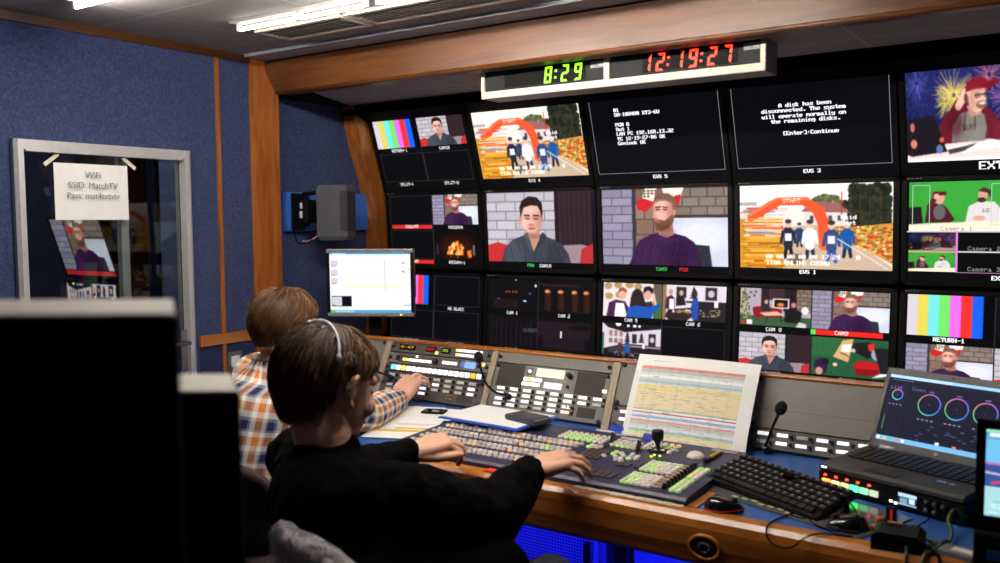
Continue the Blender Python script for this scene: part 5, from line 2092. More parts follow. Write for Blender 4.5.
# papers under the arm of the man in plaid
t = lay('paper_sheet', 'white paper sheet under the plaid sleeve, furthest left on the desk', 'paper', (-2.06, 2.39, DT + .0005), math.radians(22), 'loose papers on the desk')
MB().box((0, 0, .001), (.21, .297, .002)).build('sheet', M_PAPER, t)
t = lay('paper_sheet', 'white paper sheet with a yellow table left of the mixer panel', 'paper', (-1.935, 2.235, DT + .003), math.radians(24), 'loose papers on the desk')
MB().box((0, 0, .001), (.21, .297, .002)).build('sheet', M_PAPER, t)
b = MB()
b.box((.0, -.05, .0022), (.16, .03, .0006))
b.box((.03, -.015, .0022), (.12, .02, .0006))
b.build('printed_table', mat('print_yellow', (226, 200, 90), .8), t)
b = MB()
b.box((.02, .05, .0022), (.14, .004, .0006))
b.box((.02, .035, .0022), (.11, .004, .0006))
b.build('printed_lines', mat('print_pink', (220, 150, 150), .8), t)
t = lay('paper_sheet', 'white paper sheet against the turret below the plaid man\'s hand', 'paper', (-1.985, 2.45, DT + .0055), math.radians(12), 'loose papers on the desk')
MB().box((0, 0, .001), (.24, .17, .002)).build('sheet', M_PAPER, t)
t = lay('mobile_phone', 'small black phone lying on white papers beside the plaid man\'s hand', 'phone', (-1.985, 2.455, DT + .0085), math.radians(20))
MB().box((0, 0, .004), (.085, .055, .008), bev=.003).build('body', M_BLACK, t)
MB().box((-.004, 0, .0083), (.065, .048, .0008)).build('glass', mat('phone_glass', (12, 14, 20), .06), t)
# yellow marker on the mixer
t = thing('marker_pen', 'yellow marker pen with dark cap lying on the mixer', 'pen', (-.893, 2.335, DT + mz(2.335) + .006), (0, 0, math.radians(-3)))
MB().tube([(0, -.02, 0), (0, .055, 0.001), (0, .062, 0.001)], [.0062, .0062, .004], 12).build('barrel', mat('marker_yellow', (226, 160, 50), .4), t)
MB().tube([(0, -.055, 0), (0, -.05, 0), (0, -.019, 0)], [.004, .0066, .0066], 12).build('cap', mat('marker_navy', (30, 34, 70), .4), t)
# red tag and worn tape on the oak edge
t = lay('red_tag', 'red rectangular tag on the oak edge below the mixer', 'tag', (-1.372, 1.972, .7455), math.radians(-2))
MB().box((0, 0, .0016), (.075, .030, .003), bev=.0008).build('tag', mat('tag_red', (226, 62, 40), .5), t)
t = lay('tape_strip', 'worn translucent tape strip along the oak edge right of the sleeve', 'tape', (-.98, 1.974, .7455), 0)
b = MB()
random.seed(3)
pts = []
n_ = 26
top = [(-.15 + .30 * i / n_, .012 + random.uniform(-.003, .003)) for i in range(n_ + 1)]
bot = [(-.15 + .30 * i / n_, -.010 + random.uniform(-.004, .004)) for i in range(n_ + 1)]
b.prism(top + bot[::-1], 'Z', 0, .0012)
b.build('tape', mat('worn_tape', (196, 184, 170), .5, vary=.35, nscale=90), t)

# glossy plastic sheet with stickers under the keyboard
t = lay('plastic_sheet', 'glossy grey plastic sheet on the desk under the black keyboard', 'sheet', (-.605, 2.165, DT + .0005), math.radians(-20))
MB().box((0, 0, .002), (.46, .22, .004), bev=.001).build('sheet', mat('grey_gloss', (96, 98, 100), .12, vary=.2, nscale=14), t)
b = MB()
for k in range(7):
    b.box((-.12 + k * .026, -.092 + .004 * (k % 3), .0045), (.016, .009, .001))
b.build('stickers', mat('sticker_lime', (190, 206, 110), .5), t)

# keyboard
t = thing('keyboard', 'black compact keyboard propped up in front of the right hand rack bay', 'keyboard', (-.662, 2.180, DT + .030), (math.radians(14), math.radians(2.0), math.radians(-23.5)))
c = MB()
c.span((-.175, -.075, -.010), (.175, .075, .008), bev=.005)
c.build('case', M_BLACK, t)
KEYME = {}
def keycap(w_):
    k_ = round(w_, 4)
    if k_ not in KEYME:
        KEYME[k_] = MB().box((0, 0, .0035), (w_, .0165, .007), bev=.0022).mesh('key', mat('key_black', (26, 26, 28), .38))
    return KEYME[k_]
kk = 0
for r_ in range(6):
    y = -.058 + r_ * .0225 + (.005 if r_ == 5 else 0)
    if r_ == 0:
        ws = [.021, .021, .021, .100, .021, .021, .021, .021, .021, .021]
    else:
        ws = [.0192] * 16
    tot = sum(ws) + .0025 * (len(ws) - 1)
    x = -tot / 2
    for w_ in ws:
        link('key', keycap(w_), t, (x + w_ / 2, y, .008))
        x += w_ + .0025
lg = MB()
rl_ = random.Random(4)
for r_ in range(1, 6):
    y = -.058 + r_ * .0225 + (.005 if r_ == 5 else 0)
    for k in range(16):
        x = -.1722 + k * .0217 + .0075
        lg.box((x, y + .002, .0153), (.004 + .003 * rl_.random(), .005, .0006))
lg.build('key_legends', mat('legend_grey', (150, 150, 152), .5), t)
for s_ in (-1, 1):
    b = MB()
    b.box((s_ * .15, .062, -.026), (.014, .008, .034), bev=.002)
    b.build('foot', M_BLACK, t)
b = MB().box((.10, -.002, .020), (.026, .016, .010), bev=.004)
t2 = thing('usb_dongle', 'small black plug lying on the keys of the black keyboard', 'plug', (-.640, 2.20, DT + .051), (math.radians(14), 0, math.radians(-10)))
MB().box((0, 0, .004), (.030, .018, .010), bev=.003).build('body', M_BLACKM, t2)
MB().box((.018, 0, .004), (.010, .012, .005)).build('connector', M_KNOB, t2)

# two mice
def mouse(label, loc, rz, red):
    t = thing('computer_mouse', label, 'mouse', loc, (0, 0, rz), 'computer mice on the desk')
    t.scale = (.9, .9, .88)
    b = MB()
    n_, m_ = 18, 9
    vs = []
    for i in range(n_):
        th = 2 * PI * i / n_
        for k in range(m_):
            ph = (PI / 2) * k / (m_ - 1)
            cx_ = math.cos(th) * .052
            cy_ = math.sin(th) * (.031 - .004 * math.cos(th) - .005 * math.cos(2 * th))
            r_ = math.cos(ph) ** .55 if k < m_ - 1 else 0.0
            vs.append((cx_ * r_, cy_ * r_, .004 + .033 * math.sin(ph) * (1 - .25 * math.cos(th) * r_)))
    fs = []
    for i in range(n_):
        for k in range(m_ - 1):
            fs.append((i * m_ + k, ((i + 1) % n_) * m_ + k, ((i + 1) % n_) * m_ + k + 1, i * m_ + k + 1))
    fs.append(tuple(i * m_ for i in range(n_)))
    b.add(vs, fs, True)
    b.build('shell', mat('mouse_black', (16, 16, 18), .18, coat=.3), t)
    lo = []
    for i in range(n_ + 1):
        th = 2 * PI * i / n_
        lo.append((math.cos(th) * .0525, math.sin(th) * (.0315 - .004 * math.cos(th) - .005 * math.cos(2 * th)), .006 + .006 * (1 + math.cos(th)) * .5))
    MB().tube(lo, .0014, 6, caps=False).build('side_trim', mat('mouse_red', (170, 28, 36), .35) if red else M_DGREY, t)
    b = MB()
    b.tube([(.028, -.003, .0315), (.028, .003, .0315)], .008, 12)
    b.build('wheel', M_DGREY, t)
    return t
mouse('black computer mouse with red trim on the blue desk beside the mixer', (-.738, 1.998 + .012, DT), math.radians(20), True)
mouse('glossy black computer mouse on the blue desk below the keyboard right end', (-.462, 2.040, DT), math.radians(205), False)

# cables
def cord(name, label, pts, r, material, cat='cable', group=None):
    o = MB().tube(bez(pts, 8), r, 7).build(name, material)
    return tag(o, label, cat, group)
cord('mouse_cable', 'thin black cable looping from the keyboard over the oak edge', [(-.605, 2.135, .757), (-.612, 2.105, .750), (-.590, 2.055, .747), (-.56, 2.05, .747), (-.55, 2.09, .748), (-.575, 2.10, .749), (-.600, 2.045, .747), (-.612, 1.99, .748), (-.613, 1.95, .749), (-.609, 1.929, .735), (-.596, 1.927, .718), (-.572, 1.927, .712), (-.548, 1.927, .722), (-.528, 1.931, .742), (-.505, 1.952, .750), (-.475, 1.972, .749), (-.44, 1.985, .747)], .0021, M_BLACKM)
cord('keyboard_cable', 'thin black cable arching from the right end of the keyboard round the mouse', [(-.545, 2.16, .772), (-.515, 2.14, .79), (-.478, 2.10, .792), (-.445, 2.05, .78), (-.425, 2.012, .755), (-.46, 2.0, .747), (-.52, 2.015, .747), (-.55, 2.06, .747), (-.54, 2.12, .752)], .0021, M_BLACKM)
cord('striped_cable', 'green and yellow striped earth cable lying in front of the laptop', [(-.34, 2.13, .75), (-.315, 2.08, .75), (-.285, 2.03, .752), (-.262, 2.04, .752), (-.258, 2.09, .756), (-.27, 2.13, .775), (-.262, 2.16, .79), (-.24, 2.19, .77)], .0042, None or mat('earth_wire', (70, 84, 30), .5, vary=1.0, nscale=90))
cord('earth_strap', 'second striped cable crossing low beside the grey metal box', [(-.262, 2.04, .758), (-.275, 2.0, .752), (-.285, 1.965, .75), (-.29, 1.945, .748), (-.292, 1.928, .72), (-.292, 1.926, .66)], .0042, MATS['earth_wire'])
cord('thin_cable', 'thin black cable over the front of the rack unit under the laptop', [(-.425, 2.19, .80), (-.40, 2.175, .815), (-.36, 2.165, .818), (-.33, 2.16, .80), (-.31, 2.15, .77), (-.33, 2.12, .752)], .0018, M_BLACKM)
cord('dark_cable', 'dark cable running over the oak edge right of the adapter box', [(-.29, 1.99, .752), (-.275, 1.97, .752), (-.262, 1.945, .75), (-.258, 1.93, .72), (-.258, 1.928, .66), (-.26, 1.93, .60)], .0035, M_BLACKM)

# rack unit with LEDs under the laptop
LY = math.radians(-18.5)
t = thing('effects_unit', 'black rack unit with red and green lights under the laptop', 'rack unit', (-.382, 2.372, DT + .001), (0, 0, LY))
c = MB()
c.span((-.185, -.125, .006), (.185, .11, .050), bev=.003)
for sx in (-.16, .16):
    for sy in (-.1, .1):
        c.lathe([(0, 0), (.012, 0), (.012, .007), (0, .007)], (sx, sy, 0), None, 10)
c.build('body', M_BLACK, t)
for k in range(5):
    MB().box((-.165 + k * .03, -.1265, .042), (.007, .004, .005), bev=.001).build('red_light', glow('led_red', (255, 50, 40), 3.5), t)
segc = [((255, 120, 40), 5), ((240, 190, 140), 2), ((200, 230, 150), 1.6), ((60, 250, 120), 5), ((130, 240, 160), 2), ((214, 220, 190), 1.2)]
for k, (c_, s_) in enumerate(segc):
    MB().box((-.162 + k * .026, -.1275, .025), (.022, .006, .015), bev=.002).build('lit_button', glow('fx_button_%d' % k, c_, s_ * .6), t)
pt = Pic(40, 26, (30, 50, 90)).rect(0, 0, 1, .3, (180, 210, 240)).rect(.1, .4, .5, .9, (110, 150, 170)).rect(.6, .35, .9, .8, (200, 220, 240)).rect(0, .9, 1, 1, (150, 190, 220))
screen('display', pt, .045, .028, .044, M_SCREEN, t, (.052, -.1262, 0))
MB().box((.012, -.127, .018), (.006, .003, .004)).build('white_light', glow('led_white', (240, 240, 255), 3), t)
MB().box((.024, -.127, .016), (.006, .003, .004)).build('white_light', MATS['led_white'], t)
for x, z in ((.1, .036), (.12, .036), (.14, .036), (.1, .018), (.12, .018), (.16, .027)):
    MB().lathe([(0, 0), (.007, 0), (.006, .010), (0, .010)], (x, -.125, z), Matrix.Rotation(PI / 2, 3, 'X'), 12).build('knob', M_DGREY, t)

# laptop
t = thing('laptop', 'open dark grey laptop with colour wheels on its screen', 'laptop', (-.382, 2.372, DT + .051), (0, 0, LY))
M_LAP = mat('laptop_grey', (62, 60, 60), .45, vary=.05)
c = MB()
c.prism([(-.128, .006), (-.122, .002), (.113, 0), (.113, .027), (.10, .029), (-.120, .020), (-.128, .014)], 'X', -.182, .182)
c.build('base', M_LAP, t)
kb = MB()
SLT = .010 / .23
def lz(y):
    return .020 + (y + .12) * SLT
MB().add([(-.165, -.03, lz(-.03) + .0006), (.165, -.03, lz(-.03) + .0006), (.165, .087, lz(.087) + .0006), (-.165, .087, lz(.087) + .0006)], [(0, 1, 2, 3)]).build('keyboard_bed', M_BLACK, t)
LK = MB().box((0, 0, .0016), (.0168, .0165, .0032), bev=.0008).mesh('key', mat('laptop_key', (24, 24, 26), .4))
for r_ in range(6):
    for k in range(16):
        y = -.022 + r_ * .0195
        link('key', LK, t, (-.1545 + k * .0206, y, lz(y) + .0008))
MB().box((-.03, -.082, lz(-.082) + .0006), (.085, .048, .0012)).build('touchpad', M_DGREY, t)
MB().box((.10, -.06, lz(-.06) + .0006), (.022, .014, .001)).build('sticker', mat('sticker_blue', (110, 150, 210), .4), t)
MB().box((.125, -.062, lz(-.062) + .0006), (.014, .012, .001)).build('sticker', MATS['clock_sticker'], t)
MB().box((-.168, -.1285, .012), (.014, .002, .003)).build('front_light', MATS['led_white'], t)
for sx in (-.13, .13):
    MB().tube([(sx - .022, .110, .030), (sx + .022, .110, .030)], .0075, 12).build('hinge', M_ALU, t)
lid = MB()
LA = math.radians(-24)
lr = Matrix.Rotation(LA, 3, 'X')
lid.span((-.182, .0, 0), (.182, .012, .245), bev=.004)
for a_, b_ in (((-.182, -.003, .225), (.182, .001, .245)), ((-.182, -.003, 0), (.182, .001, .024)), ((-.182, -.003, 0), (-.170, .001, .245)), ((.170, -.003, 0), (.182, .001, .245))):
    lid.span(a_, b_, bev=.001)
L = lid.build('lid', M_LAP, t, (0, .106, .028), (LA, 0, 0))
L.scale = (1, 1, .92)
screen('screen', pic_grading(), .341, .202, .226, M_SCREEN, L, (0, -.0008, 0))
MB().lathe([(0, 0), (.0055, 0), (.0055, .001), (0, .001)], (0, -.003, .012), Matrix.Rotation(PI / 2, 3, 'X'), 16).build('round_emblem', M_ALU, L)
MB().box((0, -.0035, .235), (.008, .001, .003)).build('webcam', M_BLACK, L)

# black adapter box, usb stick, grey box
t = lay('adapter_box', 'square black adapter box at the right front of the desk', 'box', (-.347, 1.992, DT), math.radians(4))
c = MB()
c.prism([(-.050, 0), (.050, 0), (.050, .028), (.038, .038), (-.038, .038), (-.050, .028)], 'Y', -.04, .04)
c.build('body', M_BLACK, t)
MB().box((-.01, .028, .041), (.03, .012, .003)).build('label_plate', mat('label_tan', (150, 110, 90), .5), t)
MB().tube([(.02, -.04, .015), (.022, -.06, .012), (.024, -.075, -.01)], .004, 8).build('plug_lead', M_DGREY, t)
t = lay('usb_stick', 'upright black stick with a red side light behind the adapter box', 'usb stick', (-.375, 2.062, DT + .001), math.radians(-10))
MB().span((-.010, -.006, 0), (.010, .006, .062), bev=.002).build('body', M_BLACK, t)
MB().box((.002, -.0065, .034), (.004, .002, .045)).build('light_bar', glow('stick_red', (150, 24, 16), .8), t)
for k in range(3):
    t = lay('cable_plug', ['orange lit plug left of the upright stick', 'dull orange plug just below the first lit plug', 'yellow green cable plug right of the upright stick'][k], 'plug', ((-.402, 2.072, DT + .018), (-.408, 2.058, DT + .003), (-.345, 2.075, DT + .004))[k], .4)
    MB().tube([(-.008, 0, .007), (.012, 0, .009)], [.007, .006], 10).build('plug_body', [mat('plug_orange', (226, 120, 80), .4), mat('plug_orange_dull', (196, 96, 60), .4), mat('plug_lime', (140, 160, 50), .4)][k], t)
    MB().tube([(.012, 0, .009), (.022, .004, .008)], .003, 8).build('strain_relief', M_BLACK, t)
t = lay('grey_box', 'small flat grey metal box at the lower right edge of the desk', 'box', (-.232, 1.995, DT), math.radians(-15))
MB().box((0, 0, .008), (.07, .05, .016), bev=.003).build('body', mat('box_grey', (130, 132, 136), .4, metal=.4), t)
MB().box((.01, .0, .0166), (.045, .022, .001)).build('label_plate', M_WHITE, t)

# tablet on a stand at the right edge
t = thing('tablet_computer', 'bright tablet screen in a thick black frame at the right edge', 'tablet', (-.118, 1.965, DT), (0, 0, math.radians(4)))
c = MB()
c.span((-.085, .003, .075), (.085, .02, .30), bev=.004)
for a_, b_ in (((-.085, -.004, .282), (.085, .006, .30)), ((-.085, -.004, .075), (.085, .006, .108)), ((-.085, -.004, .075), (-.068, .006, .30)), ((.068, -.004, .075), (.085, .006, .30))):
    c.span(a_, b_, bev=.001)
c.build('frame', M_BLACK, t)
screen('screen', pic_tablet(), .138, .176, .283, M_SCREENHOT, t, (0, .002, 0))
c = MB()
c.span((-.085, -.02, 0), (.085, .06, .078), bev=.006)
c.build('dock', M_BLACK, t)
MB().box((-.01, -.0215, .035), (.10, .003, .02), bev=.001).build('dock_port', mat('port_blue', (40, 70, 120), .4), t)

# ---------------------------------------------------------------- people
M_SKIN = mat('skin', (230, 178, 150), .5, sss=.12, vary=.06, nscale=30, spec=.35)
M_SWEAT = mat('black_sweater', (7, 7, 8), .95, vary=.3, nscale=300, bump=.2, bscale=420, spec=.06)
M_JEANS = mat('dark_jeans', (38, 40, 54), .9, vary=.25, nscale=240, bump=.3, bscale=600)
M_SHOE = mat('shoe_dark', (24, 24, 26), .6)

def hair_material(name, dark, mid, light):
    m = bpy.data.materials.new(name)
    m.use_nodes = True
    nt = m.node_tree
    b = nt.nodes['Principled BSDF']
    b.inputs['Roughness'].default_value = .48
    b.inputs['Specular IOR Level'].default_value = .35
    at = nd(nt, 'ShaderNodeAttribute', attribute_name='strand')
    rp_ = ramp(nt, [(0.0, dark), (.5, mid), (1.0, light)])
    nt.links.new(at.outputs['Fac'], rp_.inputs['Fac'])
    nt.links.new(rp_.outputs['Color'], b.inputs['Base Color'])
    return m

def plaid_material():
    m = bpy.data.materials.new('plaid_flannel')
    m.use_nodes = True
    nt = m.node_tree
    b = nt.nodes['Principled BSDF']
    b.inputs['Roughness'].default_value = .9
    b.inputs['Specular IOR Level'].default_value = .15
    uv = nd(nt, 'ShaderNodeUVMap')
    sp = nd(nt, 'ShaderNodeSeparateXYZ')
    nt.links.new(uv.outputs['UV'], sp.inputs['Vector'])
    cols = []
    for ax in ('X', 'Y'):
        mul = nd(nt, 'ShaderNodeMath', operation='MULTIPLY')
        mul.inputs[1].default_value = 11.0
        nt.links.new(sp.outputs[ax], mul.inputs[0])
        fr = nd(nt, 'ShaderNodeMath', operation='FRACT')
        nt.links.new(mul.outputs[0], fr.inputs[0])
        rp_ = ramp(nt, [(0, (250, 246, 240)), (.18, (224, 142, 62)), (.44, (250, 246, 240)), (.58, (146, 148, 160)), (.65, (40, 52, 96)), (.90, (146, 148, 160))])
        rp_.color_ramp.interpolation = 'CONSTANT'
        nt.links.new(fr.outputs[0], rp_.inputs['Fac'])
        cols.append(rp_)
    mx = nd(nt, 'ShaderNodeMix', data_type='RGBA')
    mx.inputs[0].default_value = .5
    nt.links.new(cols[0].outputs['Color'], mx.inputs[6])
    nt.links.new(cols[1].outputs['Color'], mx.inputs[7])
    nt.links.new(mx.outputs[2], b.inputs['Base Color'])
    nz = nd(nt, 'ShaderNodeTexNoise')
    nz.inputs['Scale'].default_value = 14
    tc = nd(nt, 'ShaderNodeTexCoord')
    nt.links.new(tc.outputs['Object'], nz.inputs['Vector'])
    bp = nd(nt, 'ShaderNodeBump')
    bp.inputs['Strength'].default_value = .5
    bp.inputs['Distance'].default_value = .012
    nt.links.new(nz.outputs['Fac'], bp.inputs['Height'])
    nt.links.new(bp.outputs['Normal'], b.inputs['Normal'])
    return m
M_PLAID = plaid_material()

def union(o, voxel, smooth=4, fac=.5):
    r = o.modifiers.new('union', 'REMESH')
    r.mode = 'VOXEL'
    r.voxel_size = voxel
    r.use_smooth_shade = True
    s = o.modifiers.new('relax', 'SMOOTH')
    s.factor = fac
    s.iterations = smooth
    return o

def bake(o):
    """apply the modifiers into the mesh"""
    dg = bpy.context.evaluated_depsgraph_get()
    me = bpy.data.meshes.new_from_object(o.evaluated_get(dg))
    old = o.data
    ms = [m for m in old.materials]
    o.modifiers.clear()
    o.data = me
    me.materials.clear()
    for m in ms:
        me.materials.append(m)
    me.polygons.foreach_set('use_smooth', [True] * len(me.polygons))
    return o

def hand(b, wrist, fdir, up, side, curl, spread=1.0, s=1.0, thumb=(.55, .75)):
    """side +1 right hand, -1 left; up = back of the hand; curl = bend of each finger joint (degrees)"""
    f = Vector(fdir).normalized()
    u = Vector(up)
    u = (u - f * u.dot(f)).normalized()
    r = f.cross(u) * side          # away from the thumb
    W = Vector(wrist)
    # palm
    for k, (t, lat) in enumerate(((.030, -.022), (.030, .0), (.030, .022))):
        e = W + f * (.088 * s) + r * ((-.028, 0, .028)[k] * s)
        b.chain([W + f * .004 * s + r * lat * .55 * s, W + f * .045 * s + r * lat * 1.15 * s + u * .003, e], [.021 * s, .018 * s, .0125 * s], 12)
    lens = (.074, .084, .077, .060)
    rad = (.0084, .0086, .0082, .0074)
    for k in range(4):
        lat = (-.0315, -.0105, .0105, .0300)[k] * s
        p = W + f * ((.086, .092, .088, .079)[k] * s) + r * lat
        ang = (-6, -1, 4, 10)[k] * spread
        d0 = (f * math.cos(math.radians(ang)) + r * math.sin(math.radians(ang))).normalized()
        pts, rs = [p - d0 * .012 * s, p], [.011 * s, rad[k] * 1.12 * s]
        pitch = 0
        cb = curl[k] if isinstance(curl, (list, tuple)) else curl
        for j, fr in enumerate((.46, .30, .24)):
            pitch += math.radians(cb * (.9, 1.15, .8)[j])
            d = d0 * math.cos(pitch) - u * math.sin(pitch)
            p = p + d * (lens[k] * fr * s)
            pts.append(p)
            rs.append(rad[k] * (1.02, .94, .78)[j] * s)
        b.chain(pts, rs, 10)
    # thumb
    p0 = W + f * .018 * s - r * .022 * s - u * .006 * s
    d1 = (f * thumb[0] - r * thumb[1] - u * .25).normalized()
    p1 = p0 + d1 * .040 * s
    d2 = (f * (thumb[0] + .45) - r * (thumb[1] * .45) - u * .25).normalized()
    p2 = p1 + d2 * .032 * s
    p3 = p2 + (d2 + f * .25).normalized() * .026 * s
    b.chain([p0, p1, p2, p3], [.0175 * s, .0125 * s, .0108 * s, .0085 * s], 12)

def head_parts(b, C, Q, s):
    def B(c, r):
        b.ball(C + Q @ (Vector(c) * s), tuple(x * s for x in r), Q, 20, 14)
    def K(a, c, ra, rc):
        b.cap(C + Q @ (Vector(a) * s), C + Q @ (Vector(c) * s), ra * s, rc * s)
    B((0, -.014, .030), (.077, .095, .086))
    B((0, -.034, -.004), (.066, .068, .066))
    B((0, .034, -.018), (.063, .062, .088))
    B((0, .044, -.070), (.052, .046, .040))
    B((0, .074, -.098), (.022, .018, .018))
    K((0, .094, .014), (0, .113, -.022), .008, .012)
    B((.010, .102, -.027), (.008, .010, .007))
    B((-.010, .102, -.027), (.008, .010, .007))
    K((-.030, .080, .030), (.030, .080, .030), .013, .013)
    for x in (-1, 1):
        B((x * .036, .064, -.022), (.026, .030, .024))
        K((x * .044, .030, -.085), (x * .056, .000, -.052), .015, .013)
        # ear: rim, lobe, inner
        pts = [(x * .076, .006, .028), (x * .090, -.004, .041), (x * .100, -.018, .037), (x * .099, -.022, .016), (x * .091, -.014, -.006), (x * .080, .002, -.018), (x * .076, .008, -.014)]
        for i in range(len(pts) - 1):
            K(pts[i], pts[i + 1], .0058, .0058)
        B((x * .081, -.006, .012), (.008, .015, .026))
    B((0, .090, -.052), (.022, .012, .007))
    B((0, .089, -.062), (.019, .012, .008))

def strands(name, C, Q, s, parent, org, material, n, length, off, lim, seed, swirl=0.0, r0=.0011, droop=0.0, tuft=None, crown=(0, -.045, .0), lift=.006):
    """hair: many thin strands flowing from the crown over an ellipsoid fitted to the skull, plus a close under-layer; ONE mesh"""
    rg = np.random.default_rng(seed)
    R = Vector((.0785, .0985, .0880))
    cc = Vector((0, -.014, .030))
    b = MB()
    shade = []
    # under-layer cap
    NU, NV = 40, 16
    vs, fs = [], []
    def surf(th, ph, o):
        d = Vector((math.sin(th) * math.sin(ph), math.sin(th) * math.cos(ph), math.cos(th)))
        rr = Vector((R.x + o, R.y + o, R.z + o))
        p = Vector((d.x * rr.x, d.y * rr.y, d.z * rr.z)) + cc
        if th > PI / 2:                                  # below the widest line the hair hangs down the neck
            k = th - PI / 2
            p.z -= .030 * k * k
            p.y += .012 * k if math.cos(ph) < 0 else 0
        return p
    for j in range(NV + 1):
        for i in range(NU):
            ph = 2 * PI * i / NU
            th = lim(ph) * .96 * j / NV + .001
            vs.append(C + Q @ (surf(th, ph, .004 + off * .45) * s) - org)
    for j in range(NV):
        for i in range(NU):
            fs.append((j * NU + i, j * NU + (i + 1) % NU, (j + 1) * NU + (i + 1) % NU, (j + 1) * NU + i))
    b.add(vs, fs, True)
    shade += [.15] * len(vs)
    for q in range(n):
        ph = rg.uniform(0, 2 * PI)
        l = lim(ph)
        th0 = l * rg.uniform(0, .93) ** .72
        L_ = length * rg.uniform(.6, 1.15)
        th1 = min(th0 + L_, l * rg.uniform(.97, 1.05))
        o = off * rg.uniform(.35, 1.0)
        lock = math.sin(ph * 9 + th0 * 5) * .5 + .5
        tone = float(np.clip(rg.normal(.42 + .25 * (lock - .5), .2), 0, 1))
        K = 6
        dphi = swirl * rg.normal(1, .5) + rg.normal(0, .05)
        pts = []
        for k in range(K):
            t = k / (K - 1)
            th = th0 + (th1 - th0) * t
            oo = .003 + o * (t ** .6) * (1 - .25 * t) + lift * math.sin(PI * min(1, t * 1.2)) * lock
            p = surf(th, ph + dphi * t, oo)
            if droop and t > .6:
                p.z -= droop * (t - .6) * rg.uniform(.6, 1.4)
            if tuft:
                p = tuft(p, ph, th, t, rg)
            pts.append(C + Q @ (p * s) - org)
        n0 = len(b.v)
        b.tube(pts, [r0 * 1.25, r0 * 1.4, r0 * 1.4, r0 * 1.2, r0 * .9, r0 * .35], 3, caps=False)
        shade += [tone] * (len(b.v) - n0)
    me = bpy.data.meshes.new(name)
    me.from_pydata(b.v, [], b.f)
    me.polygons.foreach_set('use_smooth', [True] * len(me.polygons))
    at = me.attributes.new('strand', 'FLOAT', 'POINT')
    at.data.foreach_set('value', shade)
    me.materials.append(material)
    me.update()
    o = bpy.data.objects.new(name, me)
    COL.objects.link(o)
    o.parent = parent
    return o

def loft_uv(name, tubes, material, parent, org, nseg=28):
    """cloth built of swept tubes, each a list of (centre, right vector, forward vector, half width, half depth); UVs in metres"""
    vs, fs, uvs = [], [], []
    for rings in tubes:
        base = len(vs)
        v_ = 0.0
        prev = None
        K = len(rings)
        vv = []
        for (c, rx, fy, a, d) in rings:
            c = Vector(c)
            if prev is not None:
                v_ += (c - prev).length
            prev = c
            vv.append(v_)
            for i in range(nseg):
                th = 2 * PI * i / nseg
                vs.append(c + Vector(rx) * (a * math.cos(th)) + Vector(fy) * (d * math.sin(th)) - org)
        circ = max(PI * (r_[3] + r_[4]) for r_ in rings)
        circ = round(circ * 11) / 11
        for j in range(K - 1):
            for i in range(nseg):
                i2 = (i + 1) % nseg
                fs.append((base + j * nseg + i, base + j * nseg + i2, base + (j + 1) * nseg + i2, base + (j + 1) * nseg + i))
                uvs += [(circ * i / nseg, vv[j]), (circ * (i + 1) / nseg, vv[j]), (circ * (i + 1) / nseg, vv[j + 1]), (circ * i / nseg, vv[j + 1])]
        for j, rev in ((0, True), (K - 1, False)):
            ids = [base + j * nseg + i for i in range(nseg)]
            fs.append(tuple(reversed(ids)) if rev else tuple(ids))
            uvs += [(vs[q][0] + .03, vs[q][1] + vs[q][2] + .05) for q in (reversed(ids) if rev else ids)]
    me = bpy.data.meshes.new(name)
    me.from_pydata(vs, [], fs)
    ul = me.uv_layers.new(name='UVMap')
    ul.data.foreach_set('uv', np.array(uvs).ravel())
    me.polygons.foreach_set('use_smooth', [True] * len(me.polygons))
    me.materials.append(material)
    bm = bmesh.new()
    bm.from_mesh(me)
    bmesh.ops.recalc_face_normals(bm, faces=bm.faces)
    bm.to_mesh(me)
    bm.free()
    o = bpy.data.objects.new(name, me)
    COL.objects.link(o)
    o.parent = parent
    return o

def sub(b, org):
    b.v = [(p[0] - org.x, p[1] - org.y, p[2] - org.z) for p in b.v]
    return b

def face_bits(t, C, Q, s, org, browcol):
    for x in (-1, 1):
        e = MB()
        e.ball(C + Q @ Vector((x * .031 * s,   .0775 * s, .012 * s)), .0125 * s, Q, 16, 12, m=0)
        e.ball(C + Q @ Vector((x * .031 * s, .0865 * s, .010 * s)), .0055 * s, Q, 12, 8, m=1)
        sub(e, org).build('eye', [mat('eye_white', (230, 226, 222), .2), mat('iris', (70, 60, 50), .15)], t)
        e = MB()
        e.tube([C + Q @ (Vector((x * .014, .0945, .034)) * s), C + Q @ (Vector((x * .03, .0945, .041)) * s), C + Q @ (Vector((x * .047, .084, .036)) * s)], [.003 * s, .0038 * s, .002 * s], 8)
        sub(e, org).build('eyebrow', browcol, t)
    e = MB()
    e.tube([C + Q @ (Vector((-.022, .094, -.058)) * s), C + Q @ (Vector((0, .1025, -.055)) * s), C + Q @ (Vector((.022, .094, -.058)) * s)], [.002 * s, .0052 * s, .002 * s], 8)
    sub(e, org).build('lips', mat('lips', (186, 110, 100), .45), t)

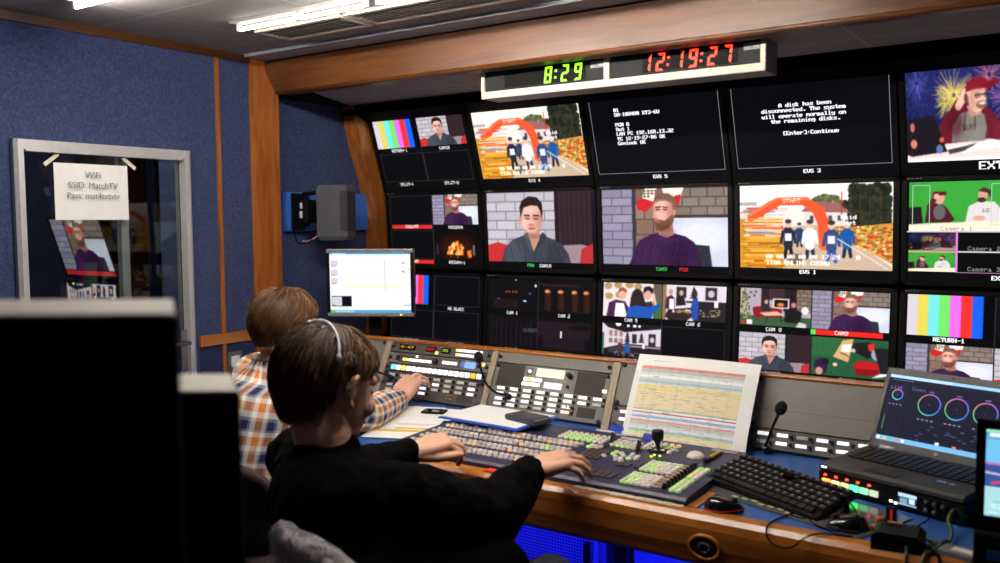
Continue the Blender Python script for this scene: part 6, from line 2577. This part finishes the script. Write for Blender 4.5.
# ----- the man in black
def man_black():
    org = Vector((-1.30, 1.32, 0))
    t = thing('person', 'seated man in a black sweater with brown hair, working the vision mixer with both hands', 'person', org)
    C, s = Vector((-1.430, 1.390, 1.066)), 1.13
    Q = (Matrix.Rotation(math.radians(-10), 3, 'Z') @ Matrix.Rotation(math.radians(4), 3, 'Y') @ Matrix.Rotation(math.radians(-13), 3, 'X'))
    neck = Vector((-1.408, 1.352, .965))
    ls, rs = Vector((-1.565, 1.415, .885)), Vector((-1.255, 1.325, .872))
    le, re = Vector((-1.620, 1.625, .785)), Vector((-1.150, 1.615, .765))
    lw, rw = Vector((-1.548, 1.825, .808)), Vector((-1.185, 1.852, .808))
    pel, wst, chs = Vector((-1.27, 1.30, .52)), Vector((-1.305, 1.32, .70)), Vector((-1.375, 1.335, .83))
    body = Matrix.Rotation(math.radians(-28), 3, 'Z')
    b = MB()
    head_parts(b, C, Q, s)
    b.cap(C + Q @ Vector((0, -.020, -.055)), neck, .058, .063)
    b.chain([neck - Vector((0, 0, .03)), chs], [.062, .10])
    for c, r in ((chs, (.14, .09, .12)), (wst, (.13, .09, .14)), (pel, (.15, .11, .10))):
        b.ball(c, r, body)
    b.chain([ls, neck - Vector((0, 0, .05)), rs], [.045, .05, .045])
    b.chain([ls, le, lw], [.046, .036, .027])
    b.chain([rs, re, rw], [.046, .036, .027])
    hand(b, lw, (.62, .74, .28), (0.05, -.3, 1), -1, [46, 44, 44, 44], 1.5, 1.06, (.9, .5))
    hand(b, rw, (.70, .66, .26), (.0, -.3, 1), 1, [32, 29, 28, 30], 2.8, 1.06, (.75, .6))
    # legs
    rk, lk = Vector((-1.045, 1.715, .595)), Vector((-1.34, 1.78, .595))
    for k, x in ((rk, .09), (lk, -.09)):
        h = pel + body @ Vector((x, 0, -.02))
        b.chain([h, k, Vector((k.x, k.y - .02, .10)), Vector((k.x, k.y + .12, .05))], [.075, .05, .04, .035])
    body_o = sub(b, org).build('body', M_SKIN, t)
    bake(union(body_o, .0028, 3))
    brow = mat('brow_brown', (70, 46, 30), .7)
    face_bits(t, C, Q, s, org, brow)
    # sweater
    b = MB()
    for c, r in ((chs, (.175, .125, .13)), (chs.lerp(wst, .5), (.170, .128, .13)), (wst, (.168, .130, .14)), (wst.lerp(pel, .5), (.172, .14, .12)), (pel + Vector((0, 0, .02)), (.178, .15, .10))):
        b.ball(c, r, body, 24, 16)
    b.chain([ls + Vector((.012, -.01, 0)), neck - Vector((0, 0, .062)), rs + Vector((-.01, .0, 0))], [.062, .066, .066], 18)
    b.chain([chs, neck - Vector((0, 0, .07))], [.13, .078], 18)
    b.cap(neck - Vector((0, 0, .06)), neck + Vector((.002, .004, -.050)), .084, .082, 20)
    b.chain([ls, le, lw + (le - lw).normalized() * .022], [.074, .070, .046], 18)
    b.chain([rs.lerp(re, .4) - Vector((0, 0, .03)), re - Vector((0.01, .0, .03)), re.lerp(rw, .5) - Vector((0, 0, .018))], [.07, .07, .05], 18)
    b.chain([chs + Vector((.06, .10, -.02)), le.lerp(lw, .3) + Vector((.04, -.04, -.02))], [.09, .05], 18)
    b.chain([rs, rs.lerp(re, .55), re, re.lerp(rw, .5), rw + (re - rw).normalized() * .022], [.078, .079, .072, .061, .047], 18)
    b.chain([wst, Vector((-1.19, 1.45, .655)), Vector((-1.10, 1.58, .655))], [.13, .105, .075], 18)
    # folds
    for a_, c_, r_ in ((rs.lerp(re, .75), re + Vector((.03, .0, -.02)), .030), (re + Vector((-.03, .05, .035)), re + Vector((.03, .04, .045)), .018), (re.lerp(rw, .3) + Vector((-.03, 0, .038)), re.lerp(rw, .4) + Vector((.03, 0, .038)), .014),
                       (rs + Vector((-.05, .03, -.05)), rs + Vector((.05, .08, -.06)), .02)):
        b.cap(a_, c_, r_, r_ * .8)
    o = sub(b, org).build('sweater', M_SWEAT, t)
    union(o, .006, 3)
    tx = bpy.data.textures.new('folds', 'CLOUDS')
    tx.noise_scale = .075
    tx.noise_depth = 2
    dm = o.modifiers.new('folds', 'DISPLACE')
    dm.texture = tx
    dm.strength = .030
    dm.mid_level = .5
    sm = o.modifiers.new('soft', 'SMOOTH')
    sm.iterations = 2
    bake(o)
    for nm_, w_, e_ in (('cuff', lw, le), ('cuff', rw, re)):
        d = (e_ - w_).normalized()
        b = MB()
        b.tube([w_ + d * .012, w_ + d * .016, w_ + d * .045, w_ + d * .05], [.037, .0405, .044, .041], 24)
        sub(b, org).build(nm_, M_SWEAT, t)
    # jeans
    b = MB()
    b.ball(pel, (.172, .14, .11), body)
    for k, x in ((rk, .09), (lk, -.09)):
        h = pel + body @ Vector((x, 0, -.02))
        b.chain([h, h.lerp(k, .5), k, Vector((k.x, k.y - .02, .12))], [.095, .085, .068, .055], 18)
    bake(union(sub(b, org).build('jeans', M_JEANS, t), .008, 4))
    for k in (rk, lk):
        b = MB()
        b.chain([Vector((k.x, k.y - .03, .045)), Vector((k.x, k.y + .14, .04))], [.045, .040], 14)
        b.span((k.x - .045, k.y - .07, .0), (k.x + .045, k.y + .17, .02), bev=.008)
        sub(b, org).build('shoe', M_SHOE, t)
    def lim(ph):
        c = math.cos(ph)            # 1 = front, -1 = nape
        sd = abs(math.sin(ph))
        base = 1.18 if c > .0 else 1.18
        v = np.interp(c, [-1, -.56, -.28, -.15, .12, .30, .7, 1], [2.35, 2.22, 1.95, 1.28, 1.22, 1.46, 1.25, 1.12])
        return float(v)
    strands('hair', C, Q, s, t, org, hair_material('hair_brown', (32, 22, 15), (90, 64, 42), (152, 116, 78)), 5600, .95, .021, lim, 11, .10, .00085, .014)
    # headset: thin white band over the crown
    h = thing('headset', 'thin white headset band over the brown hair of the man in black', 'headset', C)
    pts = []
    for i in range(25):
        th = math.radians(-62 + 126 * i / 24)
        p = Vector((.0975 * math.sin(th), -.064 + .020 * math.cos(th), .030 + .1025 * math.cos(th))) * s
        pts.append(Q @ p)
    MB().tube(pts, .0028, 8).build('headband', mat('headband_white', (232, 228, 232), .35), h)
    for e_, x in ((pts[0], -1), (pts[-1], 1)):
        MB().ball(e_ + Q @ Vector((0, 0, -.002)), (.004, .007, .008), Q).build('end_tip', MATS['headband_white'], h)
man_black()

# ----- the man in plaid
def man_plaid():
    org = Vector((-2.2, 1.84, 0))
    t = thing('person', 'seated man in a blue, white and orange plaid shirt reaching towards the turret keys', 'person', org)
    C, s = Vector((-2.165, 1.93, 1.092)), 1.06
    Q = (Matrix.Rotation(math.radians(4), 3, 'Z') @ Matrix.Rotation(math.radians(3), 3, 'Y') @ Matrix.Rotation(math.radians(-5), 3, 'X'))
    neck = Vector((-2.184, 1.90, .968))
    ls, rs = Vector((-2.395, 1.955, .922)), Vector((-2.030, 1.885, .905))
    le, re = Vector((-2.45, 2.13, .80)), Vector((-2.040, 2.135, .795))
    lw, rw = Vector((-2.33, 2.36, .792)), Vector((-2.141, 2.440, .783))
    pel, wst, chs = Vector((-2.2, 1.80, .52)), Vector((-2.2, 1.82, .70)), Vector((-2.19, 1.87, .85))
    yaw = Matrix.Rotation(math.radians(-10), 3, 'Z')
    b = MB()
    head_parts(b, C, Q, s)
    b.cap(C + Q @ Vector((0, -.020, -.055)), neck, .058, .063)
    b.chain([neck - Vector((0, 0, .03)), chs], [.062, .10])
    for c, r in ((chs, (.15, .09, .12)), (wst, (.14, .09, .14)), (pel, (.15, .11, .10))):
        b.ball(c, r, yaw)
    b.chain([ls, neck - Vector((0, 0, .05)), rs], [.045, .05, .045])
    b.chain([ls, le, lw], [.046, .036, .027])
    b.chain([rs, re, rw], [.046, .036, .027])
    hand(b, rw, (-.08, .82, .56), (.08, -.6, .8), 1, [26, 24, 26, 30], 1.4, 1.16, (.7, .6))
    hand(b, lw, (.3, .95, -.05), (0, 0, 1), -1, [20, 18, 20, 24], 1.0, 1.0)
    lk, rk = Vector((-2.32, 2.14, .585)), Vector((-2.06, 2.14, .585))
    for k, x in ((rk, .09), (lk, -.09)):
        h = pel + Vector((x, 0, -.02))
        b.chain([h, k, Vector((k.x, k.y - .02, .10)), Vector((k.x, k.y - .02 + .12, .05))], [.075, .05, .04, .035])
    bake(union(sub(b, org).build('body', M_SKIN, t), .0038, 3))
    face_bits(t, C, Q, s, org, mat('brow_brown', (70, 46, 30), .7))
    # shirt with plaid running along torso and sleeves
    def ring(c, a, d, tilt=0.0, y=yaw):
        q = y @ Matrix.Rotation(tilt, 3, 'X')
        return (c, q @ Vector((1, 0, 0)), q @ Vector((0, 1, 0)), a, d)
    torso = [ring(pel + Vector((0, 0, -.03)), .17, .14), ring(pel + Vector((0, 0, .06)), .178, .142), ring(wst, .195, .142), ring(wst.lerp(chs, .5) + Vector((-.01, 0, 0)), .208, .142), ring(chs + Vector((-.015, 0, 0)), .218, .145, -.1),
             ring(chs + Vector((-.02, .012, .05)), .218, .132, -.15), ring(neck + Vector((0, -.004, -.045)), .190, .108, -.25), ring(neck + Vector((0, 0, -.012)), .125, .090, -.25), ring(neck + Vector((0, .0, .012)), .082, .078, -.25), ring(neck + Vector((0, .004, .03)), .070, .070, -.25)]
    def sleeve(pts, rads):
        P = bez(pts, 5)
        out = []
        n_ = len(P)
        rr = np.interp(np.linspace(0, 1, n_), np.linspace(0, 1, len(rads)), rads)
        up = Vector((0, 0, 1))
        for i in range(n_):
            d = (P[min(i + 1, n_ - 1)] - P[max(i - 1, 0)]).normalized()
            a = d.cross(up).normalized()
            c = a.cross(d).normalized()
            w_ = rr[i] * (1 + .04 * math.sin(i * 1.9))
            out.append((P[i], a, c, w_, w_))
        return out
    sl_r = sleeve([rs + Vector((-.05, 0, .005)), rs.lerp(re, .5), re, re.lerp(rw, .55), rw + (re - rw).normalized() * .015], [.082, .074, .064, .056, .043])
    sl_l = sleeve([ls + Vector((.05, 0, .005)), ls.lerp(le, .5), le, le.lerp(lw, .55), lw + (le - lw).normalized() * .015], [.082, .074, .064, .056, .043])
    loft_uv('shirt', [torso, sl_r, sl_l], M_PLAID, t, org, 32)
    b = MB()
    cl = []
    for i in range(25):
        th = 2 * PI * i / 24
        cl.append(neck + Vector((.070 * math.cos(th), .066 * math.sin(th) + .004, .035 + .010 * math.sin(th + PI))))
    b.tube(cl, .012, 8, caps=False, flat=1.0)
    sub(b, org).build('collar', mat('plaid_collar', (214, 190, 160), .9, vary=.4, nscale=26), t)
    b = MB()
    b.ball(pel, (.168, .14, .11), yaw)
    for k, x in ((rk, .09), (lk, -.09)):
        h = pel + Vector((x, 0, -.02))
        b.chain([h, h.lerp(k, .5), k, Vector((k.x, k.y - .02, .12))], [.095, .085, .068, .055], 16)
    bake(union(sub(b, org).build('trousers', M_JEANS, t), .009, 4))
    for k in (rk, lk):
        b = MB()
        b.chain([Vector((k.x, k.y - .03, .045)), Vector((k.x, k.y + .14, .04))], [.045, .040], 14)
        b.span((k.x - .045, k.y - .07, .0), (k.x + .045, k.y + .17, .02), bev=.008)
        sub(b, org).build('shoe', M_SHOE, t)
    def lim(ph):
        c = math.cos(ph)
        return float(np.interp(c, [-1, -.6, -.25, .05, .35, .7, 1], [2.18, 2.12, 1.82, 1.5, 1.42, 1.2, 1.1]))
    def tuft(p, ph, th, tt, rg):
        if math.cos(ph) < .1 and math.sin(ph) < -.5 and .5 < th < 1.3 and rg.random() < .12:
            p = p + Vector((-.02 * tt, -.008 * tt, .012 * tt))
        return p
    strands('hair', C, Q, s, t, org, hair_material('hair_chestnut', (40, 26, 16), (100, 68, 42), (158, 118, 80)), 4600, .75, .024, lim, 23, .22, .00085, .0, tuft)
    h = thing('headset', 'thin black headset arm at the temple of the man in plaid', 'headset', C)
    pts = []
    for i in range(21):
        th = math.radians(66 + 26 * i / 20)
        pts.append(Q @ (Vector((.098 * math.sin(th), -.014 - .120 * math.cos(th), .034 - .020 * math.cos(th))) * s))
    MB().tube(pts, .0028, 8).build('ear_hook', M_BLACK, h)
    MB().tube([pts[-1], pts[-1] + Q @ Vector((.002, .03, -.004)), pts[-1] + Q @ Vector((-.004, .06, .004))], [.004, .004, .003], 8).build('temple_arm', M_BLACK, h)
man_plaid()

# ---------------------------------------------------------------- chairs
def wrap_material():
    m = bpy.data.materials.new('plastic_wrap')
    m.use_nodes = True
    nt = m.node_tree
    b = nt.nodes['Principled BSDF']
    b.inputs['Base Color'].default_value = lin((214, 206, 212)) + (1,)
    b.inputs['Roughness'].default_value = .10
    b.inputs['Coat Weight'].default_value = .6
    b.inputs['Alpha'].default_value = .55
    tc = nd(nt, 'ShaderNodeTexCoord')
    mp = nd(nt, 'ShaderNodeMapping')
    mp.inputs['Scale'].default_value = (10, 10, 4)
    nt.links.new(tc.outputs['Object'], mp.inputs['Vector'])
    nz = nd(nt, 'ShaderNodeTexNoise')
    nz.inputs['Scale'].default_value = 2.2
    nz.inputs['Detail'].default_value = 5
    nz.inputs['Distortion'].default_value = 1.6
    nt.links.new(mp.outputs['Vector'], nz.inputs['Vector'])
    bp = nd(nt, 'ShaderNodeBump')
    bp.inputs['Strength'].default_value = 1.0
    bp.inputs['Distance'].default_value = .03
    nt.links.new(nz.outputs['Fac'], bp.inputs['Height'])
    nt.links.new(bp.outputs['Normal'], b.inputs['Normal'])
    return m

def chair(label, x, y, yaw, top, upholstery, wrap):
    t = thing('office_chair', label, 'chair', (x, y, 0), (0, 0, yaw), 'swivel chairs at the console')
    # backrest at local y = 0, seat in front (+Y)
    def slab(grow, z0, z1, hw_, hd):
        vs, fs = [], []
        NZ, NX = 14, 20
        for j in range(NZ + 1):
            f = j / NZ
            z = z0 - grow + (z1 - z0 + 2 * grow) * f
            e = (1 - abs(2 * f - 1) ** 4) ** .5 if 0 < f < 1 else .12
            w_ = (hw_ + grow) * (.55 + .45 * e)
            d_ = (hd + grow) * (.35 + .65 * e)
            for i in range(NX):
                th = 2 * PI * i / NX
                cx_ = abs(math.cos(th)) ** .6 * (1 if math.cos(th) >= 0 else -1)
                sy_ = abs(math.sin(th)) ** .8 * (1 if math.sin(th) >= 0 else -1)
                xx = w_ * cx_
                vs.append((xx, d_ * sy_ + .35 * xx * xx + .02 * math.sin(PI * f) - .02 * f, z))
        for j in range(NZ):
            for i in range(NX):
                fs.append((j * NX + i, j * NX + (i + 1) % NX, (j + 1) * NX + (i + 1) % NX, (j + 1) * NX + i))
        fs.append(tuple(reversed(range(NX))))
        fs.append(tuple(NZ * NX + i for i in range(NX)))
        return MB().add(vs, fs, True)
    slab(0, .50, top, .20, .028).build('backrest', upholstery, t)
    if wrap:
        w_ = slab(.007, .47, top, .20, .03)
        random.seed(5)
        w_.v = [(p[0] + random.uniform(-.004, .004), p[1] + random.uniform(-.004, .004), p[2] + random.uniform(-.004, .004)) for p in w_.v]
        w_.build('plastic_cover', wrap_material(), t)
    st = MB()
    st.box((0, .25, .40), (.46, .44, .07), bev=.03)
    st.build('seat', upholstery, t)
    st = MB()
    st.tube(bez([(0, .12, .36), (0, -.02, .38), (0, -.045, .46), (0, -.03, .60)], 6), .016, 10)
    st.build('back_support', M_BLACK, t)
    st = MB()
    st.tube([(0, .25, .08), (0, .25, .24), (0, .25, .24), (0, .25, .37)], [.03, .03, .018, .018], 14)
    st.build('gas_column', M_STEEL, t)
    for k in range(5):
        a = 2 * PI * k / 5 + .3
        l = MB()
        l.tube([(0, .25, .09), (.15 * math.cos(a), .25 + .15 * math.sin(a), .085), (.28 * math.cos(a), .25 + .28 * math.sin(a), .065)], [.024, .02, .014], 10)
        l.build('leg', M_BLACK, t)
        l = MB()
        l.tube([(.28 * math.cos(a) - .012, .25 + .28 * math.sin(a), .027), (.28 * math.cos(a) + .012, .25 + .28 * math.sin(a), .027)], .027, 14)
        l.build('castor', M_BLACK, t)
    return t
chair('swivel chair with plastic wrapped back behind the man in black', -1.195, 1.130, math.radians(-16), .848, mat('chair_maroon', (58, 40, 46), .8, bump=.3, bscale=500), True)
chair('dark brown swivel chair behind the man in plaid', -2.10, 1.655, math.radians(-8), .74, mat('chair_brown', (52, 38, 40), .85, vary=.15, bump=.3, bscale=500), False)

# ---------------------------------------------------------------- rear desk and the dark monitors nearest the camera
FW = Vector((-.568, .823, 0)).normalized()
RW = Vector((.823, .568, 0)).normalized()
YAW = math.atan2(RW.y, RW.x)
def near_monitor(label, right_px_point, top, width, height, depth, dist):
    c = FW * dist + RW * right_px_point
    t = thing('desk_monitor', label, 'monitor', (c.x, c.y, 0), (0, 0, YAW), 'dark monitors in the foreground')
    cs = MB()
    tp = depth * .38
    cs.prism([(-width, .002), (0, .002), (-tp, depth), (-width, depth)], 'Z', top - height, top)
    cs.build('casing', M_BLACKM, t)
    lit_top = MB()
    lit_top.prism([(-width + .002, -.002), (-.002, -.002), (-tp - .002, depth), (-width + .002, depth)], 'Z', top, top + .004)
    lit_top.build('painted_lit_top', mat('casing_lit_tone', (206, 200, 186), .6), t)  # pale colour stands in for ceiling light on the black casing's top
    bz = MB()
    for a_, b_ in (((-width, -.004, top - .018), (0, .004, top - .001)), ((-width, -.004, top - height), (0, .004, top - height + .03)), ((-width, -.004, top - height), (-width + .018, .004, top - .001)), ((-.018, -.004, top - height), (0, .004, top - .001))):
        bz.span(a_, b_, bev=.001)
    bz.build('bezel', M_BLACKM, t)
    MB().span((-width + .016, -.001, top - height + .026), (-.016, .003, top - .016)).build('screen_glass', mat('dark_screen', (8, 8, 9), .5, spec=.15), t)
    st = MB()
    st.span((-width / 2 - .04, depth * .3, .765), (-width / 2 + .04, depth * .6, top - height + .08), bev=.01)
    st.span((-width / 2 - .12, -.02, .742), (-width / 2 + .12, depth + .02, .766), bev=.008)
    st.build('stand', M_BLACK, t)
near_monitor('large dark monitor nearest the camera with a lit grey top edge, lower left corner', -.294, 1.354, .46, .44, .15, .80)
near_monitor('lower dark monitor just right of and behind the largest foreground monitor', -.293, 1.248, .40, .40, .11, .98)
t = thing('rear_desk', 'low desk under the dark foreground monitors', 'desk', (-1.02, .46, 0), (0, 0, YAW))
MB().span((-.5, -.28, .71), (.42, .16, .742), bev=.004).build('desk_top', M_GREY, t)
for x in (-.46, .38):
    for y in (-.24, .12):
        MB().span((x - .02, y - .02, 0), (x + .02, y + .02, .71), bev=.003).build('leg', M_STEEL, t)

# ---------------------------------------------------------------- added light for the next room, world, camera
ceiling_light(-4.25, 1.75, 'ceiling light of the next room beyond the glass door', glow('added_booth_glow', (255, 246, 234), 330.0, (240, 240, 240)))  # lamp added out of view to brighten the wall behind the glass
w = bpy.data.worlds.new('World')
SC.world = w
w.use_nodes = True
bg = w.node_tree.nodes['Background']
bg.inputs['Color'].default_value = (.5, .6, .8, 1)
bg.inputs['Strength'].default_value = .02

cam = bpy.data.cameras.new('Camera')
co = bpy.data.objects.new('Camera', cam)
COL.objects.link(co)
yaw, pit, rol = 0.6038, 0.0687, -0.0063
F = Vector((-math.sin(yaw) * math.cos(pit), math.cos(yaw) * math.cos(pit), -math.sin(pit)))
R = Vector((math.cos(yaw), math.sin(yaw), 0))
U = R.cross(F)
R2 = R * math.cos(rol) + U * math.sin(rol)
U2 = -R * math.sin(rol) + U * math.cos(rol)
mw = Matrix((R2, U2, -F)).transposed().to_4x4()
mw.translation = (0, 0, 1.44)
co.matrix_world = mw
cam.sensor_width = 36
cam.sensor_fit = 'HORIZONTAL'
cam.lens = 882.4 * 36 / 1000
cam.clip_start = .05
cam.dof.use_dof = True
cam.dof.focus_distance = 2.9
cam.dof.aperture_fstop = 2.6
SC.camera = co

SC.view_settings.view_transform = 'Standard'
SC.view_settings.look = 'None'
SC.view_settings.gamma = 1
SC.view_settings.use_curve_mapping = False
SC.view_settings.exposure = 0.72
SC.cycles.use_denoising = True
SC.cycles.max_bounces = 8
SC.cycles.sample_clamp_indirect = 6
